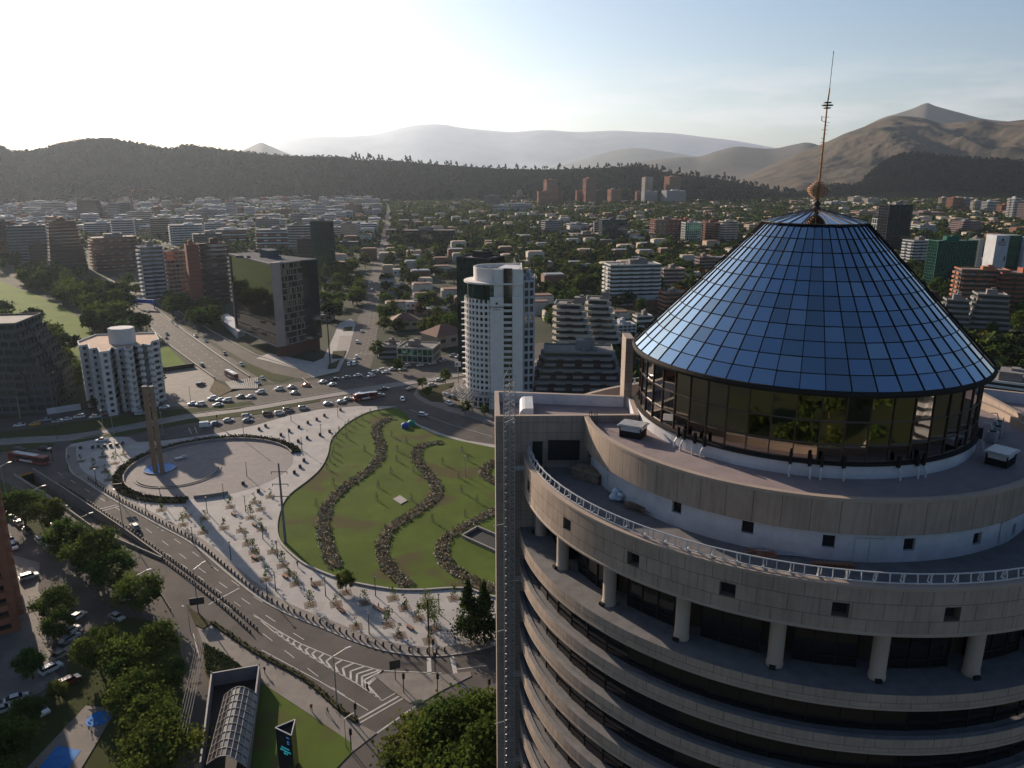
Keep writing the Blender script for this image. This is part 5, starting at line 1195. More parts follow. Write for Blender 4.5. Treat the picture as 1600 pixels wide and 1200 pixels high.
for a in [(0, 633, 512, 12, 'brown tiled house at the junction corner behind the shop', 1.2), (0, 694, 538, 40, 'steep brown hipped house between the hotel and the shop', 1.5), (1, 622, 470, 6, 'white two storey house beside the avenue'), (2, 624, 430, 9, 'flat roofed house with pale roof right of the avenue above the white two storey one'),
          (4, 622, 452, 5, 'grey low roofed house right of the avenue, between two white houses'), (3, 668, 425, 8, 'dark tiled house in the middle of the suburb right of the avenue', 1.2), (5, 666, 405, 5, 'long house with bright roof edge right of the avenue', 1.1), (2, 645, 482, 5, 'bright low buildings row, left end, above the clay roofed house', .9), (6, 668, 490, 2, 'long low pink walled house in the sunlit row', 1.0), (4, 697, 487, 5, 'pale low house at the right end of the sunlit row', .8),
          (2, 497, 470, 12, 'small house with orange wall left of the avenue', .8), (3, 478, 452, 10, 'small pale house behind the mirror office', .8), (6, 500, 500, 12, 'dark low hall left of the avenue behind the pavement', 1.0), (4, 540, 415, 8, 'low white shed in front of the dark low base building', .9), (5, 515, 442, 9, 'low house among trees left of the avenue', .9)]:
    house(a[0], a[1], a[2], a[3], a[4], a[5] if len(a) > 5 else 1.0)
# shop with green glass at the junction
Pq = G(652, 568)
building(rect((Pq.x, Pq.y + 9), 20, 16, math.radians(-10)), 7.5, 2, 'cream', bf=.15, ps=3, pw=.3, gl=m_glass_g, name='shop_building', label='low shop with green glass front and pale roof beams at the junction')
Pq = G(606, 560)
building(rect((Pq.x, Pq.y + 7), 12, 14, math.radians(4)), 6, 2, 'grey', name='shop_building', label='small grey flat roofed shop on the avenue corner, left of the green glass one')
# blocks on the camera's side of the tower, seen mirrored in the drum glass
for i, (x, y, w_, d_, h_, c_, yw, lb) in enumerate(((-115, -135, 26, 16, 38, 'brick', 10, 'red brick block mirrored in the drum glass, left'), (128, -165, 16, 16, 60, 'cream', 0, 'cream block mirrored in the drum glass, centre'), (178, -75, 24, 16, 50, 'white', -62, 'white and red balcony block mirrored in the drum glass, right of centre'), (215, -20, 26, 16, 46, 'white', -80, 'white block mirrored in the drum glass, right'), (66, -125, 22, 16, 44, 'orange', -12, 'orange brick block mirrored in the drum glass, beside the cream one'), (108, -105, 18, 15, 40, 'cream', -30, 'short cream block mirrored in the drum glass, nearest one'), (30, -230, 34, 18, 34, 'tan', 5, 'tan block mirrored in the drum glass, far left'))):
    building(rect((x, y), w_, d_, math.radians(yw)), h_, int(h_ / 3.2), c_, balc=2, label=lb, wall2='brick' if i == 2 else None)
SHORT = []
for o in [o for o in bpy.data.objects if o.get('category') == 'building' and o.get('label')]:
    w_ = o['label'].split(); k = next((i for i, x in enumerate(w_) if i > 1 and x.strip(',') in ('in', 'at', 'beside', 'among', 'with', 'right', 'left', 'between', 'behind', 'below', 'above', 'of', 'just', 'next', 'near', 'seen', 'mirrored', 'standing', 'stepping', 'partly', 'under', 'cut', 'close', 'attached', 'glowing', 'farthest', 'first', 'second', 'third', 'fourth', 'fifth', 'touching', 'on')), len(w_))
    if k <= 6 and 'mirrored' not in o['label'] and 'one' not in w_[:k]: SHORT.append((' '.join(w_[:k]).strip(','), o.location.x if o.location.length else (HC[0] if 'hotel' in o.name else 0), o.location.y))
_c = {}
for n_, _, _ in SHORT: _c[n_] = _c.get(n_, 0) + 1
SHORT = [s for s in SHORT if _c[s[0]] == 1 and s[2] > 50] + [('round white hotel', -8.0, 331.0), ('mirror glass office', (A_.x + B_.x) / 2, (A_.y + B_.y) / 2)]
# ================================================================ trees
def leafmat(name, c1, c2, tr=.35):
    m = bpy.data.materials.new(name); m.use_nodes = True; n = m.node_tree.nodes; l = m.node_tree.links.new; n.remove(n['Principled BSDF'])
    g = n.new('ShaderNodeNewGeometry'); oi = n.new('ShaderNodeObjectInfo'); r = n.new('ShaderNodeValToRGB'); r.color_ramp.elements[0].color = (*c1, 1); r.color_ramp.elements[1].color = (*c2, 1)
    l(g.outputs['Random Per Island'], r.inputs[0]); hs = n.new('ShaderNodeHueSaturation'); a = n.new('ShaderNodeMath'); a.operation = 'MULTIPLY_ADD'; a.inputs[1].default_value = .5; a.inputs[2].default_value = .75
    z = n.new('ShaderNodeTexNoise'); z.inputs['Scale'].default_value = .03; l(g.outputs['Position'], z.inputs['Vector'])
    l(z.outputs[0], a.inputs[0]); l(a.outputs[0], hs.inputs['Value']); l(r.outputs[0], hs.inputs['Color'])
    h2 = n.new('ShaderNodeMath'); h2.operation = 'MULTIPLY_ADD'; h2.inputs[1].default_value = .05; h2.inputs[2].default_value = .475; l(oi.outputs['Random'], h2.inputs[0]); l(h2.outputs[0], hs.inputs['Hue'])
    d = n.new('ShaderNodeBsdfDiffuse'); t = n.new('ShaderNodeBsdfTranslucent'); mx_ = n.new('ShaderNodeMixShader'); mx_.inputs[0].default_value = tr
    l(hs.outputs[0], d.inputs[0]); l(hs.outputs[0], t.inputs[0]); l(d.outputs[0], mx_.inputs[1]); l(t.outputs[0], mx_.inputs[2]); l(mx_.outputs[0], n['Material Output'].inputs[0]); return m
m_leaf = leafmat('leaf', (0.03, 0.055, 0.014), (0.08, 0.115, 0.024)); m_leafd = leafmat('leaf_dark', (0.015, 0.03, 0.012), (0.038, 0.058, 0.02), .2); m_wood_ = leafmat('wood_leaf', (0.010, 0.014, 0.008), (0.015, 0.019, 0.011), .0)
m_leafy = leafmat('leaf_yellow', (0.05, 0.085, 0.018), (0.12, 0.15, 0.03)); m_leafo = leafmat('leaf_autumn', (0.07, 0.045, 0.018), (0.11, 0.07, 0.025))
m_bark = mat('bark', (0.12, 0.085, 0.06), .95, scale=2, var=.25)
TONE = {}
def crown_pts(rnd, R, hgt, z0, nb, nl, kind):
    """leaf centres: clumps spread through an uneven crown"""
    out = []; cl = []
    for i in range(nb):
        if kind == 'cone': t = rnd.random() ** 1.3; a = rnd.uniform(0, 6.283); r = R * (1 - t) * rnd.uniform(.55, 1.0); c = Vector((r * math.cos(a), r * math.sin(a), z0 + hgt * t)); s = R * .22 * (1.15 - t)
        elif kind == 'col': t = rnd.random(); a = rnd.uniform(0, 6.283); r = R * math.sin(math.pi * (.15 + .8 * t)) ** .6 * rnd.uniform(.3, .9); c = Vector((r * math.cos(a), r * math.sin(a), z0 + hgt * t)); s = R * .35
        else:
            d = Vector((rnd.gauss(0, 1), rnd.gauss(0, 1), rnd.gauss(.15, .8))).normalized() * rnd.uniform(.45, 1) ** .6; c = Vector((d.x * R * rnd.uniform(.8, 1.1), d.y * R * rnd.uniform(.8, 1.1), z0 + hgt * (.5 + .5 * d.z))); s = R * rnd.uniform(.09, .24)
        cl.append((c, s))
    for i in range(nl):
        c, s = cl[rnd.randrange(nb)]; p_ = c + Vector((rnd.gauss(0, s), rnd.gauss(0, s), rnd.gauss(0, s * .75))); out.append(p_); TONE[tuple(p_)] = int(c.x * 31 + c.y * 17) % 3 == 0
    return out, cl
def make_tree(name, seed, R, H_, nl, ls, lm, kind='round', nb=34, trunk=.3):
    rnd = random.Random(seed); o = empty(name, (0, 0, 0)); z0 = H_ * (.12 if kind == 'cone' else .22)
    pts, cl = crown_pts(rnd, R, H_ - z0, z0, nb, nl, kind)
    mb = MB()
    for p in pts:
        if p.z < z0 * .6: continue
        leafq(mb, p, ls * rnd.uniform(.55, 1.35), 1 if TONE.get(tuple(p)) else 0, rnd, .3)
    mb.build('crown', [lm, m_leafy if lm is m_leaf else m_leaf], o)
    mb = MB(); mb.tube((0, 0, -.1), (0, 0, z0 + (H_ - z0) * (.8 if kind == 'cone' else .35)), trunk, 7, r1=trunk * .45)
    if kind == 'round':
        for c, s in cl[:9]: mb.tube((0, 0, z0 * rnd.uniform(.7, 1.3)), tuple(c), trunk * .4, 5, r1=trunk * .12)
    mb.build('trunk', m_bark, o); return o
TB = [make_tree('broadleaf_tree', 1, 5.6, 11, 7000, .27, m_leaf, nb=46, trunk=.35), make_tree('broadleaf_tree', 2, 5.0, 12.5, 6500, .27, m_leaf, nb=40, trunk=.35), make_tree('broadleaf_tree', 3, 4.4, 9, 5000, .25, m_leafy, nb=34)]
TM = [make_tree('park_tree', 11, 5.2, 11, 900, .62, m_leafd, nb=26), make_tree('park_tree', 12, 4.6, 12, 850, .6, m_leaf, nb=24), make_tree('park_tree', 13, 5.6, 10, 900, .62, m_leaf, nb=28), make_tree('park_tree', 14, 4.2, 9, 700, .55, m_leafy, nb=20), make_tree('park_tree', 15, 4, 8.5, 650, .55, m_leafo, nb=20)]
TCn = make_tree('conifer_tree', 21, 3.6, 14.5, 5200, .26, m_leafd, 'cone', 90, .3); TCm = make_tree('conifer_tree', 22, 3.2, 14, 700, .6, m_leafd, 'cone', 44, .3)
TS = [make_tree('young_tree', 31, .75, 3.2, 130, .16, m_leaf, 'col', 14, .05), make_tree('young_tree', 32, .6, 2.8, 90, .15, m_leafy, 'col', 10, .05)]
TSL = make_tree('slender_tree', 33, 1.6, 7.5, 700, .17, m_leafy, 'col', 26, .09)
def tree(src, u, v, label, s=1.0, group=None, z=0.0, P=None):
    P = G(u, v) if P is None else P; rz = (P.x * 13.7 + P.y * 7.3) % 6.28
    return place(src, (P.x, P.y, z), rz, USED, label, 'tree', group, s)
# lower left: row beside the underpass, base points
for (k, u, v, s, lb) in ((0, 40, 822, .95, 'leafy tree beside the underpass, farthest left of the row'), (1, 78, 832, .85, 'leafy tree beside the underpass, second of the row, above the white van'), (1, 112, 880, 1.0, 'big leafy tree in the middle of the row beside the underpass'), (0, 152, 905, 1.12, 'widest leafy tree of the row beside the underpass'), (0, 180, 925, .9, 'dark leafy tree at the right end of the underpass row'), (2, 222, 958, 1.05, 'sparse yellowish tree at the street mouth behind the lamp post')):
    tree(TB[k], u, v, lb, s, z=.15)
for (k, u, v, s, lb) in ((0, 88, 975, .75, 'flat topped dark tree on the sunlit pavement by the brick block'), (1, 95, 1003, .6, 'small dark tree below the flat topped one beside the parked cars'), (1, 158, 1052, .8, 'tall tree at the left of the garden cluster beside the parked cars'), (2, 205, 1070, 1.1, 'big bright yellow green tree in the middle of the garden cluster'), (0, 245, 1045, .85, 'tree at the top right of the garden cluster beside the road'), (2, 268, 1078, .7, 'small round bright tree at the right of the garden cluster'), (0, 225, 1130, .9, 'big dark tree between the pools and the road'), (1, 245, 1175, .9, 'dark tree beside the road above the power pole'), (0, 255, 1235, 1.1, 'dark tree at the bottom edge beside the road'), (2, 165, 1275, .6, 'bright low tree right of the blue pool'), (2, 205, 1262, .8, 'tree at the bottom edge right of the bright low one'), (1, 48, 1140, .55, 'dark tree at the left in front of the pools'), (0, 5, 1205, .9, 'dark tree in the bottom left corner'), (2, 92, 1092, .4, 'thin brownish tree behind the row of parked cars'), (1, 52, 1062, .55, 'small dark tree left of the signal post on the pavement'), (0, 20, 1290, .9, 'dark tree below the corner one at the bottom left')):
    tree(TB[k], u, v, lb, s, z=.15)
for (k, u, v, s, lb) in ((2, 650, 1225, 1.25, 'big bushy green tree at the bottom centre, left part of the crown group'), (0, 710, 1200, 1.15, 'big bushy green tree at the bottom centre, middle of the crown group'), (1, 752, 1190, 1.1, 'big bushy green tree next to the edge of the round tower'), (2, 690, 1290, 1.3, 'big bushy tree at the very bottom of the photo, centre'), (0, 755, 1255, 1.3, 'big bushy tree at the very bottom beside the round tower')):
    tree(TB[k], u, v, lb, s)
tree(TCn, 733, 995, 'dark conifer on the plaza, left of the pair beside the round tower', .95, z=.15); tree(TCn, 757, 1003, 'dark conifer on the plaza, right of the pair beside the round tower', 1.0, z=.15)
tree(TB[1], 541, 925, 'dark green tree on the plaza at the edge of the lawn', .45, z=.15)
tree(TSL, 679, 981, 'tall slender light green tree on the plaza, right of two', 1.0, z=.15); tree(TSL, 668, 962, 'tall slender light green tree on the plaza, left of two', .85, z=.15)
def uv_of(x, y):
    d = Vector((x, y, -H0)); w = d.dot(CF); return 800 + F0 * x / w, 600 - F0 * d.dot(CU) / w
# plaza tree pits: thing each, with frame and young tree
pit = empty('tree_pit', (0, 0, 0)); mb = MB(); mb.box((0, 0, .02), (2.9, 2.9, .03)); mb.build('paving_frame', mat('pit_paving', (.17, .14, .125), .9), pit); mb = MB(); mb.box((0, 0, .05), (1.6, 1.6, .06)); mb.build('soil', m_soil, pit)
PITS = [(126, 721), (161, 714), (147, 731), (165, 737), (180, 724), (194, 710), (170, 750), (252, 797), (286, 820), (292, 807), (320, 810), (317, 832), (360, 792), (377, 829), (392, 809), (397, 785), (350, 825), (387, 850), (397, 862), (422, 776), (407, 796), (409, 827), (402, 874), (426, 862), (441, 884), (452, 897), (462, 912), (416, 905), (485, 945), (496, 912), (525, 944), (540, 926), (570, 942), (556, 980), (607, 976), (625, 994), (614, 935), (632, 950), (654, 966), (667, 945), (679, 982), (671, 1001), (709, 935)]
PO = []; YO = []
for i, (u, v) in enumerate(PITS):
    P = G(u, v, .14); w_ = 'west of the monument court' if u < 230 else ('south of the monument court' if u < 400 else 'on the curved plaza south of the lawn')
    PO.append(place(pit, (P.x, P.y, .14), .35, USED, 'square tree pit framed in dark paving ' + w_, 'tree pit', 'tree pits on the plaza'))
    if (u, v) not in ((540, 926), (679, 982), (667, 945), (496, 912)): YO.append(place(TS[i % 2], (P.x, P.y, .2), i * 1.7, USED, 'thin young tree standing in a square pit ' + w_, 'tree', 'young trees in the plaza pits', .8 + (i * 37 % 10) / 18))
SAP = [(525, 684), (530, 675), (540, 670), (545, 664), (556, 660), (566, 655), (579, 647), (592, 643), (542, 685), (570, 705), (521, 690), (521, 705), (520, 714), (515, 721), (511, 732), (521, 757), (612, 682), (635, 692), (621, 705), (620, 720), (611, 740), (591, 761), (646, 737), (643, 782), (692, 725), (717, 747), (721, 769), (731, 720), (722, 706), (746, 785), (676, 815), (727, 807), (589, 782), (494, 790)]
stk = empty('staked_sapling', (0, 0, 0)); mb = MB()
for x, y in ((-.45, -.3), (.45, -.3), (0, .5)): mb.tube((x, y, 0), (x * .8, y * .8, 1.5), .07, 5)
mb.beam((-.4, -.28, 1.2), (.4, -.28, 1.2), .06, .08); mb.beam((.4, -.28, 1.2), (0, .42, 1.2), .06, .08); mb.beam((0, .42, 1.2), (-.4, -.28, 1.2), .06, .08); mb.build('stake', m_conc, stk)
mb = MB(); mb.tube((0, 0, 0), (0, 0, 2.2), .04, 5)
for k in range(40): leafq(mb, Vector((rb.gauss(0, .25), rb.gauss(0, .25), rb.uniform(1.2, 2.6))), .13, 1)
mb.build('sapling', [m_bark, m_leafy], stk)
ku = lambda o: uv_of(o.location.x, o.location.y)[0]
number(PO, 'square tree pit framed in dark paving, %s from the left on the plaza', ku); number(YO, 'thin young tree in a square pit, %s from the left on the plaza', ku)
number([place(stk, (G(u, v, .3).x, G(u, v, .3).y, .3), i * 1.1, USED, 'x', 'sapling', 'staked saplings on the lawn') for i, (u, v) in enumerate(SAP)], 'small staked sapling on the park lawn, %s from the left', ku)
# mid distance trees, individually
BH = []; BK = []; MIDL = []; NEARL = {}
def near_label(o, what):                # name the nearest unmistakable building, then count outwards from it
    x, y = o.location.x, o.location.y; u, v = uv_of(x, y); best = min(SHORT, key=lambda s: (uv_of(s[1], s[2])[0] - u) ** 2 + 9 * (uv_of(s[1], s[2])[1] - v) ** 2)
    bu, bv = uv_of(best[1], best[2]); du, dv_ = u - bu, v - bv
    side = ('left of' if du < 0 else 'right of') if abs(du) > 2.2 * abs(dv_) else ('beyond' if dv_ < 0 else 'in front of')
    NEARL.setdefault((what, side, best[0]), []).append((math.hypot(du, 3 * dv_), o))
def write_labels():
    for (what, side, b), l_ in NEARL.items():
        for i, (d, o) in enumerate(sorted(l_, key=lambda t: t[0])): o['label'] = '%s, %s %s the %s' % (what, 'nearest one' if i == 0 else ordw(i + 1) + ' nearest', side, b)
def uv_of(x, y):
    d = Vector((x, y, -H0)); w = d.dot(CF); return 800 + F0 * x / w, 600 - F0 * d.dot(CU) / w
def scatter(poly_px, n, lab, grp, smin=.8, smax=1.25, kinds=(0, 0, 1, 2), seed=1, con=0.0):
    R_ = random.Random(seed); pl = g2(poly_px); xs = [p[0] for p in pl]; ys = [p[1] for p in pl]; k = 0; tries = 0
    while k < n and tries < n * 60:
        tries += 1; x, y = R_.uniform(min(xs), max(xs)), R_.uniform(min(ys), max(ys))
        if not inpoly((x, y), pl) or any(math.hypot(x - a, y - b) < r * .8 for a, b, r in FOOT) or any(math.hypot(x - a, y - b) < 5 for a, b in MIDL): continue
        MIDL.append((x, y)); k += 1; s = R_.uniform(smin, smax)
        src = TCm if R_.random() < con else TM[R_.choice(kinds)]
        o = tree(src, 0, 0, lab, s, grp, P=Vector((x, y, 0))); near_label(o, {TM[0].name: 'dark green tree', TM[1].name: 'green tree', TM[2].name: 'broad green tree', TM[3].name: 'yellow green tree', TM[4].name: 'brownish tree', TCm.name: 'dark conifer'}[src.name])
scatter([(20, 436), (60, 440), (110, 450), (190, 470), (215, 500), (225, 530), (160, 540), (125, 490), (60, 462)], 44, 'dark leafy tree beside the bright golf fairway at left', 'trees around the golf fairway', 1.0, 1.5, seed=1)
scatter([(-60, 520), (0, 490), (60, 515), (125, 540), (120, 620), (60, 650), (60, 560)], 32, 'dark leafy tree between the pyramid block and the white apartment block', 'trees behind the white apartment block', 1.0, 1.4, seed=2, con=.15)
scatter([(0, 405), (80, 425), (150, 432), (225, 455), (215, 475), (120, 455), (0, 430)], 26, 'dark leafy tree under the brick blocks at upper left', 'trees under the brick blocks', .9, 1.3, seed=3)
scatter([(255, 478), (300, 480), (355, 490), (340, 530), (270, 500)], 15, 'dark leafy tree between the highway and the tower blocks', 'trees beside the highway', .9, 1.3, seed=4)
scatter([(485, 440), (575, 400), (570, 440), (555, 490), (520, 505), (490, 480)], 34, 'leafy tree on the left side of the avenue', 'trees left of the avenue', .9, 1.3, seed=5, kinds=(0, 1, 2, 3))
scatter([(596, 520), (596, 460), (604, 400), (616, 400), (612, 460), (610, 510)], 16, 'street tree on the right kerb of the avenue', 'street trees right of the avenue', .7, 1.0, seed=6, kinds=(0, 1, 2, 3))
scatter([(610, 545), (615, 400), (712, 400), (715, 545), (670, 530)], 80, 'garden tree among the houses between avenue and hotel', 'garden trees between avenue and hotel', .7, 1.2, seed=7, kinds=(0, 0, 1, 2, 3, 4), con=.06)
scatter([(840, 385), (940, 395), (950, 560), (860, 590), (842, 500)], 52, 'leafy tree between the hotel and the beige stepped blocks', 'trees right of the hotel', .9, 1.3, seed=8, kinds=(0, 0, 1, 2, 3), con=.05)
scatter([(1420, 420), (1480, 440), (1600, 500), (1600, 590), (1560, 590), (1500, 540)], 22, 'leafy tree between the grey terraces and the right edge', 'trees at the right edge', .9, 1.3, seed=9)
scatter([(1030, 480), (1030, 440), (930, 480), (990, 500)], 8, 'leafy tree just left of the cone rim', 'trees left of the cone', .8, 1.1, seed=10)
for (k, u, v, s, lb) in ((0, 185, 640, .85, 'dark round tree at the foot of the white apartment block, middle'), (0, 238, 608, 1.0, 'dark round tree at the right corner of the white apartment block'), (0, 150, 642, .5, 'narrow dark tree at the left foot of the white apartment block'), (1, 590, 560, .8, 'tree on the avenue corner left of the small grey shop'), (1, 622, 582, .6, 'small tree in front of the green glass shop'), (3, 660, 608, .6, 'small tree on the hedge island left of the hotel'), (1, 696, 600, .6, 'small tree on the island near the hotel sign'), (3, 669, 622, .55, 'young tree at the left end of the hotel car park'), (1, 727, 648, .5, 'small tree on the pavement in front of the hotel canopy'), (1, 757, 650, .4, 'small tree on the pavement right below the hotel'), (1, 300, 508, .8, 'bright tree between highway and frontage road')):
    tree(TM[k], u, v, lb, s, z=.1)
area('garden', None, .06, m_grassd, pts=[(-220, -60), (-220, -260), (290, -260), (290, -60)])
for i in range(54):
    R2 = random.Random(900 + i); x, y = R2.uniform(-140, 200), R2.uniform(-205, -70)
    o = tree(TM[i % 4], 0, 0, 'x', R2.uniform(.9, 1.3), 'trees mirrored in the drum glass', P=Vector((x, y, 0))); MIDL.append((x, y)); BK.append(o)
number(BK, 'street tree mirrored in the drum glass, %s from the left', lambda o: o.location.x)
for i in range(26):
    R2 = random.Random(300 + i); x, y = R2.uniform(90, 360), R2.uniform(170, 420)
    if inpoly((x, y), ASP) or any(math.hypot(x - a, y - b) < r + 9 for a, b, r in FOOT): continue
    o = place(HP[i % 7], (x, y, 0), math.radians(9), USED, 'x', 'house', 'houses behind the round tower', 1.2); FOOT.append((x, y, 9)); BH.append(o)
number(BH, 'low house in the trees behind the round tower, %s from the left', lambda o: o.location.x)
# far greenery and far houses
import numpy as np
rng = np.random.default_rng(5)
def excl(x, y):
    for a, b, r in FOOT:
        if (x - a) ** 2 + (y - b) ** 2 < (r * .95) ** 2: return True
    for pl in EXC:
        if inpoly((x, y), pl): return True
    return False
EXC = [g2([(u - 4 * (v - 250) / 200, v) for u, v in AVL] + [(u + 2.5 * (v - 250) / 200, v) for u, v in AVR]), g2([(182, 428), (250, 478), (300, 512), (350, 545), (400, 574), (440, 590), (480, 592), (500, 585), (470, 578), (400, 556), (330, 518), (290, 492), (230, 452), (200, 425)]), g2(KL + KR), g2([(-200, 400), (20, 447), (118, 492), (158, 560), (75, 520), (-200, 470)])]
# quarters given in the picture, spread over the real ground
def uv_of(x, y):
    d = Vector((x, y, -H0)); w = d.dot(CF); return 800 + F0 * x / w, 600 - F0 * d.dot(CU) / w
R_ = random.Random(77)
nh = 0; nb_k = nb_c = 0; BST = []; HSTUFF = MB(); BSTM = MB()
GRID = math.radians(9); cg, sg = math.cos(GRID), math.sin(GRID)
for gi in range(-70, 90):
    for gj in range(8, 95):
        x = gi * 27 * cg - gj * 27 * sg + R_.uniform(-5, 5); y = gi * 27 * sg + gj * 27 * cg + R_.uniform(-5, 5)
        if y < 300: continue
        u, v = uv_of(x, y)
        if not (-40 < u < 1660) or v > 500 or v < 314: continue
        left = u < 595
        if left and (v > 430 or u < 470 and v > 370): continue
        if excl(x, y): continue
        if left and u < 590 and v < 372 and R_.random() < .62:
            h = R_.choice((9, 12, 15, 18, 21)); w_ = R_.choice(('white', 'white', 'pale', 'cream', 'brick', 'grey', 'tan', 'pale', 'white'))
            nb_k += 1
            if nb_k % 4 == 0 or v < 321 and nb_k % 3: 
                if True: BST.append((x, y, h)); FOOT.append((x, y, 12)); continue
            if nb_c < 205:
                nb_c += 1
                o = building(rect((x, y), R_.uniform(18, 30), R_.uniform(13, 18), GRID + R_.choice((0, .4, 0))), h, int(h / 3), w_, label='%s mid rise apartment block in the dense district below the hill, left of the avenue' % {'white': 'white', 'pale': 'pale grey', 'cream': 'cream', 'brick': 'red brick', 'grey': 'grey', 'tan': 'tan'}[w_], group='apartment blocks of the dense district', balc=R_.choice((0, 1, 2)), roof='box'); near_label(o, {'white': 'white', 'pale': 'pale grey', 'cream': 'cream', 'brick': 'red brick', 'grey': 'grey', 'tan': 'tan'}[w_] + ' mid rise block')
                continue
        if R_.random() < (.42 if not left else .5):
            i = R_.randrange(7); sc = R_.uniform(.8, 1.5)
            nh += 1
            if nh <= 286 and v > 326 or (nh <= 286 and R_.random() < .1):
                o = place(HP[i], (x, y, 0), GRID + R_.choice((0, math.pi / 2, .1)), USED, ('low house with %s roof among the garden trees ' % ('brown tiled', 'grey gabled', 'bright flat', 'grey hipped', 'grey flat', 'brown gabled', 'metal')[i]) + ('left of the avenue' if left else 'right of the avenue'), 'house', 'houses of the garden suburb', (sc, sc, sc * 1.35)); near_label(o, ('brown tiled', 'grey gabled', 'white flat roofed', 'grey hipped', 'grey flat roofed', 'brown gabled', 'metal roofed')[i] + ' house'); FOOT.append((x, y, 6 * sc))
            else: hz_ = R_.choice((5, 6, 7, 9)) * sc; HSTUFF.box((x, y, hz_ / 2), (13 * sc, 10 * sc, hz_), GRID, R_.choice((0, 1, 0, 2))); HSTUFF.box((x, y, hz_ + .4), (11 * sc, 8 * sc, .9), GRID, R_.choice((2, 3, 1))); FOOT.append((x, y, 5))
for i, (x, y, h) in enumerate(BST):
    w_, d_ = 18 + i * 7 % 11, 12 + i * 5 % 6; n_ = int(h / 3); c_ = (0, 0, 1, 2, 0, 3)[i % 6]; BSTM.box((x, y, h / 2), (w_ - 1.2, d_ - 1.2, h), GRID, 4)
    for k in range(n_ + 1): BSTM.box((x, y, k * 3 + .7), (w_, d_, 1.3), GRID, c_)
    BSTM.box((x + 2, y, h + 2.2), (5, 4, 2.2), GRID, c_)
tag(BSTM.build('far_blocks', [wm('white'), wm('pale'), wm('cream'), wm('brick'), m_roofd]), 'pale mid rise blocks packed together in the far distance at left', 'buildings', kind='stuff')
write_labels()
tag(HSTUFF.build('far_houses', [wm('cream'), wm('tan'), m_tile, m_zinc]), 'small pale roofs scattered between the trees in the far distance', 'houses', kind='stuff')
# far trees as one mass
NP_ = 30000; yy = np.sqrt(rng.uniform(430 ** 2, 2650 ** 2, NP_)); ang = rng.uniform(-.66, .66, NP_); X = yy * np.tan(ang); Y = yy; NX_ = 1500; X = np.concatenate([X, rng.uniform(25, 420, NX_)]); Y = np.concatenate([Y, rng.uniform(150, 460, NX_)])
proto = []
NB = 0
for s_ in range(6):
    n_ = 60; r2 = random.Random(100 + s_); P_, _c = crown_pts(r2, 1.0, 1.7, .15, 12, n_, 'cone' if s_ == 5 else 'round'); q_ = MB()
    for p in P_: leafq(q_, p, .30, 0, r2, .4)
    proto.append(np.array(q_.v).reshape(-1, 4, 3))
cells = {}
for a, b, r in FOOT:
    for i in range(int((a - r) // 40), int((a + r) // 40) + 1):
        for j in range(int((b - r) // 40), int((b + r) // 40) + 1): cells.setdefault((i, j), []).append((a, b, r))
bufs = ([], [], [], [])
for x, y in zip(X, Y):
    u, v = uv_of(x, y)
    near_ = y < 462 and x > 20 and u > 850 and math.hypot(x - TX, y - TY) > 75 and not inpoly((x, y), ASP)
    if near_ and rng.random() < .35: continue
    if not near_ and (u < -30 or u > 1630 or v < 312): continue
    if v > 405 and u < 600: continue
    if v > 400 and 600 < u < 720: continue
    if v > 470 and not near_: continue
    if u < 590 and v > 316 and rng.random() < .6: continue
    if any((x - a) ** 2 + (y - b) ** 2 < (r * (.85 if r > 11 else .5)) ** 2 for a, b, r in cells.get((int(x // 40), int(y // 40)), ())): continue
    if inpoly((x, y), EXC[0]) or inpoly((x, y), EXC[1]) or inpoly((x, y), EXC[3]): continue
    pr_ = proto[rng.integers(0, 6) if rng.random() < .5 else rng.integers(0, 5)]; s = rng.uniform(3.0, 6.0); n_ = 60 if y < 900 else (40 if y < 1500 else 24)
    a = rng.uniform(0, 6.28); co, si = math.cos(a), math.sin(a); q = pr_[:n_].copy(); 
    if n_ < 60: c = q.mean(axis=1, keepdims=True); q = c + (q - c) * (1.25 if n_ == 40 else 1.6)
    q = q * s; qx = q[..., 0] * co - q[..., 1] * si + x; qy = q[..., 0] * si + q[..., 1] * co + y; q = np.stack([qx, qy, q[..., 2] * 1.05 + 0.5], -1)
    k = rng.random(); bufs[0 if k < .42 else 1 if k < .86 else 2 if k < .96 else 3].append(q)
def np_mesh(name, arrs, mats):
    V = np.concatenate([np.concatenate(a).reshape(-1, 3) for a in arrs if a]); cnt = [sum(len(q) for q in a) for a in arrs]; nf = sum(cnt)
    me = bpy.data.meshes.new(name); me.vertices.add(len(V)); me.vertices.foreach_set('co', V.astype(np.float32).ravel()); me.loops.add(nf * 4); me.loops.foreach_set('vertex_index', np.arange(nf * 4, dtype=np.int32))
    me.polygons.add(nf); me.polygons.foreach_set('loop_start', np.arange(0, nf * 4, 4, dtype=np.int32)); me.polygons.foreach_set('loop_total', np.full(nf, 4, dtype=np.int32))
    for m in mats: me.materials.append(m)
    me.polygons.foreach_set('material_index', np.repeat(np.arange(len(cnt)), cnt).astype(np.int32)); me.update(calc_edges=True)
    o = bpy.data.objects.new(name, me); COL.objects.link(o); return o
o = np_mesh('distant_trees', bufs, [m_leafd, m_leaf, m_leafy, m_leafo]); tag(o, 'mass of garden and street trees covering the far suburb', 'trees', kind='stuff')
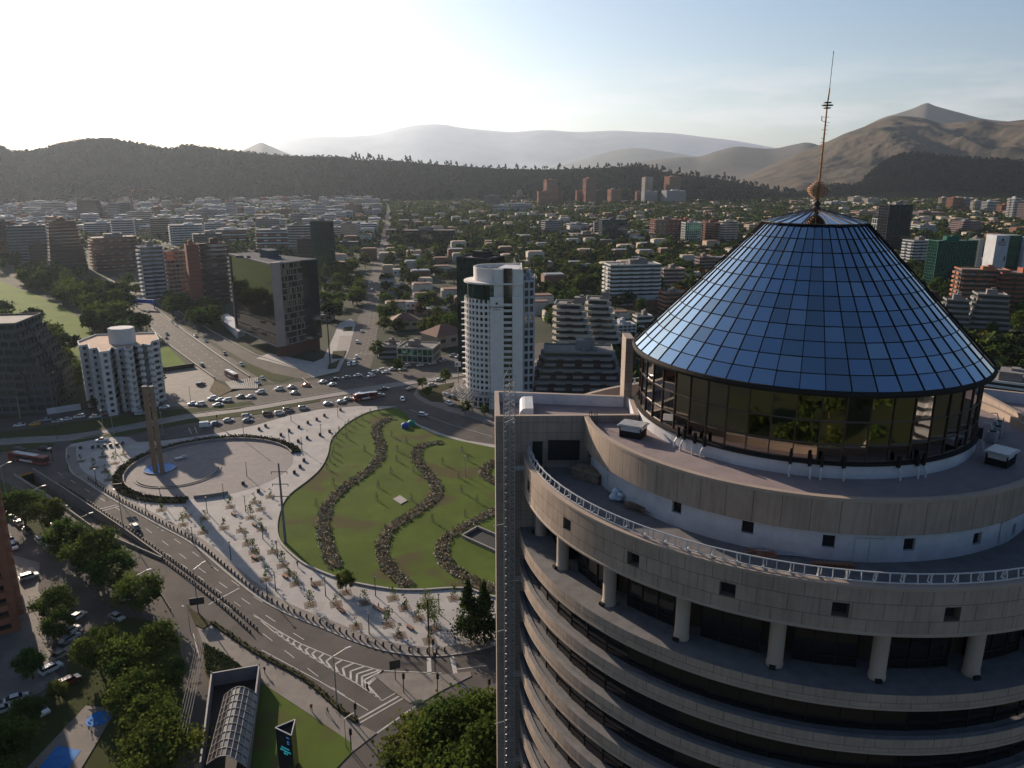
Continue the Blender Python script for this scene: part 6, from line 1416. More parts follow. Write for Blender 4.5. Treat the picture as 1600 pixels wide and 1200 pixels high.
# wood on the long hill: clumps on slope and crest
arr = []; 
for i in range(ncA):
    for j in range(3, rowsA + 1):
        b = VA[i * nrA + j]
        u, v = uv_of(b[0], b[1]) if False else (0, 0)
        m_ = 1
        for k in range(m_):
            if j < rowsA and rng.random() < .1: continue
            i2 = min(i + 1, ncA - 1); c = VA[i2 * nrA + j]; t = rng.random(); x, y, z = [b[w] + (c[w] - b[w]) * t for w in range(3)]
            hx = 700 if x < -300 else 1; tall = (x > -650 and j >= rowsA)
            pr_ = proto[5 if (tall and rng.random() < .4) else rng.integers(0, 5)][:26]; cc = pr_.mean(axis=1, keepdims=True); q = cc + (pr_ - cc) * 1.7
            s = rng.uniform(4, 7) * (1.25 if tall else .8); sz = s * (rng.uniform(.9, 1.7) if tall else .8); arr.append(np.stack([q[..., 0] * s + x, q[..., 1] * s + y, q[..., 2] * sz + z - 1], -1))
for i in range(ncB):
    for j in range(6, rowsB + 1):
        b = VB[i * nrB + j]; c = VB[min(i + 1, ncB - 1) * nrB + j]
        for k in range(1):
            t = rng.random(); x, y, z = [b[w] + (c[w] - b[w]) * t for w in range(3)]; pr_ = proto[rng.integers(0, 5)][:26]; cc = pr_.mean(axis=1, keepdims=True); q = cc + (pr_ - cc) * 1.7; s = rng.uniform(4, 6.5)
            arr.append(np.stack([q[..., 0] * s + x, q[..., 1] * s + y, q[..., 2] * s * .8 + z - 1], -1))
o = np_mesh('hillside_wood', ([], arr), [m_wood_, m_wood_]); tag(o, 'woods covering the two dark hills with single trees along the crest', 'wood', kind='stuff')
# ================================================================ vehicles
m_tyre = mat('tyre', (0.02, 0.02, 0.02), .85, var=0); m_rim = mat('wheel_rim', (0.35, 0.35, 0.36), .4, metal=.7, var=0)
m_cgl = mat('car_glass', (0.015, 0.018, 0.02), .08, spec=.7, var=0); m_hl = mat('headlight', (0.7, 0.7, 0.68), .15, spec=.6, var=0); m_tl = mat('taillight', (0.35, 0.02, 0.02), .25, var=0)
CC = {'white': (.62, .62, .61), 'silver': (.38, .39, .40), 'grey': (.16, .165, .17), 'black': (.02, .02, .022), 'blue': (.05, .09, .20), 'red': (.20, .022, .02), 'orange': (.5, .13, .03), 'yellow': (.60, .30, .03), 'bluegrey': (.20, .27, .33), 'beige': (.36, .31, .24)}
def paint(c):
    n = 'car_paint_' + c
    if n in MC: return MC[n]
    m = mat(n, CC[c], .3, var=.02, spec=.5); m.node_tree.nodes['Principled BSDF'].inputs['Coat Weight'].default_value = .6; return m
def wheel_set(o, xs, w, r=.33):
    for x in xs:
        for s in (-1, 1):
            wl = MB(); y = s * w / 2
            n = 14; ring = [(x + r * math.cos(2 * math.pi * k / n), r + r * math.sin(2 * math.pi * k / n)) for k in range(n)]
            y0, y1 = y - .11, y + .11
            for k in range(n): a, b = ring[k], ring[(k + 1) % n]; wl.face([(a[0], y0, a[1]), (b[0], y0, b[1]), (b[0], y1, b[1]), (a[0], y1, a[1])])
            wl.face([(a[0], y0, a[1]) for a in ring]); wl.face([(a[0], y1, a[1]) for a in ring][::-1])
            yr = y + s * .115; wl.face([(x + (a[0] - x) * .6, yr, r + (a[1] - r) * .6) for a in ring], 1); wl.build('wheel', [m_tyre, m_rim], o)
def loft_body(mb, prof, w0, w1, mi=0):       # side profile (x, z) closed, width by height
    zs = [p[1] for p in prof]; zl, zh = min(zs), max(zs); f = lambda z: w0 + (w1 - w0) * max(0, (z - zl) / (zh - zl)) ** 2
    n = len(prof); A = [(x, -f(z) / 2, z) for x, z in prof]; B = [(x, f(z) / 2, z) for x, z in prof]
    for k in range(n): j = (k + 1) % n; mb.face([A[k], A[j], B[j], B[k]], mi)
    mb.face(A[::-1], mi); mb.face(B, mi)
def make_car(col, kind='sedan'):
    o = empty({'sedan': 'parked_car', 'suv': 'suv_car', 'van': 'delivery_van', 'pickup': 'pickup_truck'}[kind], (0, 0, 0)); L2 = 2.2 if kind != 'van' else 2.4; mb = MB(); g = MB(); r = MB()
    if kind == 'sedan': loft_body(mb, [(-2.2, .3), (2.15, .3), (2.25, .55), (2.1, .75), (1.1, .92), (-1.45, .98), (-2.15, .92), (-2.25, .6)], 1.76, 1.62); gp_ = [(-1.75, .95), (1.15, .9), (.45, 1.38), (-1.0, 1.42)]; rp = [(.5, 1.37), (-1.02, 1.41), (-.95, 1.46), (.4, 1.44)]
    elif kind == 'suv': loft_body(mb, [(-2.2, .35), (2.15, .35), (2.25, .7), (2.1, .95), (1.15, 1.08), (-2.15, 1.12), (-2.28, .7)], 1.84, 1.72); gp_ = [(-2.1, 1.1), (1.2, 1.07), (.6, 1.62), (-1.85, 1.66)]; rp = [(.62, 1.6), (-1.9, 1.65), (-1.8, 1.72), (.5, 1.69)]
    elif kind == 'van': loft_body(mb, [(-2.5, .35), (2.3, .35), (2.45, .8), (2.2, 1.15), (1.6, 1.3), (-2.5, 1.3)], 1.9, 1.86); mb.box((-.75, 0, 1.65), (3.4, 1.9, 1.4)); gp_ = [(1.0, 1.3), (1.95, 1.15), (1.3, 1.85), (.95, 1.9)]; rp = [(1.3, 1.84), (.9, 1.88), (.9, 1.98), (1.2, 1.95)]
    else: loft_body(mb, [(-2.5, .4), (2.4, .4), (2.5, .8), (2.3, 1.0), (1.3, 1.08), (-2.5, 1.05)], 1.84, 1.78); mb.box((-1.6, -.82, 1.15), (1.8, .1, .3)); mb.box((-1.6, .82, 1.15), (1.8, .1, .3)); gp_ = [(-.7, 1.06), (1.4, 1.05), (.8, 1.62), (-.5, 1.65)]; rp = [(.85, 1.6), (-.52, 1.64), (-.45, 1.72), (.7, 1.69)]
    mb.build('body', paint(col), o); loft_body(g, gp_, 1.58, 1.25); g.build('window', m_cgl, o); loft_body(r, rp, 1.32, 1.22); r.build('roof_panel', paint(col), o)
    wheel_set(o, (-1.35, 1.38), 1.66, .33)
    for s in (-1, 1):
        h = MB(); h.box((2.17, s * .62, .66), (.16, .34, .16)); h.build('headlight', m_hl, o); h = MB(); h.box((-2.2 - (.28 if kind in ('van', 'pickup') else 0), s * .66, .78), (.1, .28, .18)); h.build('taillight', m_tl, o)
    return o
CARS = {}
ORD = {}
def car(col, kind, u, v, du, dv, where, z=.05):
    key = (col, kind)
    if key not in CARS: CARS[key] = make_car(col, kind)
    P = G(u, v, z); Q = G(u + du, v + dv, z); h = math.atan2(Q.y - P.y, Q.x - P.x)
    kn = {'sedan': 'car', 'suv': 'suv', 'van': 'van', 'pickup': 'pickup'}[kind]; cn = {'bluegrey': 'blue grey'}.get(col, col)
    place(CARS[key], (P.x, P.y, z), h, USED, '%s %s %s' % (cn, kn, where), kn, 'cars on the streets', .97)
CL = [
 ('white', 'sedan', 31, 666, -10, 1, 'on the upper cross road, farthest left'), ('yellow', 'suv', 55, 665, -10, 1.2, 'on the upper cross road, the only yellow one'), ('silver', 'sedan', 71, 658, -10, 1.2, 'on the upper cross road just behind the yellow one'),
 ('silver', 'sedan', 91, 660, -10, 1.2, 'in the grass shade of the upper cross road, lowest of its pair'), ('white', 'sedan', 104, 657, -10, 1.2, 'on the upper cross road left of the white suv'), ('white', 'suv', 124, 653, -10, 1.2, 'on the upper cross road before the white gate wall'), ('silver', 'sedan', 149, 653, -10, 1.2, 'on the upper cross road left of the red one'), ('red', 'sedan', 166, 649, -10, 1.2, 'on the upper cross road between silver cars'),
 ('white', 'sedan', 214, 643, -10, 1.2, 'on the upper cross road left behind the twin pillars'), ('silver', 'sedan', 219, 648, -10, 1.2, 'on the upper cross road left of the pillars, lower lane'), ('red', 'suv', 222, 635, -10, 1.2, 'on the upper cross road behind the pillars, top lane'), ('white', 'sedan', 257, 638, -10, 1.2, 'alone right of the twin pillars on the upper cross road'),
 ('white', 'sedan', 301, 632, -10, 1.5, 'in front of the forecourt, left of a close pair'), ('white', 'suv', 313, 633, -10, 1.5, 'in front of the forecourt, right of a close pair'), ('white', 'sedan', 340, 634, -10, 1.2, 'on the grass side lane right of the forecourt'), ('white', 'suv', 332, 624, -10, 1.5, 'beside the brown triangle bed, first of three'), ('white', 'sedan', 344, 626, -10, 1.5, 'beside the brown triangle bed, second of three'), ('white', 'suv', 355, 627, -10, 1.5, 'beside the brown triangle bed, third of three'),
 ('black', 'sedan', 376, 621, -10, 1.5, 'right of the three white ones on the cross road'), ('white', 'sedan', 391, 621, -10, 1.5, 'right of the black one on the cross road'), ('white', 'suv', 407, 614, -10, 1.5, 'on the cross road above the narrow dark verge'), ('white', 'suv', 436, 609, -10, 1.5, 'on the cross road left of the avenue mouth, first of the row'), ('silver', 'sedan', 460, 615, -10, 1.5, 'on the inner lane of the cross road below the orange one'), ('white', 'sedan', 455, 606, -10, 1.5, 'on the cross road left of the orange one'), ('orange', 'sedan', 478, 603, -10, 1.5, 'on the cross road, the only orange one'),
 ('white', 'sedan', 504, 598, -10, 1.5, 'on the cross road right of the orange one, upper of a pair'), ('black', 'sedan', 523, 594, -10, 1.5, 'in front of the avenue mouth, left one'), ('white', 'sedan', 519, 602, -10, 1.5, 'on the cross road right of the orange one, lower of a pair'), ('grey', 'sedan', 541, 591, -10, 1.5, 'in front of the avenue mouth, right one'), ('white', 'sedan', 559, 588, -10, 1.5, 'at the right side of the avenue mouth'),
 ('silver', 'suv', 582, 584, -10, 1.8, 'right of the avenue mouth, upper of a pair'), ('white', 'sedan', 580, 588.5, -10, 1.8, 'right of the avenue mouth, lower of a pair'), ('white', 'suv', 595, 580, -10, 1.8, 'waiting on the cross road, left of the shop, rear one'), ('white', 'sedan', 602, 583, -10, 1.8, 'waiting on the cross road, left of the shop, near one'), ('white', 'sedan', 613, 578, -10, 1.8, 'on the cross road in front of the small grey shop'), ('silver', 'suv', 635, 573, -10, 2, 'in front of the green glass shop, upper of a pair'), ('white', 'sedan', 628, 578, -10, 2, 'in front of the green glass shop, lower of a pair'), ('white', 'sedan', 656, 572, -10, 2, 'on the cross road right of the green glass shop'), ('white', 'sedan', 675, 569, -10, 2, 'on the cross road in front of the brown hipped house'), ('silver', 'sedan', 692, 565, -10, 2, 'on the cross road left of the hotel queue'), ('grey', 'suv', 707, 557, -10, 2, 'parked beside the hotel, left of a pair'), ('white', 'suv', 716, 559, -10, 2, 'parked beside the hotel, right of a pair'),
 ('white', 'pickup', 160, 690, -10, 1, 'standing on the sunlit paving at the west tip of the plaza'), ('black', 'suv', 29, 704, 10, .3, 'on the lower left road, rear of a pair above the bus'), ('black', 'suv', 71, 704, 10, .3, 'on the lower left road, front of a pair above the bus'), ('white', 'van', 322, 667, 10, -1, 'with box body behind the monument court'), ('blue', 'sedan', 337, 663, 10, -1, 'touching the white van behind the court'), ('white', 'sedan', 357, 658, 10, -1, 'alone on the road behind the court, right of the blue one'), ('silver', 'suv', 386, 652, 10, -1, 'on the lower cross road, left of a close pair'), ('bluegrey', 'sedan', 387, 658, 10, -1, 'on the lower cross road, nearer one of a close pair'),
 ('black', 'suv', 418, 648, 10, -1.3, 'on the road along the plaza, left of the white suv'), ('white', 'suv', 437, 647, 10, -1.3, 'on the road along the plaza between two darker ones'), ('grey', 'suv', 450, 642, 10, -1.3, 'on the road along the plaza, behind the white suv'), ('silver', 'suv', 474, 639, 10, -1.3, 'on the road along the plaza, big one before the gap'), ('bluegrey', 'sedan', 512, 632, 10, -1.5, 'on the road along the plaza, right of the gap'), ('silver', 'sedan', 533, 629, 10, -1.5, 'on the road along the plaza left of the red bus, lower'), ('grey', 'sedan', 543, 625, 10, -1.5, 'on the road along the plaza left of the red bus, upper'), ('grey', 'sedan', 563, 617, 10, -1.5, 'above the small red bus, left'), ('silver', 'sedan', 576, 618, 10, -1.5, 'above the small red bus, right'), ('grey', 'sedan', 594, 619, 10, -1.5, 'right of the small red bus'), ('black', 'sedan', 601, 609, 10, -1.5, 'right of the red bus on the farther lane'), ('grey', 'sedan', 641, 609, 10, -2, 'at the left tip of the hotel island'), ('silver', 'suv', 675, 603, 10, -1.5, 'on the road behind the hedge island, left one'), ('white', 'sedan', 686, 595, 10, -1.5, 'on the road behind the hedge island, right one'),
 ('white', 'suv', 629, 626, 2, 5, 'driving down the curved road beside the park tip'), ('silver', 'suv', 661, 650, 8, 1, 'on the dark curved road above the park beds'), ('white', 'suv', 702, 632, 4, 2, 'parked at the hotel, nearest'), ('grey', 'suv', 699, 620, 4, 2, 'parked at the hotel, farthest left'), ('black', 'suv', 708, 623, 4, 2, 'parked at the hotel, right of the grey one'),
 ('white', 'sedan', 545, 571, -1, 6, 'in the avenue queue, front left'), ('white', 'suv', 553, 570, -1, 6, 'in the avenue queue, front right'), ('silver', 'sedan', 546, 565, -1, 6, 'in the avenue queue, second row left'), ('white', 'sedan', 554, 564.5, -1, 6, 'in the avenue queue, second row right'), ('white', 'suv', 557, 559.5, -1, 6, 'in the avenue queue, last'), ('white', 'suv', 558, 536, -1, 6, 'alone on the avenue above the queue'), ('silver', 'sedan', 565, 519, -1, 6, 'alone on the avenue higher up'), ('silver', 'suv', 581, 454, -1, 6, 'on the avenue beside the white house'), ('grey', 'sedan', 578, 443, -1, 6, 'on the avenue above the silver suv, left'), ('silver', 'sedan', 585, 443, -1, 6, 'on the avenue above the silver suv, right'), ('grey', 'sedan', 600, 412, -1, 6, 'far up the avenue'), ('white', 'sedan', 598, 392, -1, 6, 'very far up the avenue'), ('silver', 'sedan', 603, 378, -1, 6, 'near the far end of the avenue'),
 ('black', 'sedan', 228, 497, 5, 5, 'high on the highway'), ('grey', 'suv', 261, 523, 6, 5, 'on the highway, upper of a dark pair'), ('black', 'sedan', 260, 529, 6, 5, 'on the highway, lower of a dark pair'), ('white', 'sedan', 277, 510, 6, 4.5, 'on the frontage road, first from the top'), ('white', 'suv', 306, 526, 6, 4.5, 'on the frontage road, second from the top'), ('bluegrey', 'sedan', 322, 534, 6, 4.5, 'on the frontage road, third from the top'), ('grey', 'suv', 351, 554, 6, 4.5, 'on the frontage road, fourth from the top'), ('white', 'suv', 377, 571, 6, 4.5, 'on the frontage road, fifth from the top'), ('white', 'sedan', 410, 592, 6, 4, 'at the end of the frontage road'), ('silver', 'sedan', 403, 600, 6, 3, 'right of the tunnel grille'), ('black', 'suv', 316, 572, 6, 5, 'at the left edge of the highway above the forecourt'), ('black', 'suv', 314, 602, 8, -2, 'turning on the forecourt'),
 ('white', 'sedan', 206, 470, 5, 5, 'far up the highway, left'), ('silver', 'sedan', 216, 466, 5, 5, 'far up the highway, right'), ('white', 'sedan', 231, 488, 5, 5, 'on the highway beside the top dark one'),
 ('silver', 'suv', 10, 808, 8, 7, 'in the row along the tree strip, farthest left'), ('bluegrey', 'suv', 19, 812, 8, 7, 'in the row along the tree strip, left of the red one'), ('red', 'sedan', 30, 820, 8, 7, 'in the row along the tree strip, the only red one'), ('black', 'suv', 44, 833, 8, 7, 'in the row along the tree strip, right of the red one'), ('silver', 'suv', 64, 848, 8, 7, 'in the row along the tree strip, above a grey one'), ('grey', 'suv', 77, 860, 8, 7, 'in the row along the tree strip, before the black van'), ('black', 'van', 89, 868, 8, 7, 'at the right end of the row along the tree strip'), ('silver', 'suv', 17, 847, 8, 8, 'against the brick block, upper'), ('white', 'suv', 20, 857, 8, 8, 'against the brick block, lower'),
 ('white', 'suv', 46, 904, 10, -3, 'on the sunlit pavement by the brick block'), ('white', 'suv', 201, 938, 10, 4, 'below the sparse tree at the street mouth'), ('silver', 'sedan', 183, 967, 9, 4, 'just above the garden cluster'),
 ('white', 'sedan', 121, 966, 8, -5, 'parked in the slanting row, topmost'), ('white', 'suv', 111, 989, 8, -5, 'parked in the slanting row, second from top'), ('silver', 'suv', 110, 1001, 8, -5, 'parked in the slanting row, third from top'), ('grey', 'sedan', 106, 1011, 8, -5, 'parked in the slanting row, fourth from top'), ('beige', 'sedan', 95, 1026, 8, -5, 'parked in the slanting row, fifth from top'), ('white', 'suv', 81, 1048, 8, -4, 'parked in the slanting row, lowest'), ('red', 'suv', 109, 1068, 8, -4, 'with pale roof half under the brownish tree'), ('white', 'sedan', 26, 1095, 9, -3, 'driving at the lower left'), ('silver', 'sedan', 4, 1112, 9, -3, 'cut by the left edge at the lower left'), ('white', 'suv', 64, 1113, 8, 6, 'under the garden hedge at the lower left'), ('white', 'suv', 83, 827, 7, 7, 'with long roof under the trees of the strip'),
]
for c in CL: car(*c)
car('silver', 'sedan', 103, 796, -8, -6, 'driving down into the underpass', z=-3.2)
car('grey', 'suv', 211, 826, -8, -7, 'alone on the wide main road, dark with pale roof')
def make_bus(name, L_, label, u, v, du, dv, roofc='white'):
    P = G(u, v, .05); Q = G(u + du, v + dv, .05); h = math.atan2(Q.y - P.y, Q.x - P.x); o = tag(empty(name, (P.x, P.y, .05), h), label, 'bus')
    mb = MB(); mb.box((0, 0, .85), (L_, 2.5, 1.1)); mb.box((0, 0, 2.75), (L_ - .1, 2.45, .6)); mb.box((-L_ / 2 + .6, 0, 1.9), (1.1, 2.46, 1.2)); mb.box((L_ * .1, 0, 1.9), (.6, 2.46, 1.2)); mb.build('body', paint('red'), o)
    mb = MB(); mb.box((0, 0, 1.93), (L_ - .15, 2.4, 1.1)); mb.build('window', m_cgl, o)
    mb = MB(); mb.box((0, 0, 3.1), (L_ * .5, 1.9, .16)); mb.box((-L_ * .3, 0, 3.2), (2.2, 1.6, .35)); mb.build('roof_unit', paint('white'), o)
    mb = MB(); mb.box((0, -1.27, .95), (L_ * .35, .04, .7)); mb.box((0, 1.27, .95), (L_ * .35, .04, .7)); mb.build('side_panel', paint('white'), o)
    wheel_set(o, (-L_ * .3, L_ * .33), 2.3, .5)
    for s in (-1, 1): mb = MB(); mb.box((L_ / 2 + .02, s * .85, .75), (.08, .4, .25)); mb.build('headlight', m_hl, o)
    return o
make_bus('city_bus', 17, 'long red city bus with white roof unit on the lower left road', 46, 722, 10, 1.6)
make_bus('city_bus', 11, 'red city bus among the cars at the north edge of the plaza', 571, 624, 10, -1.5)
make_bus('city_bus', 12, 'red and white roofed bus about to enter the highway tunnel', 362, 590, 6, 3)
# ================================================================ street furniture
m_lamp = mat('lamp_metal', (0.30, 0.30, 0.29), .5, metal=.4, var=.05); m_lampd = mat('dark_lamp_metal', (0.06, 0.06, 0.06), .5, metal=.3, var=.05)
def street_lamp(Hh, arm, name='street_lamp', dark=False):
    o = empty(name, (0, 0, 0)); m = m_lampd if dark else m_lamp; mb = MB(); mb.tube((0, 0, 0), (0, 0, Hh), .14, 8, r1=.08); mb.build('pole', m, o)
    if arm: mb = MB(); mb.tube((0, 0, Hh), (arm, 0, Hh + .6), .07, 6); mb.build('arm', m, o)
    mb = MB(); mb.box((arm + .4 if arm else 0, 0, Hh + (.62 if arm else .1)), (1.0 if arm else .5, .35 if arm else .5, .14)); mb.build('lamp_head', m_whitep if arm else m, o); return o
LA = street_lamp(10, 2.2); LBb = street_lamp(5, 0, 'plaza_lamp', True); LC = street_lamp(8, 0, 'plaza_lamp', False)
for (u, v, rz, s, lb) in ((310, 957, 1.0, 1.1, 'between the hedge triangle and the main road'), (223, 959, .6, 1.0, 'in front of the sparse tree at the street mouth'), (193, 828, 2.4, 1.1, 'on the median beside the underpass end'), (527, 1107, .6, 1.15, 'beside the kerb hedge in front of the white chevrons'), (62, 815, .7, 1.0, 'rising from the tree strip, left of two'), (135, 862, .7, 1.0, 'rising from the tree strip, right of two'), (10, 775, .9, 1.0, 'at the far left of the tree strip'), (541, 1168, .6, .6, 'at the crossing corner of the lawn'), (298, 990, 2.6, .6, 'small one beside the garden road')):
    P = G(u, v); place(LA, (P.x, P.y, .1), rz, USED, 'curved arm street lamp ' + lb, 'street lamp', 'street lamps', s)
for (u, v, lb) in ((108, 739, 'at the west crossing'), (181, 708, 'among the western tree pits'), (151, 756, 'near the main road west of the court'), (228, 797, 'at the southwest of the ring hedge'), (252, 786, 'close outside the ring hedge, south'), (324, 802, 'south of the short court wall'), (384, 800, 'right of the short court wall'), (386, 745, 'standing on the court, right side'), (302, 850, 'left of the long shadow strip'), (361, 875, 'near the kerb bollards south of the court'), (411, 843, 'left of the power pole'), (434, 873, 'by the lawn wall below the power pole'), (431, 924, 'right of the two at the narrow part of the plaza'), (418, 933, 'left of the two at the narrow part of the plaza'), (509, 932, 'left of the dark green plaza tree'), (587, 932, 'at the lawn wall right of the dark green plaza tree'), (577, 991, 'below the group of benches'), (686, 960, 'right of the slender trees'), (455, 658, 'at the north edge of the plaza, left'), (528, 652, 'at the north edge of the plaza, right'), (502, 683, 'on the plaza near the lawn tip'), (452, 690, 'right of the ring hedge end'), (472, 705, 'below the ring hedge end'), (350, 780, 'beside the short court wall')):
    P = G(u, v); place(LBb, (P.x, P.y, .14), (u * 3) % 6, USED, 'thin dark plaza lamp ' + lb, 'street lamp', 'plaza lamps')
for (u, v, s, lb) in ((32, 655, 1.2, 'in front of the dark pyramid block'), (203, 630, 1.0, 'at the left foot of the white apartment block'), (222, 628, 1.4, 'left of the twin pillars behind the road'), (161, 665, .8, 'on the long median at left'), (178, 682, 1.1, 'on the median above the white pickup'), (255, 679, 1.1, 'right of the twin pillars on the median'), (382, 690, 1.0, 'behind the ring hedge'), (298, 628, .9, 'at the forecourt'), (727, 745, .9, 'beside the light well on the lawn')):
    P = G(u, v); place(LC, (P.x, P.y, .14), (u * 3) % 6, USED, 'straight pale lamp pole ' + lb, 'street lamp', 'straight lamp poles', s)
# bollards on the kerbs
bo = MB(); bo.lathe([(.22, 0), (.2, .75), (.26, .8), (.2, 1.05), (.03, 1.12)], n=8); bo.tube((0, 0, .5), (.42, 0, .2), .09, 5); bol = bo.build('bollard', m_lampd); USED[bol.name] = False
KB = smooth_line(g2([(700, 1021), (675, 1024), (615, 1018), (560, 1003), (505, 980), (450, 958), (400, 930), (350, 890), (300, 848), (250, 820), (175, 778), (134, 751)]), 5)
number([place(bol, (x + math.sin(h) * .7, y - math.cos(h) * .7, .18), h, USED, 'x', 'bollard', 'bollards on the plaza kerb') for x, y, h in along(KB, 2.05, .5)], 'dark bollard on the plaza kerb above the main road, %s from the left', ku)
b2 = MB(); b2.box((0, 0, .4), (.4, .22, .8)); b2.box((0, 0, .85), (.28, .16, .25)); b2.tube((.2, 0, .3), (.42, 0, .9), .06, 5); me_ = b2.build('median_post', m_lampd)
MD = smooth_line(g2([(257, 873), (300, 905), (350, 945), (400, 990)]), 6)
for side, sl_ in ((-.8, 'left'), (.8, 'right')):
    number([place(me_, (x - math.sin(h) * side, y + math.cos(h) * side, .05), h, USED, 'x', 'post', 'posts of the median barrier') for x, y, h in along(MD, 1.6, .3)], 'dark post in the ' + sl_ + ' row of the median barrier, %s from the top', ku)
number([place(me_, (x + .8, y + .5, .05), h, USED, 'x', 'post', 'posts beside the underpass') for x, y, h in along(smooth_line(TR, 4), 1.9, 20)], 'dark post on the road side of the underpass wall, %s from the left', ku)
number([place(me_, (x, y, .05), h, USED, 'x', 'post', 'posts beside the garden road') for x, y, h in along(g2([(242, 915), (268, 958)]), 1.3, .3)], 'dark post in the short row beside the garden road, %s from the top', ku)
cu = MB(); cu.box((0, 0, .5), (1.0, 1.0, 1.0)); cu.box((0, 0, 1.05), (.8, .8, .12)); cub = cu.build('cube_planter', m_lampd)
CO = []
for (u, v) in [(405, 672), (415, 667), (439, 681), (452, 675), (467, 669), (481, 662), (495, 657), (507, 651), (532, 642), (466, 691), (480, 686), (500, 681), (515, 676), (475, 721), (469, 731), (460, 740), (126, 702), (145, 701), (154, 700), (164, 699), (173, 698), (183, 697), (192, 695), (404, 769), (380, 757)]:
    P = G(u, v); CO.append(place(cub, (P.x, P.y, .14), .3, USED, 'x', 'planter', 'cube planters'))
number(CO, 'dark cube planter on the pale plaza paving, %s from the left', ku)
bn = empty('park_bench', (0, 0, 0)); mb = MB()
for k in range(4): mb.box((0, -.3 + .2 * k, .5), (2.2, .16, .06))
mb.build('seat', m_wood2, bn)
for s in (-.8, .8): mb = MB(); mb.box((s, 0, .24), (.14, .7, .48)); mb.build('leg', m_conc, bn)
for (u, v, lb) in ((365, 805, 'at the square planters south of the court'), (446, 903, 'beside the curved lawn wall, left'), (491, 917, 'with a person beside it, near the lawn wall'), (535, 957, 'left of the long shadow'), (531, 953, 'right next to the left shadow bench'), (588, 952, 'in the shadow group, left'), (598, 957, 'in the shadow group, right'), (641, 983, 'alone on the bright paving at right'), (398, 822, 'near the lone figure, upper'), (397, 873, 'near the kerb, lower')):
    P = G(u, v); place(bn, (P.x, P.y, .15), -.7, USED, 'small wooden plaza bench ' + lb, 'bench', 'benches on the plaza')
# power poles
def power_pole(u, v, ut, vt, label, arms=3, m=None, wdt=.45):
    P = G(u, v); z = ZT(P, ut, vt); o = tag(empty('power_pole', (P.x, P.y, .1)), label, 'power pole'); mb = MB(); mb.tube((0, 0, 0), (0, 0, z), wdt, 8, r1=.22); mb.build('pole', m or m_lamp, o)
    for k in range(arms):
        zz = z - 2.5 - k * z * .15; mb = MB(); mb.beam((-2.2, 0, zz), (2.2, 0, zz), .2, .2); 
        for s in (-1, 1): mb.tube((s * 2.1, 0, zz - .7), (s * 2.1, 0, zz), .1, 6)
        mb.build('cross_arm', m_lampd, o)
    return P, z
power_pole(446, 850, 436, 724, 'tall grey power pole with three cross arms at the lawn edge of the plaza', m=mat('pole_grey', (.16, .17, .18), .7))
power_pole(516, 572, 513, 482, 'tall power pole with cross arms on the pavement left of the avenue', 2, m_lampd, .4)
power_pole(671, 1026, 668, 937, 'slim dark pole standing at the south kerb of the plaza', 0, m_lampd, .12)
for (u, v, ut, vt, lb) in ((230, 1225, 221, 1163, 'wooden power pole with cross arm among the dark garden trees'), (246, 1090, 250, 1071, 'short power pole top poking out of the garden tree crowns')): power_pole(u, v, ut, vt, lb, 1, m_bark, .2)
W_ = MB(); p0 = G(300, 1330); 
for k in range(5):
    a = Vector((G(272 + k * 5, 1260).x, G(272 + k * 5, 1260).y, 9)); b = Vector((G(318 + k * 3, 1050).x, G(318 + k * 3, 1050).y, 9.5)); n_ = 12
    for i in range(n_):
        t0, t1 = i / n_, (i + 1) / n_; s_ = lambda t: a.lerp(b, t) - Vector((0, 0, 4 * .9 * t * (1 - t))); W_.tube(s_(t0), s_(t1), .035, 4, cap=False)
tag(W_.build('power_lines', m_lampd), 'bundle of thin overhead wires crossing above the garden road beside the canopy', 'wires')
# traffic lights
tlp = empty('traffic_light', (0, 0, 0)); mb = MB(); mb.tube((0, 0, 0), (0, 0, 4.2), .1, 6); mb.build('pole', m_lampd, tlp); mb = MB(); mb.box((0, -.15, 3.9), (.45, .4, 1.3)); mb.build('signal_head', m_black, tlp)
for (u, v, lb) in ((556, 1131, 'at the kerb hedge corner of the crossing'), (549, 1172, 'at the tip of the lawn footpath'), (631, 1083, 'on the traffic island, left'), (684, 1083, 'on the traffic island, right'), (680, 1050, 'at the upper crossing, rear'), (677, 1028, 'red headed one on the plaza south kerb'), (764, 1092, 'beside the round tower edge at the crossing'), (90, 686, 'on the busway crossing at left'), (83, 722, 'in front of the long bus'), (340, 665, 'behind the court')):
    P = G(u, v); place(tlp, (P.x, P.y, .15), .5, USED, 'dark traffic light ' + lb, 'traffic light', 'traffic lights')
# signs and boards
P = G(716, 598); o = tag(empty('hotel_sign', (P.x, P.y, .1)), 'white square sign board with blue emblem on a pole left of the hotel', 'sign'); mb = MB(); mb.tube((0, 0, 0), (0, 0, 8), .18, 6); mb.build('pole', m_lamp, o); mb = MB(); mb.box((0, 0, 9.2), (3.0, .5, 2.3)); mb.build('board', m_whitep, o); mb = MB(); mb.box((-.5, -.27, 9.3), (1.0, .06, 1.1)); mb.build('emblem', mat('sign_blue', (.03, .15, .22), .5), o)
P = G(657, 1060 + 4); 
P = G(187, 777); 
def road_sign(u, v, w, h, z, label, m=m_lampd):
    P = G(u, v); o = tag(empty('road_sign', (P.x, P.y, .1), .3), label, 'sign'); mb = MB(); mb.tube((0, 0, 0), (0, 0, z), .1, 6); mb.build('pole', m, o); mb = MB(); mb.box((0, 0, z + h / 2), (w, .15, h)); mb.build('board', m, o)
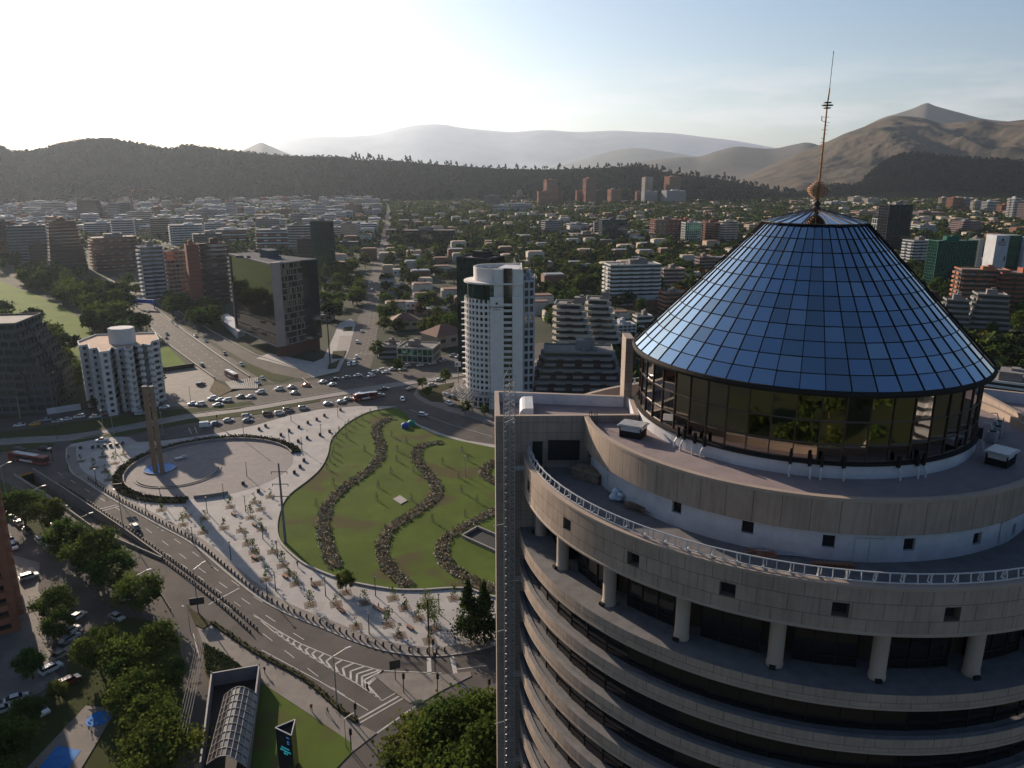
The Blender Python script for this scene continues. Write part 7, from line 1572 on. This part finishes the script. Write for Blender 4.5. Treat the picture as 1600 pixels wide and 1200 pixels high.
road_sign(618, 1063, 2.2, 2.0, 2.6, 'dark square road sign on the left end of the traffic island'); road_sign(187, 783, 2.6, 1.3, 4.5, 'dark road sign on the plaza kerb beside the ring hedge'); road_sign(310, 960, 3.2, 1.8, 2.5, 'grey back of a road sign at the hedge tip near the curved lamp')
P = G(228, 482); mb = MB(); mb.box((0, 0, 5.5), (17, 1.0, 3.0)); 
for s in (-8, 8): mb.box((s, 0, 2.6), (.5, .5, 5.2))
tag(mb.build('overhead_sign', mat('sign_bright_blue', (.02, .12, .5), .6), None, loc=(P.x, P.y, 0), rz=-.3), 'bright blue board across the far end of the highway', 'sign')
# white gate wall at left, tents, low walls
a, b = g2([(74, 648), (127, 640)]); mb = MB(); mb.beam((*a, 1.4), (*b, 1.4), .4, 2.6); tag(mb.build('boundary_wall', m_lav), 'white boundary wall between pyramid block and white apartment block', 'wall')
a, b = g2([(254, 581), (304, 574)]); mb = MB(); mb.beam((*a, 1.2), (*b, 1.2), .4, 2.2); tag(mb.build('boundary_wall', m_black), 'dark wall between the small lawn and the forecourt', 'wall')
for (u, v, c, lb) in ((633, 668, (.03, .07, .35), 'small blue tent at the top tip of the park'), (643, 664, (.03, .25, .18), 'small green tent beside the blue one')):
    P = G(u, v, .3); mb = MB(); mb.box((0, 0, .7), (2.6, 2.4, 1.4), .2); t = [(-1.5, -1.4, 1.4), (1.5, -1.4, 1.4), (1.5, 1.4, 1.4), (-1.5, 1.4, 1.4)]
    for k in range(4): mb.face([t[k], t[(k + 1) % 4], (0, 0, 2.2)])
    tag(mb.build('tent', mat('tent_%d' % u, c, .7), None, loc=(P.x, P.y, .3)), lb, 'tent')
def edge_wall(name, px, h, w, m, label, cat='wall'):
    ln = g2(px); mb = MB(); strip(mb, ln, -w / 2, w / 2, 0, h); tag(mb.build(name, m), label, cat)
edge_wall('highway_barrier', [(207, 487), (260, 537), (300, 567), (335, 592)], 1.0, .5, m_kerb, 'pale barrier along the left edge of the highway', 'barrier')
edge_wall('highway_barrier', [(242, 482), (292, 522), (345, 560), (390, 590)], .9, .5, m_kerb, 'barrier between highway and frontage road', 'barrier')
edge_wall('highway_barrier', [(258, 474), (330, 517), (400, 555), (470, 577)], .4, .6, m_kerb, 'kerb wall on the office side of the frontage road', 'barrier')
# metro canopy
Lf, Rg, Lb_, Rb_ = G(350, 1081, 4), G(403, 1081, 4), G(322, 1188, 4), G(384, 1192, 4)
cn = tag(empty('metro_canopy', (0, 0, 0)), 'arched pale steel grid canopy over the metro entrance at the bottom', 'canopy'); mb = MB(); NI, NJ = 8, 9
def cp(i, j):
    s, t = i / NI, j / NJ; a = Lf.lerp(Lb_, t); b = Rg.lerp(Rb_, t); p = a.lerp(b, s); p.z = 3.2 + 2.0 * math.sin(math.pi * s); return p
for i in range(NI + 1):
    for j in range(NJ): mb.tube(cp(i, j), cp(i, j + 1), .07, 5, cap=False)
for j in range(NJ + 1):
    for i in range(NI): mb.tube(cp(i, j), cp(i + 1, j), .09, 5, cap=False)
mb.build('steel_grid', m_kerb, cn); mb = MB()
for j in range(NJ):
    for i in range(NI): mb.face([cp(i, j) - Vector((0, 0, .1)), cp(i + 1, j) - Vector((0, 0, .1)), cp(i + 1, j + 1) - Vector((0, 0, .1)), cp(i, j + 1) - Vector((0, 0, .1))])
mb.build('canopy_glass', mat('canopy_glass', (.035, .03, .03), .12, spec=.6, var=0), cn); mb = MB()
W4 = [Vector((*p, 0)) for p in g2([(333, 1073), (407, 1060), (388, 1215), (316, 1215)])]
for k in (0, 1, 3): a, b = W4[k], W4[(k + 1) % 4]; mb.beam(a + Vector((0, 0, 1.6)), b + Vector((0, 0, 1.6)), .3, 3.2)
mb.flat([tuple(p.xy) for p in W4], .2, 1)
mb.build('side_wall', [mat('canopy_wall', (.2, .2, .22), .6), m_black], cn)
for k in (0, 1): mb = MB(); mb.tube(W4[k], W4[k] + Vector((0, 0, 3.6)), .12, 6); mb.build('post', m_kerb, cn)
# triangular totem
T = [G(430, 1137, 9), G(455, 1149, 9), G(461, 1124, 9)]; to = tag(empty('totem_sign', (0, 0, 0)), 'dark triangular totem with glowing cyan lettering on the lawn at the bottom', 'sign'); mb = MB(); tp = ccw([tuple(t.xy) for t in T])
mb.prism(tp, 0, 9, 0, top=False); mb.prism(offp(tp, .12), 8.2, 8.3, 1); mb.build('body', [mat('totem_body', (.02, .022, .03), .25, spec=.5), m_black], to); mb = MB()
for i in range(3): mb.beam((*tp[i], 9), (*tp[(i + 1) % 3], 9), .14, .14)
mb.build('rim', m_lav, to)
a, b = T[0], T[1]; d = (b - a); d.z = 0; L_ = d.length; d.normalize(); ang_ = math.atan2(d.y, d.x); nn = Vector((d.y, -d.x, 0)) * .05; m_cy = mat('cyan_light', (.02, .2, .22), .5, em=((.05, .6, .7), .16), var=0)
c0 = a + d * (L_ * .55) + nn
text('#Vitacura', L_ * .165, (c0.x, c0.y, 5.2), (math.pi / 2, 0, ang_), m_cy, to); text('Municipalidad', L_ * .09, (c0.x, c0.y, 5.75), (math.pi / 2, 0, ang_), m_cy, to); text('2019', L_ * .13, (c0.x, c0.y, 4.6), (math.pi / 2, 0, ang_), m_cy, to)
c1 = a + d * (L_ * .76) + nn; mb = MB()
for z_, w_ in ((8.1, .9), (7.3, .7), (6.9, .6)): mb.box((c1.x, c1.y, z_), (w_ * .7, .04, .2), ang_)
mb.build('light_strip', mat('blue_light', (.03, .12, .3), .5, em=((.08, .3, .7), .15), var=0), to)
# tower crane
P = G(210, 345); zc = ZT(P, 210, 297); cr_ = tag(empty('tower_crane', (P.x, P.y, 0), .2), 'red tower crane standing in the dense district below the hill at left', 'crane'); m_cr = mat('crane_red', (.25, .07, .04), .6); mb = MB(); mb.box((0, 0, zc / 2), (2.6, 2.6, zc)); mb.build('tower', m_cr, cr_)
mb = MB(); mb.beam((-14, 0, zc - 1), (42, 0, zc + 1), 1.2, 1.4); mb.beam((0, 0, zc), (-3, 0, zc + 8), 1, 1); mb.beam((-3, 0, zc + 8), (-12, 0, zc), .3, .3); mb.beam((-3, 0, zc + 8), (30, 0, zc + 1), .3, .3); mb.build('jib', m_cr, cr_); mb = MB(); mb.box((2, 1, zc - 2), (3, 2.6, 3)); mb.build('cab', m_whitep, cr_)
# people
def person(u, v, top, label, heading=0.0, stride=.22, z=.15, sc=1.0):
    P = G(u, v); v_ = [(0, 0, .95), (0, 0, 1.2), (0, 0, 1.42), (0, 0, 1.52), (.02, 0, 1.68), (0, .09, .92), (stride, .1, .5), (stride * .7, .1, .06), (stride * .7 + .16, .1, .04), (0, -.09, .92), (-stride * .4, -.1, .5), (-stride, -.1, .08), (-stride + .15, -.1, .04), (0, .2, 1.4), (-.12, .25, 1.12), (0, .26, .88), (0, -.2, 1.4), (.12, -.25, 1.12), (.2, -.26, .9)]
    e = [(0, 1), (1, 2), (2, 3), (3, 4), (0, 5), (5, 6), (6, 7), (7, 8), (0, 9), (9, 10), (10, 11), (11, 12), (2, 13), (13, 14), (14, 15), (2, 16), (16, 17), (17, 18)]; rad = [.15, .15, .16, .06, .11, .1, .07, .05, .04, .1, .07, .05, .04, .065, .05, .04, .065, .05, .04]
    me = bpy.data.meshes.new('person'); me.from_pydata(v_, e, []); o = bpy.data.objects.new('person', me); COL.objects.link(o); md = o.modifiers.new('skin', 'SKIN'); sb = o.modifiers.new('sub', 'SUBSURF'); sb.levels = sb.render_levels = 1
    for k, r in enumerate(rad): me.skin_vertices[0].data[k].radius = (r, r)
    me.skin_vertices[0].data[0].use_root = True; bpy.context.view_layer.update(); ev = o.evaluated_get(bpy.context.evaluated_depsgraph_get()); m2 = bpy.data.meshes.new_from_object(ev); bpy.data.objects.remove(o)
    m2.materials.clear(); m2.materials.append(mat('cloth_trousers', (.03, .035, .05), .9)); m2.materials.append(mat('cloth_' + top, {'dark': (.04, .04, .045), 'white': (.5, .5, .5), 'red': (.3, .04, .03)}[top], .9)); m2.materials.append(mat('skin', (.35, .2, .14), .6)); m2.materials.append(mat('hair', (.03, .02, .015), .8))
    for p in m2.polygons: c = p.center; p.material_index = 0 if c.z < .98 and abs(c.y) < .2 else (3 if c.z > 1.66 or (c.z > 1.55 and c.x < -.01) else (2 if c.z > 1.5 or c.z < .93 else 1)); p.use_smooth = True
    o = bpy.data.objects.new('person', m2); COL.objects.link(o); o.location = (P.x, P.y, z); o.rotation_euler.z = heading; o.scale = (sc,) * 3; tag(o, label, 'person')
for a in ((414, 1053, 'dark', 'person in dark clothes walking on the footpath by the canopy, farthest left'), (487, 1112, 'red', 'person in reddish top walking on the footpath, left of a close pair'), (512, 1117, 'dark', 'person in dark clothes walking on the footpath, right of a close pair'), (465, 886, 'dark', 'person in dark clothes walking beside the curved lawn wall'), (487, 912, 'red', 'person beside a bench near the curved lawn wall'), (711, 1005, 'dark', 'person in dark clothes on the bright paving near the conifers'), (592, 1183, 'dark', 'person in dark clothes on the road at the bottom crossing'), (592, 952, 'red', 'person beside the benches in the long shadow'), (602, 958, 'white', 'person in pale top beside the benches in the long shadow'), (108, 718, 'dark', 'person in dark clothes at the west tip of the plaza'), (252, 780, 'dark', 'person near the south of the ring hedge')):
    person(a[0], a[1], a[2], a[3], heading=(a[0] * 1.3) % 6.28)
# the air between here and the hills

me = bpy.data.meshes.new('haze'); x0, x1, y0, y1, z0, z1 = -26000, 26000, -1500, 34000, -60, 2350
me.from_pydata([(x, y, z) for z in (z0, z1) for y in (y0, y1) for x in (x0, x1)], [], [(0, 2, 3, 1), (4, 5, 7, 6), (0, 1, 5, 4), (2, 6, 7, 3), (0, 4, 6, 2), (1, 3, 7, 5)])
hz = bpy.data.objects.new('haze', me); COL.objects.link(hz); hz['kind'] = 'stuff'; hz['label'] = 'thin bluish haze lying over the valley'; hz['category'] = 'haze'
m = bpy.data.materials.new('haze'); m.use_nodes = True; n = m.node_tree.nodes; n.remove(n['Principled BSDF']); pv = n.new('ShaderNodeVolumePrincipled'); pv.inputs['Color'].default_value = (.72, .84, 1, 1); pv.inputs['Density'].default_value = 2.6e-5; pv.inputs['Anisotropy'].default_value = .5
m.node_tree.links.new(pv.outputs[0], n['Material Output'].inputs['Volume']); me.materials.append(m)
